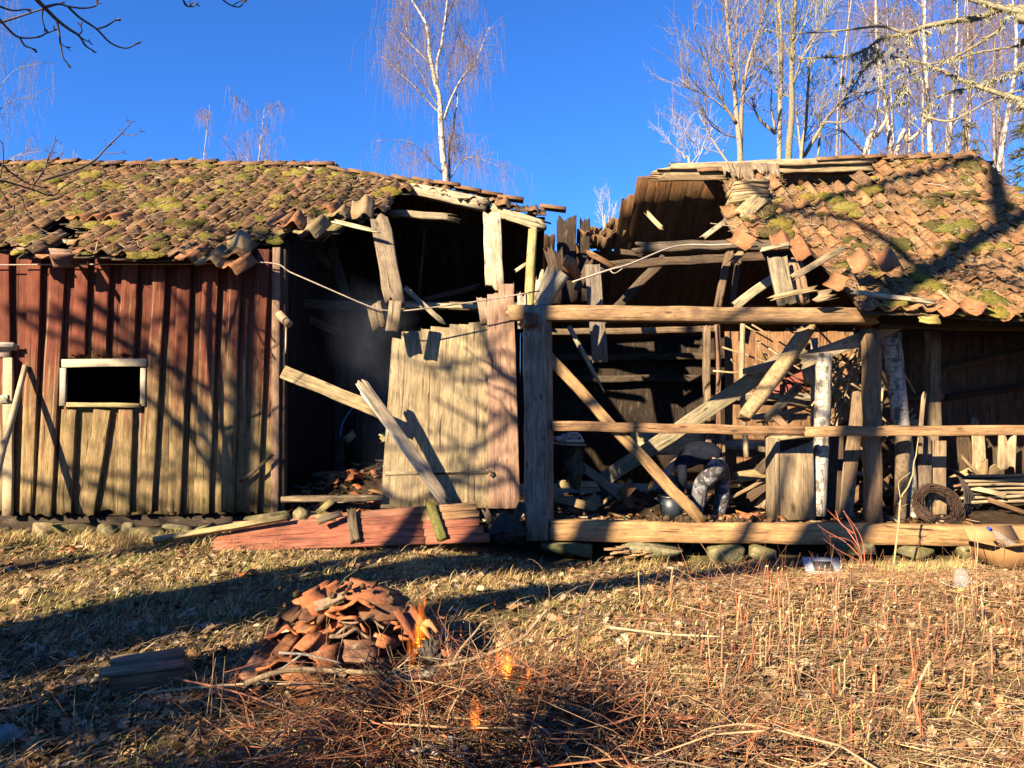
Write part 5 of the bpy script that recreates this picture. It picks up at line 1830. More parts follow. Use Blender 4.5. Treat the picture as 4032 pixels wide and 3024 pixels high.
gn = np.array([MN.noise(Vector((a * .7, b * 1.1, 30))) for a, b in zip(xx, yy)])
isg = NR.random(n) < np.clip(.16 + gn * 1.3 - right * .2, .02, .75)
col = np.where(isg[:, None], pick(GREEN, n), pick(STRAW, n))
col = np.where((right > .5)[:, None] & (NR.random(n) < .5)[:, None], pick([(.46, .26, .12), (.58, .37, .17), (.30, .16, .075)], n), col)
h = np.where(isg, NR.uniform(.025, .065, n), NR.uniform(.025, .085, n)) * (1 + .25 * np.clip(gn, 0, 1))
mb = MB()
blades(mb, xx, yy, h, NR.uniform(.45, .99, n), NR.uniform(.002, .0045, n) * (.6 + yy / 9), col)
# long dry straws lying about
n = 13000
yl = 2.8 + 6.0 * NR.random(n) ** 1.2
xl = NR.uniform(-1, 1, n) * (yl * .74 + .4)
ok = ((((xl - .12) / 1.1) ** 2 + ((yl - 3.42) / .6) ** 2) > 1) & (yl < 8.9)
xl, yl = xl[ok], yl[ok]
n = len(xl)
blades(mb, xl, yl, NR.uniform(.08, .26, n), NR.uniform(.9, .995, n), NR.uniform(.0025, .005, n), pick([(.62, .48, .21), (.48, .33, .13), (.34, .22, .09), (.58, .46, .25)], n), gzv(xl, yl) + NR.uniform(.0, .06, n))
# tufts
tx, ty, th, tc = [], [], [], []
TUF = [(R.uniform(-6, -2.4), R.uniform(8.45, 8.8)) for _ in range(130)] + [(R.uniform(.9, 6), R.uniform(8.3, 8.75)) for _ in range(40)] + [(R.uniform(-4, 4), R.uniform(3.2, 8.0)) for _ in range(80)]
for (a, b) in TUF:
    k = R.randint(25, 70)
    tx += list(NR.normal(a, .06, k))
    ty += list(NR.normal(b, .05, k))
    th += list(NR.uniform(.06, .2, k))
    tc += list(pick(GREEN + STRAW if R.random() < .4 else STRAW, k))
for _ in range(26):
    p = P(R.uniform(3480, 3760), R.uniform(2185, 2240), 8.2)
    k = 60
    tx += list(NR.normal(p[0], .06, k)); ty += list(NR.normal(8.2, .12, k)); th += list(NR.uniform(.08, .2, k)); tc += list(pick([(.55, .46, .2), (.35, .36, .12), (.48, .42, .17)], k))
tx, ty = np.array(tx), np.array(ty)
blades(mb, tx, ty, np.array(th), NR.uniform(.3, .95, len(tx)), NR.uniform(.003, .005, len(tx)), np.array(tc))
tag(mb.build('grass', M_GRASS, origin=(0, 6, 0)), 'short dry straw coloured grass with green patches', 'grass', None, 'stuff')

# fallen oak leaves
n = 15000
yy = 2.8 + 6.0 * NR.random(n) ** 1.3
xx = NR.uniform(-1, 1, n) * (yy * .72 + .8)
ok = (NR.random(n) < np.where(xx > .6, 1, np.where((xx < -.8) & (yy < 5.2), .9, .55))) & (yy < 8.7)
xx, yy = xx[ok], yy[ok]
n = len(xx)
ol = np.array([(0, -.5), (.12, -.35), (.28, -.25), (.16, -.1), (.36, .05), (.2, .18), (.26, .36), (.08, .5), (-.08, .5), (-.26, .36), (-.2, .18), (-.36, .05), (-.16, -.1), (-.28, -.25), (-.12, -.35)])
K = len(ol)
a = NR.uniform(0, 6.283, n)
s = NR.uniform(.03, .09, n)
tx_, ty_ = NR.normal(0, .35, n), NR.normal(0, .35, n)
cv = NR.normal(.5, .5, n)
lx, ly = ol[:, 0][None] * s[:, None], ol[:, 1][None] * s[:, None]
X = xx[:, None] + lx * np.cos(a)[:, None] - ly * np.sin(a)[:, None]
Y = yy[:, None] + lx * np.sin(a)[:, None] + ly * np.cos(a)[:, None]
Z = gzv(xx, yy)[:, None] + .03 + lx * tx_[:, None] + ly * ty_[:, None] + cv[:, None] * (lx ** 2) / s[:, None] * 2
V = np.concatenate([np.stack([X, Y, Z], 2), np.stack([xx, yy, gzv(xx, yy) + .028], 1)[:, None, :]], 1)
b = (np.arange(n) * (K + 1))[:, None]
j = np.arange(K)[None]
T = np.stack([b + j, b + (j + 1) % K, np.broadcast_to(b + K, (n, K))], -1).reshape(-1, 3)
lc = pick([(.30, .19, .10), (.38, .26, .15), (.16, .09, .05), (.46, .35, .23), (.34, .18, .08), (.12, .07, .04), (.24, .14, .07)], n)
mb = MB()
mb.add(V.reshape(-1, 3), None, T, None, np.repeat(lc, K + 1, 0))
tag(mb.build('fallen_leaves', M_LEAF, origin=(0, 5, 0)), 'dead brown oak leaves scattered over the grass', 'leaves', None, 'stuff')

# cut twigs lying on the right-hand ground
pts, rad, col = [], [], []
for i in range(2300):
    y = R.uniform(3.0, 8.4)
    x = R.uniform(.45, y * .70 + .4)
    if x < .9 + (y - 5) * .25 and R.random() < .75:
        continue
    l = R.choice([.15, .25, .4, .6, .9]) * R.uniform(.6, 1.3)
    a = R.gauss(0, .7)
    d = A(math.cos(a), math.sin(a), R.gauss(.05, .12)) * l
    s = np.linspace(-.5, .5, 5)[:, None]
    qd = A(x, y, gz(x, y) + R.uniform(.01, .09)) + d * s + A(0, 0, R.gauss(0, .05)) * l * 4 * s * s + NR.normal(0, .004, (5, 3))
    pts.append(qd)
    r = R.choice([.0014, .002, .0028, .004])
    rad.append(np.linspace(r, r * .4, 5))
    col.append(jit(R.choice([(.36, .16, .09), (.24, .14, .08), (.52, .38, .22), (.44, .32, .19), (.42, .24, .14), (.17, .11, .065)]), .25))
for i in range(500):
    y = R.uniform(3.0, 7.5)
    x = R.uniform(-y * .7, y * .7)
    l = R.uniform(.06, .3)
    a = R.uniform(0, 3.14)
    s = np.linspace(-.5, .5, 5)[:, None]
    pts.append(A(x, y, gz(x, y) + .03) + A(math.cos(a), math.sin(a), R.gauss(0, .1)) * l * s + NR.normal(0, .004, (5, 3)))
    rad.append(np.full(5, .0018))
    col.append(jit((.26, .18, .11), .3))
mb = MB()
tubes(mb, np.array(pts), np.array(rad), np.array(col))
tag(mb.build('fallen_twigs', M_TWIG, origin=(2, 5.5, 0)), 'reddish cut twigs strewn over the ground on the right', 'twigs', None, 'stuff')

# fine bare shoots still standing on the right
pts, rad, col = [], [], []
for i in range(760):
    y = R.uniform(3.2, 7.6)
    x = R.uniform(.6 + (y - 4) * .2, y * .7 + .2)
    h_ = R.choice([.1, .16, .25, .38]) * R.uniform(.7, 1.3)
    b0_ = A(x, y, gz(x, y) - .01)
    ln = A(R.gauss(0, .35), R.gauss(0, .35), 1) * h_
    s = np.linspace(0, 1, 5)[:, None]
    pts.append(b0_ + ln * s + A(R.gauss(0, .1), R.gauss(0, .1), -.05) * h_ * s * s)
    r = R.uniform(.0012, .0026)
    rad.append(np.linspace(r, r * .4, 5))
    col.append(jit(R.choice([(.34, .14, .075), (.24, .12, .065), (.34, .20, .11), (.18, .10, .06), (.40, .13, .07)]), .2))
mb = MB()
tubes(mb, np.array(pts), np.array(rad), np.array(col))
tag(mb.build('thin_shoots', M_TWIG, origin=(2, 5, 0)), 'thin bare reddish shoots standing among the cut stems', 'shoots', None, 'stuff')

# stubble of cut stems: upright, pale on the slanted cut
mb = MB()
SP = []
for i in range(340):
    y = R.choice([R.gauss(4.6, .55), R.uniform(3.4, 6.8), R.gauss(5.6, .5)])
    if not 3.2 < y < 7:
        continue
    x = R.gauss(y * .40, y * .17)
    if x < .5 + (y - 4) * .2 or x > y * .72:
        continue
    SP.append((x, y))
pts, rad, col = [], [], []
cp, cr_ = [], []
for (x, y) in SP:
    h_ = R.choice([.05, .08, .12, .16, .22]) * R.uniform(.8, 1.3)
    ln = A(R.gauss(0, .12), R.gauss(0, .12), 1) * h_
    b0_ = A(x, y, gz(x, y) - .01)
    pts.append(b0_ + ln * np.linspace(0, 1, 4)[:, None])
    r = R.uniform(.0035, .0065)
    rad.append(np.full(4, r))
    col.append(jit(R.choice([(.36, .15, .08), (.26, .15, .085), (.19, .12, .075), (.36, .25, .14), (.40, .13, .065)]), .25))
    cp.append(b0_ + ln * np.array([.985, 1.0, 1.03, 1.07])[:, None] + A(.002, 0, 0) * np.array([0, 1, 2, 3])[:, None])
    cr_.append(np.array([1.05, 1.03, .8, .15]) * r)
tubes(mb, np.array(pts), np.array(rad), np.array(col), 6)
tubes(mb, np.array(cp), np.array(cr_), np.tile(A(.52, .45, .2), (len(cp), 1)), 6)
tag(mb.build('stem_stubble', M_TWIG, origin=(2, 5, 0)), 'upright stubs of cut red stems with pale slanted tops', 'stubble', None, 'stuff')


def stems(name, segs, lab, cat='weed', group=None, colr=(.36, .28, .16), r=.004, mat=None):
    m1 = MB()
    for s in segs:
        L_, ya, yb = s[0], s[1], s[2]
        pp = catmull([P(x, y, ya + (yb - ya) * i / (len(L_) - 1)) for i, (x, y) in enumerate(L_)], 9)
        rr = s[3] if len(s) > 3 else r
        tubes(m1, pp[None], np.linspace(rr, rr * .45, 9)[None], jit(colr, .12)[None], 5)
    return tag(m1.build(name, mat or M_TWIG), lab, cat, group)


WD = [([(290, 2900), (294, 2740), (304, 2580)], 'tall dry weed stem, the tallest at the lower left'), ([(145, 2840), (150, 2760), (153, 2677)], 'dry weed stem with a forked tip at the far lower left'), ([(330, 3010), (362, 2841), (400, 2666)], 'dry leaning weed stem beside the timber block'),
      ([(100, 3015), (104, 2880), (108, 2765)], 'thick dry weed stem at the lower left corner'), ([(203, 3015), (207, 2930), (209, 2842)], 'short dry weed stem at the lower left edge'), ([(60, 3000), (56, 2900), (50, 2810)], 'short brown weed stem nearest to the left edge'), ([(825, 2925), (835, 2740), (841, 2568)], 'reddish upright stem in front of the left foot of the tile heap'),
      ([(861, 2910), (874, 2740), (886, 2585)], 'thin greyish upright stem in front of the left foot of the tile heap'), ([(810, 2850), (830, 2700), (850, 2590)], 'faint slanting stem between the two upright stems by the tile heap')]
for L_, lab in WD:
    y0_ = 3.5 if L_[0][0] < 500 else 3.65
    sg = [(L_, y0_, y0_)]
    if 'forked' in lab:
        sg += [([(150, 2720), (160, 2700), (158, 2676)], 3.5, 3.5, .003)]
    if 'tallest' in lab:
        sg += [([(292, 2690), (318, 2660), (320, 2640)], 3.5, 3.5, .002)]
    stems('weed_stem', sg, lab, 'weed', 'dry weed stems in the foreground', (.36, .27, .15) if 'red' not in lab else (.34, .17, .10), .0036)
stems('shrub', [([(3397, 2232), (3384, 2160), (3362, 2090), (3321, 2009)], 7.9, 7.9), ([(3405, 2215), (3398, 2140), (3372, 2080), (3320, 2012)], 7.9, 7.85), ([(3392, 2200), (3330, 2135), (3250, 2090), (3220, 2065)], 7.9, 7.8), ([(3395, 2215), (3300, 2165), (3240, 2120)], 7.9, 7.7), ([(3380, 2150), (3330, 2080), (3255, 2005)], 7.9, 8.0),
                ([(3393, 2190), (3350, 2130), (3262, 2110)], 7.9, 7.7), ([(3360, 2100), (3310, 2060), (3290, 2010)], 7.9, 7.95)], 'small bare red stemmed shrub in front of the sill beam', 'shrub', None, (.46, .14, .08), .006)
stems('sapling', [([(3517, 2236), (3540, 2050), (3546, 1962), (3560, 1940), (3590, 1890), (3596, 1830), (3606, 1800), (3616, 1724)], 8.2, 8.3, .011), ([(3546, 1962), (3538, 1900), (3570, 1872), (3583, 1860)], 8.2, 8.2, .007), ([(3552, 2010), (3535, 1980)], 8.2, 8.2, .005), ([(3545, 1995), (3575, 1985)], 8.2, 8.2, .004)], 'bare forked sapling standing in front of the sill beam', 'sapling', None, (.36, .30, .15), .008, M_BARK)
for L_, y_, lab, r_ in (([(3843, 2240), (3850, 2150), (3838, 2100), (3825, 2060)], 8.0, 'straight pale stem standing left of the cardboard box', .007), ([(3845, 2610), (3850, 2400), (3842, 2200), (3836, 2110)], 5.6, 'tall thin bare stem standing left of the plastic jar', .0035), ([(2910, 2350), (2830, 2240), (2735, 2105), (2690, 2040)], 6.6, 'long thin stem leaning left in front of the round green stone', .004),
                        ([(2810, 2380), (2730, 2310), (2640, 2258)], 5.6, 'arched thin stem leaning left over the shaded grass', .0035), ([(3100, 2800), (3108, 2500), (3105, 2290)], 4.2, 'tall brown stem rising in the middle of the stubble', .004), ([(3135, 2830), (3130, 2550), (3118, 2370)], 4.1, 'tall pale stem rising in the middle of the stubble', .004), ([(3205, 3020), (3210, 2950), (3190, 2850)], 3.4, 'bright red thick stem at the lower edge', .007),
                        ([(3352, 3010), (3353, 2880), (3350, 2745)], 3.4, 'pale upright stem at the lower edge, right of the red stem', .005), ([(3045, 2530), (3012, 2400), (2880, 2300)], 5.2, 'thin stem leaning far left at the edge of the stubble', .003), ([(2640, 2470), (2646, 2400), (2640, 2335)], 5.6, 'short red stem at the left edge of the stubble', .006), ([(3420, 3024), (3500, 2900), (3640, 2780)], 3.7, 'long brown twig leaning right over the stubble', .004)):
    stems('stem', [(L_, y_, y_)], lab, 'stem', None, (.5, .13, .07) if 'red' in lab else (.42, .32, .18) if 'pale' in lab else (.36, .22, .12), r_)
# stones, sherds and slivers lying in the grass
for (px, py, Y, rx, c, lab) in ((70, 2425, 6.0, .06, (.44, .30, .15), 'small buff stone lying in the sunny grass at the left edge'), (115, 2362, 6.3, .08, (.42, .29, .17), 'flat pale stone lying in the sunny grass near the left edge'), (20, 2930, 3.6, .09, (.36, .35, .33), 'grey stone at the lower left corner')):
    m1 = MB()
    p = P(px, py, Y)
    blob(m1, A(p[0], p[1], gz(p[0], p[1]) + .02), (rx, rx * .7, rx * .5), 2, .4, 1.5, c)
    tag(m1.build('stone', M_STONE), lab, 'stone')
for (px, py, lab) in ((255, 2172, 'small orange sherd in the sunny grass below the red wall'), (330, 2408, 'flat orange sherd at the upper edge of the long ground shadow'), (970, 2265, 'brown crumbly sherd in the grass below the fallen red panel')):
    m1 = MB()
    Y = CAMH * FOC / (py - 1617)
    p = P(px, py, Y)
    put_tile(m1, A(p[0], p[1], gz(p[0], p[1]) + .03), A(1, .1, 0), A(-.1, 1, .1), (.42, .16, .06), tile_geo(.2, .1, .014, .02, brk=.2))
    tag(m1.build('tile_sherd', M_TILE), lab, 'tile sherd')

# ------------------------------------------------------------------ trees
def rdir(d, ang):
    """a unit vector 'ang' away from d, at a random turn"""
    d = nrm(d)
    a = nrm(np.cross(d, NR.normal(0, 1, 3)))
    return d * math.cos(ang) + a * math.sin(ang)


class Tree:
    def __init__(s):
        s.big, s.p, s.r, s.c = [], [], [], []

    def limb(s, pts, r0, r1, n=None):
        s.big.append((catmull(pts, n or len(pts) * 3), r0, r1))
        return s.big[-1][0]

    def thin(s, pts, r0, r1, c):
        s.p.append(catmull(pts, 7) if len(pts) != 7 else np.asarray(pts))
        s.r.append(np.linspace(r0, r1, 7))
        s.c.append(jit(c, .15))

    def grow(s, p, d, L, r, depth, up, ang, kids, c, wig=.10, shrink=.58):
        t = np.linspace(0, 1, 7)
        pts = [np.array(p)]
        dd = nrm(d)
        for i in range(6):
            dd = nrm(dd + NR.normal(0, wig, 3) + A(0, 0, up * .16))
            pts.append(pts[-1] + dd * L / 6)
        pts = np.array(pts)
        s.thin(pts, r, r * .4, c)
        if depth <= 0:
            return
        for k in range(kids):
            f = R.uniform(.25, 1.0)
            i = min(5, int(f * 6))
            q_ = pts[i] + (pts[i + 1] - pts[i]) * (f * 6 - i)
            s.grow(q_, rdir(pts[i + 1] - pts[i], R.uniform(.6, 1.3) * ang), L * shrink * R.uniform(.6, 1.2), r * .55, depth - 1, up, ang, kids, c, wig, shrink)

    def droop(s, p, L, r, c, sway=.25):
        d = NR.normal(0, 1, 3) * A(1, 1, .3)
        d = nrm(d)
        t = np.linspace(0, 1, 7)[:, None]
        pts = np.array(p) + d * L * sway * np.sqrt(t) + A(0, 0, -1) * L * (t ** 1.3) + NR.normal(0, .02 * L, (7, 3)) * t
        s.thin(pts, r, r * .5, c)

    def build(s, name, trunk_mat, trunk_col, label, cat='tree', group=None, sides=9, loc=None, rough=.05):
        base = s.big[0][0][0]
        root = thing(name, loc if loc is not None else base, label, cat, group)
        m1 = MB()
        for pts, r0, r1 in s.big:
            log(m1, pts, np.linspace(r0, r1, 8), sides if r0 > .05 else 6, rough=rough, col=jit(np.array(trunk_col) if r0 > .045 or trunk_mat is not M_BIRCH else A(.30, .25, .21), .06), n=len(pts))
        m1.build('trunk', trunk_mat, root)
        if s.p:
            m1 = MB()
            tubes(m1, np.array(s.p), np.array(s.r), np.array(s.c))
            m1.build('crown', M_TWIG, root)
        return root


def at6(L_, y0, y1, ox=1200, k=.5425):
    return [P(ox + x * k, y * k, y0 + (y1 - y0) * i / max(1, len(L_) - 1)) for i, (x, y) in enumerate(L_)]


WHITE = (.56, .52, .46)
PUR = (.19, .14, .115)


def hang(tr, pts, n, lo, hi, r, c, from_=.25):
    for _ in range(n):
        f = R.uniform(from_, 1) * (len(pts) - 1)
        i = min(len(pts) - 2, int(f))
        p = pts[i] + (pts[i + 1] - pts[i]) * (f - i)
        # a short spray outwards, then hanging twigs
        d = rdir(pts[i + 1] - pts[i], R.uniform(.5, 1.2)) + A(0, 0, .15)
        l = R.uniform(.3, 1.2)
        t = np.linspace(0, 1, 7)[:, None]
        sp = p + d * l * t + A(0, 0, -.35) * l * t * t
        tr.thin(sp, r * 1.5, r * .8, c)
        for k in range(R.randint(3, 5)):
            j = R.randint(2, 6)
            tr.droop(sp[j], R.uniform(lo, hi), r, c, R.uniform(.1, .4))


# the tall birch behind the sunken ridge
t1 = Tree()
Yb = 26.0
g = P(1762, 760, Yb)
main = [A(g[0] + .1, Yb, 0), A(g[0] + .05, Yb, g[2] * .5)] + at6([(1030, 1380), (1005, 1150), (990, 950), (985, 800), (975, 690), (945, 590), (925, 480), (905, 380), (900, 270), (870, 150), (790, 20), (740, -120), (730, -300)], Yb, Yb)
t1.limb(main, .13, .025, 48)
LM = [([(960, 640), (960, 450), (990, 340), (1010, 200), (1030, 50), (1045, -150), (1060, -420)], 0, .4, .085, .03), ([(1045, 1420), (1050, 1200), (1045, 1080), (1080, 950), (1090, 830), (1110, 730), (1085, 640)], .2, .8, .075, .02), ([(1010, 870), (1050, 750), (1110, 620), (1170, 530), (1240, 450), (1300, 300), (1345, 190)], 0, -1.0, .07, .015),
      ([(985, 830), (880, 720), (790, 620), (700, 540), (630, 470), (560, 410)], 0, .8, .05, .012), ([(975, 790), (900, 650), (820, 490), (720, 390), (610, 345)], 0, -.8, .045, .012), ([(930, 480), (840, 390), (760, 310), (700, 240), (600, 180)], 0, 1.2, .05, .012), ([(1005, 1260), (920, 1180), (850, 1090), (720, 1020), (520, 1020)], 0, -1, .035, .008),
      ([(1060, 1290), (1120, 1190), (1210, 1140), (1290, 1160), (1430, 1215)], .2, -.8, .035, .008), ([(1090, 1190), (1085, 1080), (1110, 1000)], .2, 0, .03, .01), ([(1010, 200), (1060, 60), (1130, -60), (1190, -150)], .2, 1, .04, .01), ([(870, 150), (880, 30), (900, -100)], 0, .5, .03, .01), ([(760, 300), (720, 130), (690, 0)], .8, 1, .03, .01), ([(1180, 520), (1220, 430), (1190, 330)], -.6, -1.0, .025, .01), ([(1020, 640), (1050, 520), (1060, 420), (1100, 300), (1130, 200)], 0, 1, .03, .01)]
for L_, d0, d1, r0, r1 in LM:
    pts = t1.limb(at6(L_, Yb + d0, Yb + d1), r0 * .7, r1 * .7)
    hang(t1, pts, 28, .35, 1.4, .0042, PUR)
hang(t1, t1.big[0][0], 44, .6, 1.8, .0042, PUR, .5)
t1.build('birch_tree', M_BIRCH, WHITE, 'tall white birch with drooping purple twigs, alone behind the sunken ridge', 'birch', 'birches behind the barn')


def birch(px, py, Y, top, lean, r, lab, nl=9, spread=.3, dens=10, twr=.007, fork=None, lo=.5, hi=1.6, pur=PUR, group='birches behind the barn', l0=.45, lr=.22):
    """a birch whose stem crosses the roof line at pixel (px, py)"""
    tr = Tree()
    b = P(px, py, Y)
    tp = P(px + lean, top, Y)
    base = A(b[0] - (tp[0] - b[0]) * .3, Y, 0)
    H = tp[2]
    sp = [base]
    for f in (.25, .5, .75, 1.0):
        q_ = base + (tp - base) * f
        sp.append(q_ + A(R.gauss(0, .012), R.gauss(0, .012), 0) * H)
    st = tr.limb(sp, r, r * .05, 26)
    for k in range(nl):
        f = R.uniform(l0, .97)
        i = int(f * (len(st) - 1))
        a = R.uniform(0, 6.283)
        L = (1.08 - f) * H * spread * R.uniform(.7, 1.3) + .4
        d = A(math.cos(a) * .8, math.sin(a) * .8, 1.0)
        pp = [st[i], st[i] + d * L * .4, st[i] + d * L * .8 + A(0, 0, -.02 * L), st[i] + d * L + A(math.cos(a), math.sin(a), -.3) * L * .3]
        pts = tr.limb(pp, r * lr * (1.1 - f) + .008, .006)
        hang(tr, pts, dens, lo, hi, twr, pur)
    hang(tr, st, dens * 2, lo, hi, twr, pur, l0)
    return tr.build('birch_tree', M_BIRCH, WHITE, lab, 'birch', group, 8)


birch(1005, 660, 46, 420, 18, .17, 'far birch with wide drooping crown, right one of two above the left ridge', 12, .34, 9, .008, lo=.5, hi=1.5, lr=.42)
birch(800, 660, 50, 405, 14, .15, 'slim far birch, left one of two above the left ridge', 10, .17, 7, .008, lo=.4, hi=1.2, lr=.38)
birch(285, 660, 60, 585, 4, .12, 'far birch whose brown top just shows over the left ridge', 7, .16, 6, .010, lo=.6, hi=1.3, pur=(.26, .14, .11))
birch(-75, 640, 30, -150, -60, .16, 'drooping birch at the left edge of the view', 11, .20, 9, .006, lo=.8, hi=2.0, pur=(.17, .14, .14), group=None)
RB = [(3480, 610, 24, -420, -12, .17, 'white birch trunk nearest right of the lichen grey trees'), (3648, 595, 23, -420, 8, .175, 'stout birch with dark patches, second from the right edge'), (3712, 580, 27, -350, 40, .17, 'birch leaning slightly right behind the stout birch'), (3922, 620, 22, -350, 12, .15, 'birch standing nearest the right edge over the roof corner'),
      (3535, 610, 30, -200, -6, .09, 'thin young birch between the two stout white trunks'), (3770, 590, 33, -200, 15, .11, 'far thin birch between the leaning birch and the right edge'), (3400, 610, 40, -100, -60, .14, 'far birch leaning left behind the lichen grey trees'), (4060, 600, 28, -300, -10, .15, 'birch cut off by the right edge'), (3600, 600, 42, -150, -90, .14, 'far birch leaning left between the stout trunks'), (3840, 600, 40, -150, -40, .13, 'far birch with dense purple twigs near the right edge')]
for (px, py, Y, top, ln, r, lab) in RB:
    birch(px, py, Y, top, ln, r, lab, 13, .22, 11, .0062, lo=.4, hi=1.3, group='birches behind the right wing', l0=.5, pur=(.19, .14, .135))


def z7(L_, y0, y1):
    return [P(2500 + x * .6926, y * .6926, y0 + (y1 - y0) * i / max(1, len(L_) - 1)) for i, (x, y) in enumerate(L_)]


LG, LGD = (.42, .36, .26), (.20, .165, .12)


def ash(name, Y, stems_, lab, tc, bc, dens=1.0, group=None):
    tr = Tree()
    first = True
    for (L_, d0, d1, r0, r1, nk) in stems_:
        pts = z7(L_, Y + d0, Y + d1)
        if first:
            pts = [A(pts[0][0], Y, 0), A(pts[0][0], Y, pts[0][2] * .6)] + pts
        p = tr.limb(pts, r0 * .78, r1 * .8, max(12, len(pts) * 4))
        for _ in range(int(nk * dens * 1.5)):
            f = R.uniform(.3 if not first else .5, 1) * (len(p) - 1)
            i = min(len(p) - 2, int(f))
            d = rdir(p[i + 1] - p[i], R.uniform(.5, 1.0))
            d[2] = abs(d[2]) * .6 + .25
            tr.grow(p[i], d, R.uniform(.6, 1.7), .016, 2, .55, .65, 4, bc)
        first = False
    return tr.build(name, M_BARK, tc, lab, 'tree', group, 8, rough=.10)


ash('bare_tree', 21, [([(600, 930), (580, 680), (560, 450), (530, 180), (515, -60), (505, -300)], 0, .3, .14, .03, 13), ([(600, 900), (605, 650), (625, 450), (660, 300), (720, 130), (770, -60)], .1, -.3, .09, .02, 12), ([(575, 700), (500, 580), (430, 430), (385, 300)], 0, -.6, .06, .012, 8), ([(555, 660), (440, 560), (330, 510), (245, 440)], 0, .6, .035, .008, 6),
                      ([(545, 950), (450, 810), (365, 650)], .2, .5, .05, .02, 5), ([(570, 780), (500, 760), (430, 710)], 0, -.3, .03, .008, 3), ([(550, 370), (500, 340), (470, 270)], 0, .3, .025, .008, 3), ([(590, 470), (590, 300), (575, 130), (590, 20)], 0, -.3, .03, .01, 5)],
    'pale multi stemmed bare tree, leftmost above the right wing', (.30, .25, .185), (.26, .215, .165))
ash('bare_tree', 22.5, [([(820, 920), (825, 600), (832, 300), (818, 0), (810, -250)], 0, .3, .13, .05, 6), ([(800, 760), (720, 690), (680, 620), (665, 540)], 0, -.3, .07, .012, 4), ([(800, 740), (775, 620), (775, 490), (735, 480)], .1, .3, .05, .01, 3), ([(825, 560), (780, 420), (720, 330)], 0, .4, .03, .008, 5)],
    'pale smooth trunk with short dark side branches, left of the lichen covered trunk', (.38, .30, .21), (.26, .225, .17))
ash('bare_tree', 20.5, [([(872, 930), (890, 650), (890, 420), (900, 200), (912, 0), (915, -250)], 0, .4, .14, .05, 12), ([(890, 330), (820, 200), (780, 100)], 0, .5, .03, .01, 5), ([(900, 480), (960, 300), (1040, 150), (1110, 30)], 0, -.5, .04, .01, 8), ([(905, 250), (960, 150), (1050, 60)], 0, .4, .03, .008, 6)],
    'dark trunk thickly covered with grey green lichen', (.21, .185, .115), (.27, .255, .17), 1.1)
ash('bare_tree', 21.5, [([(945, 930), (970, 720), (985, 500), (990, 330)], 0, .3, .11, .03, 8), ([(960, 890), (1080, 690), (1150, 600), (1190, 550), (1250, 430), (1330, 350)], .2, -.8, .08, .012, 8), ([(1080, 695), (1200, 690), (1240, 600)], -.2, -.6, .035, .008, 4), ([(1040, 900), (1055, 700), (1065, 540)], .3, .3, .05, .015, 4), ([(945, 880), (925, 700), (915, 600)], 0, .3, .05, .02, 3)],
    'forked lichen grey tree with a long limb to the right', (.27, .24, .165), (.27, .25, .185))
ash('bare_tree', 27, [([(310, 950), (285, 900), (262, 860)], 0, 0, .09, .03, 6), ([(320, 930), (360, 880), (395, 840)], 0, .2, .03, .008, 4)], 'broken treetop just showing over the left end of the right ridge', (.42, .36, .27), (.45, .42, .38))
tr = Tree()
b_ = P(2383, 930, 24)
tr.limb([A(b_[0], 24, 0), b_, P(2378, 860, 24)], .04, .015)
for (a_, e_) in (((2383, 930), (2372, 780)), ((2390, 930), (2400, 775)), ((2400, 900), (2425, 800)), ((2380, 900), (2352, 790))):
    pts = tr.limb([P(*a_, 24), P((a_[0] + e_[0]) / 2 + R.uniform(-6, 6), (a_[1] + e_[1]) / 2, 24), P(*e_, 24)], .018, .005)
    for _ in range(6):
        i = R.randint(1, len(pts) - 2)
        tr.grow(pts[i], rdir(A(0, 0, 1), .6), R.uniform(.3, .6), .008, 1, .6, .6, 3, (.42, .40, .37))
tr.build('bush', M_BARK, (.42, .38, .32), 'small bare bush top seen in the gap of the fallen roof', 'bush')
for (a_, m_, e_, lab) in (((1300, 900), (1370, 780), (1435, 670), 'slanting pale pole leaning left to right beside the first birch trunk'), ((1480, 890), (1550, 810), (1612, 755), 'slanting pale pole leaning left to right beside the stout birch')):
    tr = Tree()
    pts = z7([a_, m_, e_], 23, 23.2)
    tr.limb([A(pts[0][0] - 2.2, 23, 0)] + pts, .08, .05, 14)
    tr.build('dead_tree', M_BARK, (.55, .46, .36), lab, 'tree trunk')


for i in range(9):
    px = R.uniform(2950, 4150)
    Y_ = R.uniform(28, 44)
    tr = Tree()
    b_ = P(px, 610, Y_)
    tp = P(px + R.uniform(-90, 90), R.uniform(-300, 120), Y_)
    st = tr.limb([A(b_[0], Y_, 0), b_, (b_ + tp) / 2 + A(R.uniform(-.2, .2), 0, 0), tp], .075, .02, 16)
    for k in range(11):
        j = R.randint(5, 14)
        d = rdir(st[j + 1] - st[j], R.uniform(.4, .9))
        d[2] = abs(d[2])
        tr.grow(st[j], d, R.uniform(.8, 2.2), .014, 1, .5, .6, 5, (.22, .16, .12))
    tr.build('thin_tree', M_BARK, R.choice([(.34, .30, .25), (.24, .19, .14), (.42, .38, .32)]), 'thin far bare trunk in the thicket behind the right wing', 'tree', 'thin trees in the thicket', 6)

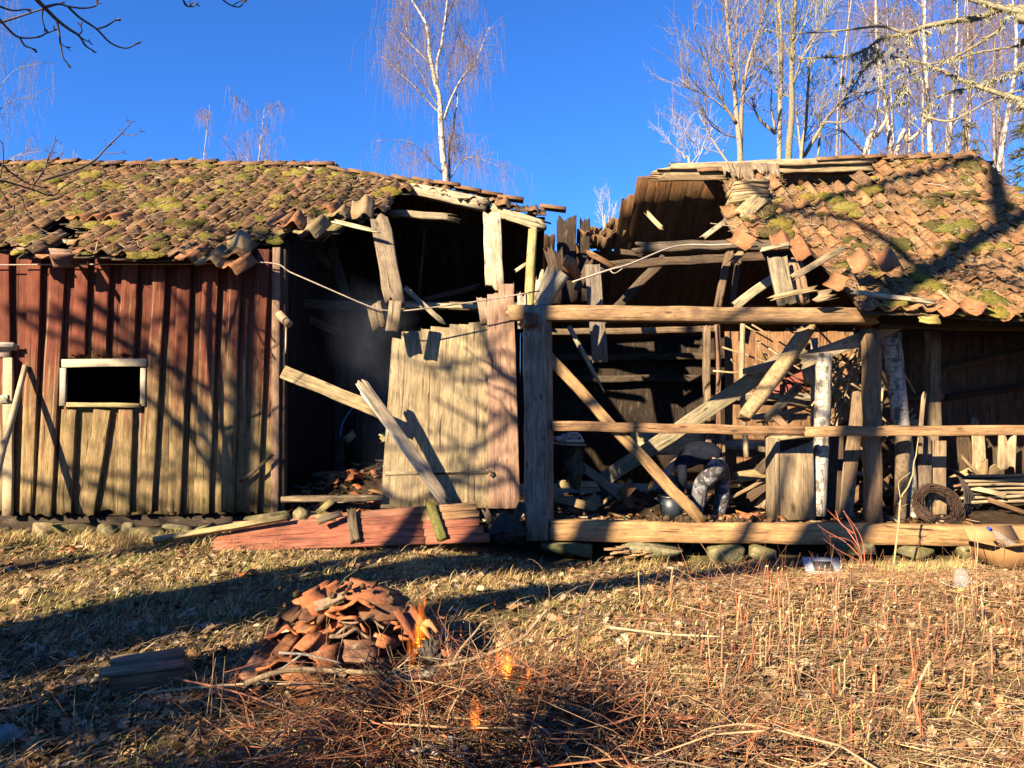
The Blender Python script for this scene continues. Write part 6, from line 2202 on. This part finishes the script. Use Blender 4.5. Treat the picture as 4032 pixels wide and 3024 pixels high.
# spruces: short green sprays on whorled boughs
def spruce(base, H, rad, lab, r=.14, seed_top=None, lich=.0, dens=1.0, col=(.085, .085, .03)):
    tr = Tree()
    st = tr.limb([np.array(base), np.array(base) + A(0, 0, H * .5), np.array(base) + A(.05, 0, H)], r, .02, 14)
    nb = int(H * 9 * dens)
    for k in range(nb):
        f = R.uniform(.12, .98)
        p = np.array(base) + A(.05 * f, 0, H * f)
        a = R.uniform(0, 6.283)
        L = rad * (1.05 - f) * R.uniform(.7, 1.15)
        d = A(math.cos(a), math.sin(a), R.uniform(-.1, .25))
        t = np.linspace(0, 1, 7)[:, None]
        pts = p + d * L * t + A(0, 0, -.25) * L * t * t
        tr.thin(pts, .012 + .004 * L, .003, (.16, .12, .08))
        for q_ in range(int(14 * L + 6)):
            u = R.uniform(.2, 1)
            i = min(5, int(u * 6))
            s_ = pts[i] + (pts[i + 1] - pts[i]) * (u * 6 - i)
            dd = nrm(d + NR.normal(0, .6, 3) + A(0, 0, -.25))
            l = R.uniform(.10, .28)
            tr.thin(s_ + dd * l * t + A(0, 0, -.15) * l * t * t, .016, .006, jit(col, .3))
    return tr.build('spruce_tree', M_BARK, (.2, .15, .1), lab, 'spruce')


g = P(3800, 600, 19.5)
spruce(A(g[0], 19.5, 0), P(3800, 500, 19.5)[2] + .5, 1.6, 'small dark spruce with its top just over the right ridge', .08, dens=1.3)
g = P(4060, 600, 17)
spruce(A(g[0], 17, 0), P(4060, 430, 17)[2] + 1.2, 2.0, 'dense green spruce at the right edge beyond the roof corner', .10, dens=1.3)

# the old spruce off the right edge whose lichen hung boughs reach into the view
tr = Tree()
SX, SY = 6.6, 6.2
tr.limb([A(SX, SY, 0), A(SX, SY, 5), A(SX + .1, SY, 11)], .22, .10, 16)
lic = []
BL = [([(2330, 40), (2212, 55), (2080, 50), (1950, 100), (1800, 122), (1650, 150), (1540, 190), (1400, 220), (1300, 290), (1200, 318), (1050, 328), (930, 332)], 6.3, 7.6, .035, .005, 1), ([(2330, 610), (2212, 575), (2100, 540), (1950, 490), (1800, 430), (1640, 360), (1450, 318)], 6.3, 7.3, .028, .006, 1), ([(2330, 215), (2212, 255), (1950, 300), (1750, 360), (1500, 450), (1300, 540), (1170, 610)], 6.4, 7.5, .014, .003, .25),
      ([(1540, 190), (1400, 150), (1200, 170), (1000, 186), (830, 190), (755, 165)], 7.0, 7.6, .014, .003, .2), ([(2330, 20), (2060, 180), (1900, 280), (1780, 340), (1650, 370)], 6.3, 7.0, .02, .005, .35), ([(2330, 120), (2212, 70), (2080, 45), (1900, -10), (1800, -60)], 6.2, 6.6, .045, .02, 1), ([(1420, 290), (1300, 400), (1230, 510), (1170, 580)], 7.2, 7.4, .012, .003, .5),
      ([(1950, 490), (1800, 520), (1720, 560), (1620, 650)], 7.0, 7.3, .014, .004, .6), ([(1640, 660), (1780, 690), (1900, 640), (2050, 560), (2330, 470)], 7.2, 6.6, .012, .006, .3), ([(2330, 350), (2212, 390), (2080, 440), (1960, 500)], 6.4, 6.8, .016, .006, .5), ([(1500, 330), (1530, 450), (1500, 560), (1480, 650)], 7.2, 7.3, .009, .003, .8), ([(1550, 380), (1600, 440), (1640, 470)], 7.2, 7.3, .007, .003, .8)]
for (L_, y0_, y1_, r0, r1, ld) in BL:
    pts = z7(L_, y0_, y1_)
    if L_[0][0] >= 2300:
        pts = [A(SX, SY, pts[0][2] + .05)] + pts
    p = tr.limb(pts, r0, r1, len(pts) * 4)
    ln = sum(np.linalg.norm(p[i + 1] - p[i]) for i in range(len(p) - 1))
    for _ in range(int(ln * 7)):
        f = R.uniform(.1, 1) * (len(p) - 1)
        i = min(len(p) - 2, int(f))
        q_ = p[i] + (p[i + 1] - p[i]) * (f - i)
        d = rdir(p[i + 1] - p[i], R.uniform(.5, 1.1))
        l = R.uniform(.08, .4)
        t = np.linspace(0, 1, 7)[:, None]
        tw_ = q_ + d * l * t + A(0, 0, -.15) * l * t * t + NR.normal(0, .006, (7, 3))
        tr.thin(tw_, .0032, .0014, (.21, .17, .11))
        if R.random() < ld * .5:
            lic.append((tw_[R.randint(1, 5)], R.uniform(.3, 1)))
    for _ in range(int(ln * 30 * ld)):
        f = R.uniform(.0, 1) * (len(p) - 1)
        i = min(len(p) - 2, int(f))
        lic.append((p[i] + (p[i + 1] - p[i]) * (f - i) + NR.normal(0, .012, 3), R.uniform(.5, 1.3)))
for (px, py, n_) in ((1380, 300, 26), (1300, 340, 20), (1460, 390, 12), (1490, 545, 16), (1640, 640, 14), (1560, 210, 14), (1720, 185, 12), (1240, 470, 10), (1580, 440, 10)):
    for _ in range(n_):
        lic.append((z7([(px + R.gauss(0, 34), py + R.gauss(0, 26))], 7.2, 7.2)[0] + A(0, R.gauss(0, .1), 0), R.uniform(.8, 1.6)))
root = tr.build('spruce_tree', M_BARK, (.26, .23, .15), 'old spruce off the right edge with bare lichen hung boughs across the sky', 'spruce', rough=.14)
pts, rad, col = [], [], []
for (p, s) in lic:
    for k in range(R.randint(8, 13)):
        d = nrm(NR.normal(0, 1, 3) + A(0, 0, -.5)) * s * R.uniform(.012, .036)
        t = np.linspace(0, 1, 4)[:, None]
        pts.append(p + d * t + A(0, 0, -.35) * s * .05 * t * t + NR.normal(0, .003, (4, 3)))
        rad.append(np.linspace(.0042, .002, 4) * s)
        col.append(jit(R.choice([(.40, .39, .27), (.33, .33, .21), (.22, .22, .13), (.46, .45, .34)]), .2))
m1 = MB()
tubes(m1, np.array(pts), np.array(rad), np.array(col))
o = m1.build('lichen', M_TWIG, root)
o['kind'] = 'stuff'


# the old ash trees behind the camera on the left: they throw the long shadows, and their outer twigs hang into the view
az = A(-.643, -.766, 0)
pr = A(.766, -.643, 0)


def z5(L_, y0, y1):
    return [P(x * .5425, y * .5425, y0 + (y1 - y0) * i / max(1, len(L_) - 1)) for i, (x, y) in enumerate(L_)]


TWD = (.085, .06, .05)


def shade_tree(base, stems_, lab, traced=(), limbs=10, hmin=5.5, reach=4.0, cast=()):
    tr = Tree()
    tops = []
    for st in stems_:
        pts = [np.array(base) + pr * o_ + az * R.uniform(-.15, .15) + A(0, 0, h_) for (o_, h_, r_) in st]
        tr.big.append((catmull(pts, 22), st[0][2], st[-1][2]))
        tops.append(tr.big[-1][0])
    for k in range(limbs):
        st = R.choice(tops)
        i = R.randint(8, len(st) - 2)
        if st[i][2] < hmin:
            continue
        a = R.uniform(0, 6.283)
        L = R.uniform(.5, 1) * reach
        d = A(math.cos(a), math.sin(a), R.uniform(.1, .9))
        pp = [st[i], st[i] + d * L * .35 + NR.normal(0, .1, 3), st[i] + d * L * .7 + A(0, 0, .1) + NR.normal(0, .2, 3), st[i] + d * L + A(0, 0, .5)]
        p = tr.limb(pp, .075, .018, 12)
        for _ in range(7):
            j = R.randint(3, 10)
            tr.grow(p[j], rdir(p[j + 1] - p[j], .7), R.uniform(.7, 1.6), .022, 1, .3, .7, 3, TWD)
    for (L_, Yw, s0, s1, r0, r1) in cast:
        # a limb whose shadow falls along this line of the wall
        pts = [P(x, y, Yw if not isinstance(Yw, list) else Yw[i]) + SV * (s0 + (s1 - s0) * i / (len(L_) - 1)) for i, (x, y) in enumerate(L_)]
        st = tops[0]
        j = int(np.argmin(np.linalg.norm(st - pts[-1] - A(0, 0, -1), axis=1)))
        p = tr.limb(pts + [(pts[-1] * .55 + st[j] * .45) + A(0, 0, .2), st[j]], r1, r0, len(pts) * 4 + 6)
        for _ in range(3):
            j = R.randint(1, len(pts) * 3)
            tr.grow(p[j], rdir(p[j] - p[j + 1], .7), R.uniform(.5, 1.3), .02, 1, .3, .7, 3, TWD)
    for (L_, y0_, y1_, r0, r1, join) in traced:
        pts = z5(L_, y0_, y1_)
        if join is not None:
            st = tops[0]
            j = int(np.argmin(np.abs(st[:, 2] - join)))
            mid_ = (st[j] + pts[0]) / 2 + A(0, 0, .5)
            tr.limb([st[j], mid_, pts[0]], .05, r0, 10)
        tr.limb(pts, r0, r1, max(8, len(pts) * 4))
        e_ = pts[-1]
        for _ in range(3):
            d = nrm(nrm(pts[-1] - pts[-2]) + NR.normal(0, .5, 3)) * .035
            tr.thin(e_ + d * np.linspace(0, 1, 7)[:, None], r1 * 1.3, r1 * 1.1, TWD)
    return tr.build('ash_tree', M_BARK, (.10, .08, .065), lab, 'tree', None, 9, rough=.1)


TRA = [([(250, -20), (320, 50), (410, 140), (500, 210), (575, 260), (620, 330), (672, 365)], 5.2, 6.0, .016, .006, 6.5), ([(320, 50), (430, 30), (490, 45), (600, 60), (690, 45), (702, 22)], 5.25, 5.5, .008, .005, None), ([(490, 45), (580, 130), (700, 210), (800, 310), (910, 350), (1000, 315)], 5.3, 5.9, .009, .005, None), ([(700, 210), (770, 190), (840, 145)], 5.55, 5.6, .006, .005, None),
       ([(410, 140), (430, 240), (440, 330), (460, 420), (490, 460)], 5.4, 5.5, .008, .004, None), ([(-20, 120), (60, 210), (140, 270), (270, 270), (340, 240), (392, 220)], 5.2, 5.7, .009, .005, 5.6), ([(140, 270), (180, 330), (236, 352)], 5.4, 5.5, .007, .005, None), ([(-20, 40), (90, 75), (192, 66)], 5.3, 5.5, .008, .005, 6.0), ([(315, 60), (305, 130), (326, 202)], 5.25, 5.3, .006, .004, None),
       ([(570, 255), (595, 225), (585, 190)], 5.6, 5.6, .005, .004, None), ([(575, 265), (615, 290), (650, 305)], 5.6, 5.7, .005, .004, None), ([(436, 300), (455, 330), (480, 340)], 5.5, 5.5, .004, .003, None)]
TRB = [([(1310, -60), (1330, 0), (1350, 40), (1400, 48), (1422, 30)], 5.0, 5.2, .007, .004, 8.0), ([(1330, 0), (1365, 48), (1380, 40)], 5.05, 5.1, .005, .003, None), ([(1580, -60), (1620, 0), (1680, 40), (1740, 50), (1768, 15)], 5.0, 5.2, .006, .004, 8.4), ([(1690, 42), (1720, 20), (1755, 5)], 5.1, 5.2, .004, .003, None)]
WALLC = [([(1085, 1622), (934, 1592), (832, 1525), (639, 1423), (482, 1339), (199, 1200)], 9.05, 12.5, 13.5, .04, .02), ([(960, 1895), (832, 1755), (729, 1676), (639, 1616), (579, 1568), (420, 1470)], 9.05, 12, 13.5, .065, .03), ([(1060, 1960), (850, 1893), (693, 1880), (540, 1880), (458, 1868), (250, 1840)], 9.05, 12.5, 13.5, .042, .02),
         ([(700, 1460), (422, 1400), (271, 1339), (181, 1308), (54, 1218)], 9.05, 13, 14, .06, .03), ([(1080, 1420), (900, 1330), (760, 1250), (640, 1120)], 9.05, 13, 14, .035, .02), ([(700, 1990), (420, 1930), (160, 1900), (-80, 1840)], 9.05, 12, 13.5, .035, .02), ([(1000, 1280), (720, 1240), (560, 1280), (330, 1180)], 9.05, 12.5, 13.5, .05, .03)]
ROOFC = [([(2960, 880), (3200, 800), (3450, 745), (3700, 680), (3900, 640)], [10.7, 11.2, 11.6, 12.0, 12.2], 15.5, 17, .13, .06), ([(3450, 745), (3620, 800), (3850, 800), (4050, 860)], [11.6, 11.3, 11.2, 10.9], 15.5, 16.5, .08, .04), ([(2950, 760), (3150, 840), (3300, 850)], [11.4, 11.0, 10.9], 15.5, 16.5, .09, .05)]
DOORC = [([(1518, 1766), (1753, 1766), (1922, 1742), (2055, 1640)], 9.25, 11, 12.5, .045, .02), ([(1705, 1568), (1844, 1646), (1916, 1682), (2035, 1640)], 9.3, 11, 12.5, .04, .02), ([(1780, 1490), (1900, 1505), (2030, 1495)], 9.3, 11, 12, .05, .025), ([(1510, 1950), (1640, 1985), (1800, 1900), (1980, 1840)], 9.25, 11, 12.5, .05, .025), ([(1640, 1820), (1760, 1880), (1900, 1930), (2040, 1900)], 9.25, 11, 12.5, .05, .02), ([(1560, 1400), (1700, 1440), (1850, 1420), (2020, 1400)], 9.3, 11, 12.5, .035, .02)]
bA = A(-3.07, 5.05, 0) + az * 6.5
bB = A(-.42, 5.6, 0) + az * 8.0
shade_tree(bA, [[(0, -.1, .42), (0, 3, .32), (.0, 4.6, .26), (.05, 6, .2), (.06, 7.2, .16), (.1, 8.5, .13), (.3, 11, .07)], [(-.3, -.1, .35), (-.42, 3, .30), (-.66, 4.6, .22), (-.8, 5.3, .1), (-1.1, 6.4, .04)], [(.3, -.1, .35), (.42, 3, .30), (.42, 4.6, .24), (.6, 5.9, .20), (.8, 6.5, .1), (1.0, 7.6, .05)]],
           'old multi stemmed ash whose bare budded twigs hang into the upper left sky', TRA, 12, 6.5, 4.0, DOORC)
shade_tree(A(-11.8, -1.0, 0), [[(0, -.1, .3), (0, 3, .24), (.1, 6, .19), (.2, 9, .12), (.2, 12, .05)]], 'ash whose limbs shade the red wall', (), 8, 6.5, 3.5, WALLC)
shade_tree(bB, [[(-.3, -.1, .24), (-.3, 3, .2), (-.22, 4.0, .24), (.02, 4.8, .30), (.45, 5.5, .33), (1.05, 6.7, .34), (1.38, 8.3, .32), (1.66, 9.9, .30), (1.98, 11, .29), (2.4, 12.1, .28), (2.85, 13, .25), (3.6, 15, .14)], [(-.25, -.1, .2), (-.28, 3.4, .15), (.12, 4.4, .18), (.6, 5.2, .26), (1.2, 6.3, .18), (1.6, 7.6, .06)], [(-.28, 3.4, .1), (-.2, 4.3, .16), (-.15, 5.2, .18), (.3, 6.3, .12), (.5, 7.4, .05)]],
           'leaning ash with only two bare twigs hanging at the upper edge of the sky', TRB, 10, 9.0, 3.0, ROOFC)

# a young ash at the left edge with low limbs over the eave
tr = Tree()
bx_, by_ = -5.6, 6.4
tr.limb([A(bx_, by_, -.05), A(bx_ + .05, by_, 2.2), A(bx_ - .1, by_ + .1, 4.2), A(bx_, by_, 6.5)], .07, .02, 14)
YT = [([(300, 1310), (560, 1230), (690, 1160), (770, 1075), (880, 970), (955, 885)], 7.0, 7.6, .014, .004), ([(880, 970), (960, 985), (1020, 955)], 7.5, 7.5, .005, .003), ([(750, 1110), (820, 1115), (893, 1105)], 7.3, 7.3, .005, .003), ([(935, 920), (925, 895), (922, 885)], 7.6, 7.6, .004, .003), ([(770, 1075), (800, 1055), (830, 1042)], 7.4, 7.4, .005, .003), ([(768, 1070), (766, 1040), (764, 1028)], 7.4, 7.4, .004, .003), ([(690, 1165), (720, 1180), (748, 1175)], 7.3, 7.3, .004, .003), ([(885, 970), (880, 958), (878, 952)], 7.5, 7.5, .004, .003),
      ([(250, 1330), (325, 1225), (345, 1150), (375, 1090), (400, 1015)], 7.0, 7.2, .010, .004), ([(330, 1220), (380, 1175), (440, 1130)], 7.1, 7.2, .006, .003), ([(345, 1170), (370, 1130), (380, 1110)], 7.1, 7.2, .005, .003), ([(760, 1290), (790, 1230), (806, 1200)], 7.3, 7.3, .004, .003),
      ([(-80, 1160), (0, 1185), (90, 1260), (200, 1330), (330, 1365)], 6.8, 7.4, .012, .005), ([(-80, 1330), (0, 1310), (120, 1340), (250, 1380), (380, 1420), (470, 1350), (560, 1300)], 6.8, 7.6, .012, .004), ([(330, 1460), (420, 1440), (480, 1400)], 7.5, 7.6, .007, .004), ([(-60, 1340), (20, 1400), (60, 1500), (70, 1570)], 6.9, 7.0, .008, .004), ([(60, 1400), (150, 1420), (180, 1500), (205, 1555)], 7.0, 7.1, .007, .003),
      ([(105, 1490), (95, 1560), (40, 1600), (-40, 1620)], 7.1, 7.0, .006, .004), ([(0, 1290), (10, 1240), (25, 1150), (20, 1050)], 6.9, 6.8, .008, .004), ([(240, 1290), (250, 1340), (245, 1370)], 7.3, 7.3, .006, .003)]
for (L_, y0_, y1_, r0, r1) in YT:
    tr.limb(z5(L_, y0_, y1_), r0, r1, max(8, len(L_) * 4))
    for _ in range(2):
        p = tr.big[-1][0]
        d = nrm(nrm(p[-1] - p[-2]) + NR.normal(0, .5, 3)) * .04
        tr.thin(p[-1] + d * np.linspace(0, 1, 7)[:, None], r1 * 1.2, r1, TWD)
for k in range(6):
    d = A(R.uniform(-.6, .9), R.uniform(-.2, .6), .35)
    s_ = A(bx_, by_, R.uniform(2.4, 5.5))
    L = R.uniform(.9, 1.8)
    tr.limb([s_, s_ + d * L * .5, s_ + d * L + A(0, 0, .2)], .02, .006, 8)
tr.build('young_tree', M_BARK, (.12, .09, .07), 'young bare tree at the left edge whose thin limbs cross the mossy eave', 'tree', loc=A(bx_, by_, 0))
# unseen low bushes and spruces, added to keep the lower left in shade
for (x, y, h_, lab) in ((-4.1, 2.1, 1.5, 'unseen leafless bush added just off the left edge to shade the lower left grass'), (-3.0, .6, 1.7, 'unseen leafless bush added for shade behind the camera on the left')):
    tr = Tree()
    tr.limb([A(x, y, -.05), A(x, y, .4)], .05, .03, 4)
    for k in range(46):
        a = R.uniform(0, 6.28)
        s_ = A(x + math.cos(a) * R.uniform(0, .5), y + math.sin(a) * R.uniform(0, .5), 0)
        tr.grow(s_, A(math.cos(a) * .4, math.sin(a) * .4, 1), h_ * R.uniform(.6, 1.0), .014, 2, .2, .5, 5, (.14, .10, .07))
    tr.build('bush', M_BARK, (.14, .10, .07), lab, 'bush')
spruce(A(-4.3, 1.0, 0), 2.5, 1.35, 'unseen young dense spruce added off the left edge to shade the lower left grass', .05, dens=3.2)  # this and the next two: unseen, put in for their shade
spruce(A(-3.0, 1.2, 0), 1.5, .75, 'unseen low dense spruce added for shade just outside the lower left corner', .04, dens=3.4)
spruce(A(-3.35, .35, 0), 2.45, 1.3, 'unseen young dense spruce added for shade behind the camera on the left', .05, dens=3.2)
spruce(A(-1.62, 1.1, 0), 1.85, .62, 'unseen small dense spruce added left of the camera, shading the foot of the fire', .04, dens=3.2)  # unseen, added to throw shade on the ground at the fire

# ------------------------------------------------------------------ the person bending down to the bucket
def skin_mesh(name, nodes, edges, mat, parent, sub=2, root=0):
    me = bpy.data.meshes.new(name)
    pl = wloc(parent)
    me.from_pydata([tuple(np.array(n_[0]) - pl) for n_ in nodes], edges, [])
    o = bpy.data.objects.new(name, me)
    SC.collection.objects.link(o)
    m_ = o.modifiers.new('skin', 'SKIN')
    for i, n_ in enumerate(nodes):
        me.skin_vertices[0].data[i].radius = (n_[1], n_[2] if len(n_) > 2 else n_[1])
    me.skin_vertices[0].data[root].use_root = True
    m_.use_smooth_shade = True
    s_ = o.modifiers.new('sub', 'SUBSURF')
    s_.levels = s_.render_levels = sub
    dg = bpy.context.evaluated_depsgraph_get()
    new = bpy.data.meshes.new_from_object(o.evaluated_get(dg))
    o.modifiers.clear()
    o.data = new
    new.materials.clear()
    new.materials.append(mat)
    new.polygons.foreach_set('use_smooth', np.ones(len(new.polygons), bool))
    o.parent = parent
    return o


M_SKIN = mat_plain('skin', (.42, .24, .17), .55, 0, .3, 20, .1)
M_JKT = mat_plain('navy_cloth', (.010, .013, .024), .9, 0, .1, 9, .5)
mtr, t, b_ = newmat('grey_camouflage_cloth')
co = coord(t)
v1 = noise(t, co, 7, 2, .5, .6)
v2 = noise(t, mapped(t, co, (1.3, 1.3, .9)), 9, 2, .5, .8)
c_ = mixc(t, remap(t, v1, .49, .51), (.03, .03, .038), (.12, .12, .135))
c_ = mixc(t, remap(t, v2, .55, .57), c_, (.21, .21, .23))
c_ = mixc(t, remap(t, v2, .40, .38), c_, (.04, .028, .022))
sp_ = noise(t, co, 42, 2, .5)
c_ = mixc(t, remap(t, sp_, .70, .73), c_, (.6, .57, .5))
t.links.new(c_, b_.inputs['Base Color'])
b_.inputs['Roughness'].default_value = .9
fold = noise(t, mapped(t, co, (5, 5, 14)), 1, 3, .5, .5)
bump(t, b_, fold, .8, .03)
M_HAIR = mat_plain('grey_hair', (.22, .19, .15), .7, 0, .3, 60, .5)
M_BOOT = mat_plain('boot_rubber', (.02, .018, .016), .6)

Yp = 9.85
pp = lambda x, y, d=0.: P(x, y, Yp + d)
per = thing('person', P(2790, 2040, Yp), 'person in dark navy top and grey camouflage trousers bending down over a bucket', 'person')
# one body: pelvis, spine, head, arms with hands, legs with feet
HIP, WAI, CHE, SHO, NEC, HED, CRO = pp(2836, 1822), pp(2786, 1785), pp(2722, 1782), pp(2672, 1808), pp(2650, 1832), pp(2630, 1870), pp(2612, 1905)
nodes = [(HIP, .135), (WAI, .125), (CHE, .14), (SHO, .10), (NEC, .055), (HED, .088, .082), (CRO, .07, .065)]
edges = [(0, 1), (1, 2), (2, 3), (3, 4), (4, 5), (5, 6)]


def chain(start, pts):
    k = start
    for n_ in pts:
        nodes.append(n_)
        edges.append((k, len(nodes) - 1))
        k = len(nodes) - 1
    return k


for sg in (-1, 1):
    dd = sg * .15
    wr = chain(3, [(pp(2684, 1835, dd * 1.2), .058), (pp(2690, 1895, dd * 1.3), .045), (pp(2676, 1950, dd), .034), (pp(2668, 1975, dd * .8), .036, .02)])
    hx, hy = 2664, 1990
    for i_, (fx, fl_) in enumerate(((-7, 15), (-2.5, 18), (2.5, 17), (7, 13))):
        a1 = pp(hx + fx * .6 + 2, hy - 3, dd * .8 + (fx * .004))
        a2 = pp(hx + fx + 1, hy + fl_ * .55, dd * .8 + (fx * .005))
        a3 = pp(hx + fx + 4, hy + fl_, dd * .8 + (fx * .005))
        chain(wr, [(a1, .010), (a2, .0085), (a3, .007)])
    chain(wr, [(pp(2676, 1986, dd * .6), .011), (pp(2679, 2000, dd * .5), .009)])
    lx = -6 if sg < 0 else 10
    kx = 2752 if sg < 0 else 2838
    ky = 1900
    fx = 2728 if sg < 0 else 2822
    chain(0, [(pp(2826 + lx, 1850, dd * .8), .10), (pp(kx, ky, dd), .068), (pp((kx + fx) / 2 + 14, 1962, dd), .06), (pp(fx + 8, 2028, dd), .042), (pp(fx - 22, 2040, dd), .04), (pp(fx - 42, 2043, dd), .03)])
skin_mesh('body', nodes, edges, M_SKIN, per, 2)
# face: nose, ears
m1 = MB()
fd = nrm(A(-.75, 0, -.55))
for (off, r_) in ((fd * .092 + A(0, 0, -.01), (.014, .012, .018)), (A(0, -.083, 0), (.018, .008, .026)), (A(0, .083, 0), (.018, .008, .026)), (fd * .086 + A(.01, 0, -.04), (.012, .022, .006))):
    blob(m1, HED * .6 + CRO * .4 + off, r_, 1, .05, 1, (1, 1, 1))
m1.build('face', M_SKIN, per, smooth=True)
jn = [(pp(2836, 1812), .168), (pp(2784, 1780), .165), (CHE, .178), (pp(2672, 1808), .14), (pp(2655, 1826), .07)]
je = [(0, 1), (1, 2), (2, 3), (3, 4)]
for sg in (-1, 1):
    dd = sg * .15
    k = 3
    for n_ in ((pp(2682, 1835, dd * 1.25), .078), (pp(2690, 1893, dd * 1.35), .062), (pp(2679, 1942, dd), .05)):
        jn.append(n_)
        je.append((k, len(jn) - 1))
        k = len(jn) - 1
skin_mesh('jacket', jn, je, M_JKT, per, 2)
tn = [(pp(2836, 1826), .172), (pp(2812, 1806), .14)]
te = [(0, 1)]
for sg in (-1, 1):
    dd = sg * .15
    lx = -6 if sg < 0 else 10
    kx, fx = (2752, 2728) if sg < 0 else (2838, 2822)
    k = 0
    for n_ in ((pp(2824 + lx, 1855, dd * .85), .148), (pp(kx + 6, 1895, dd), .108), (pp((kx + fx) / 2 + 14, 1960, dd), .104), (pp(fx + 8, 2022, dd), .09), (pp(fx + 6, 2034, dd), .07)):
        tn.append(n_)
        te.append((k, len(tn) - 1))
        k = len(tn) - 1
skin_mesh('trousers', tn, te, mtr, per, 2)
for sg in (-1, 1):
    fx = 2728 if sg < 0 else 2822
    dd = sg * .15
    skin_mesh('boot', [(pp(fx + 8, 2026, dd), .055), (pp(fx + 6, 2040, dd), .05), (pp(fx - 22, 2044, dd), .045), (pp(fx - 48, 2047, dd), .034)], [(0, 1), (1, 2), (2, 3)], M_BOOT, per, 1)
# hair: a thatch of strands over the skull
pts, rad = [], []
hc = HED * .55 + CRO * .45
for i in range(1400):
    d = nrm(NR.normal(0, 1, 3))
    if d @ fd > .25:
        continue
    q_ = hc + d * A(.088, .086, .098)
    fl_ = nrm(A(0, 0, -1) - d * (d @ A(0, 0, -1)) + NR.normal(0, .25, 3))
    t = np.linspace(0, 1, 4)[:, None]
    pts.append(q_ + (d * .012 + fl_ * .055) * t + A(0, 0, -.03) * t * t)
    rad.append([.004, .004, .003, .0015])
m1 = MB()
tubes(m1, np.array(pts), np.array(rad), (1, 1, 1))
m1.build('hair', M_HAIR, per)

# ------------------------------------------------------------------ thin wood smoke
sm = bpy.data.materials.new('smoke')
sm.use_nodes = True
t = sm.node_tree
t.nodes.clear()
o_ = N(t, 'OutputMaterial')
vs = N(t, 'VolumePrincipled')
vs.inputs['Color'].default_value = (.55, .66, .9, 1)
geo = N(t, 'NewGeometry').outputs['Position']
sxy = N(t, 'SeparateXYZ')
t.links.new(geo, sxy.inputs[0])
hz_ = math_(t, 'SUBTRACT', sxy.outputs[2], .22)
ax_ = math_(t, 'SUBTRACT', sxy.outputs[0], math_(t, 'SUBTRACT', -.48, math_(t, 'MULTIPLY', hz_, .54)))
ay_ = math_(t, 'SUBTRACT', sxy.outputs[1], math_(t, 'ADD', 4.1, math_(t, 'MULTIPLY', hz_, 2.3)))
d2 = math_(t, 'SQRT', math_(t, 'ADD', math_(t, 'MULTIPLY', ax_, ax_), math_(t, 'MULTIPLY', ay_, math_(t, 'MULTIPLY', ay_, .6))), 0)
rr_ = math_(t, 'ADD', .1, math_(t, 'MULTIPLY', hz_, .24))
fall = remap(t, math_(t, 'DIVIDE', d2, rr_), .1, 1.0, 1, 0)
vn = noise(t, geo, 2.6, 4, .6, 1.0)
t.links.new(math_(t, 'MULTIPLY', fall, remap(t, vn, .35, .7, 0, .10)), vs.inputs['Density'])
t.links.new(vs.outputs[0], o_.inputs['Volume'])
SMOKE = True
if SMOKE:
    m1 = MB()
    for (pts, rr) in (([A(-.48 - .54 * h_, 4.1 + 2.3 * h_, .22 + h_) for h_ in (0, .6, 1.2, 1.8, 2.4, 2.9)], [.1, .25, .4, .55, .7, .8]),):
        log(m1, pts, rr, 18, rough=.06, n=26)
    o = m1.build('smoke', sm)
    tag(o, 'thin blue smoke drifting from the fire into the dark opening', 'smoke', None, 'stuff')
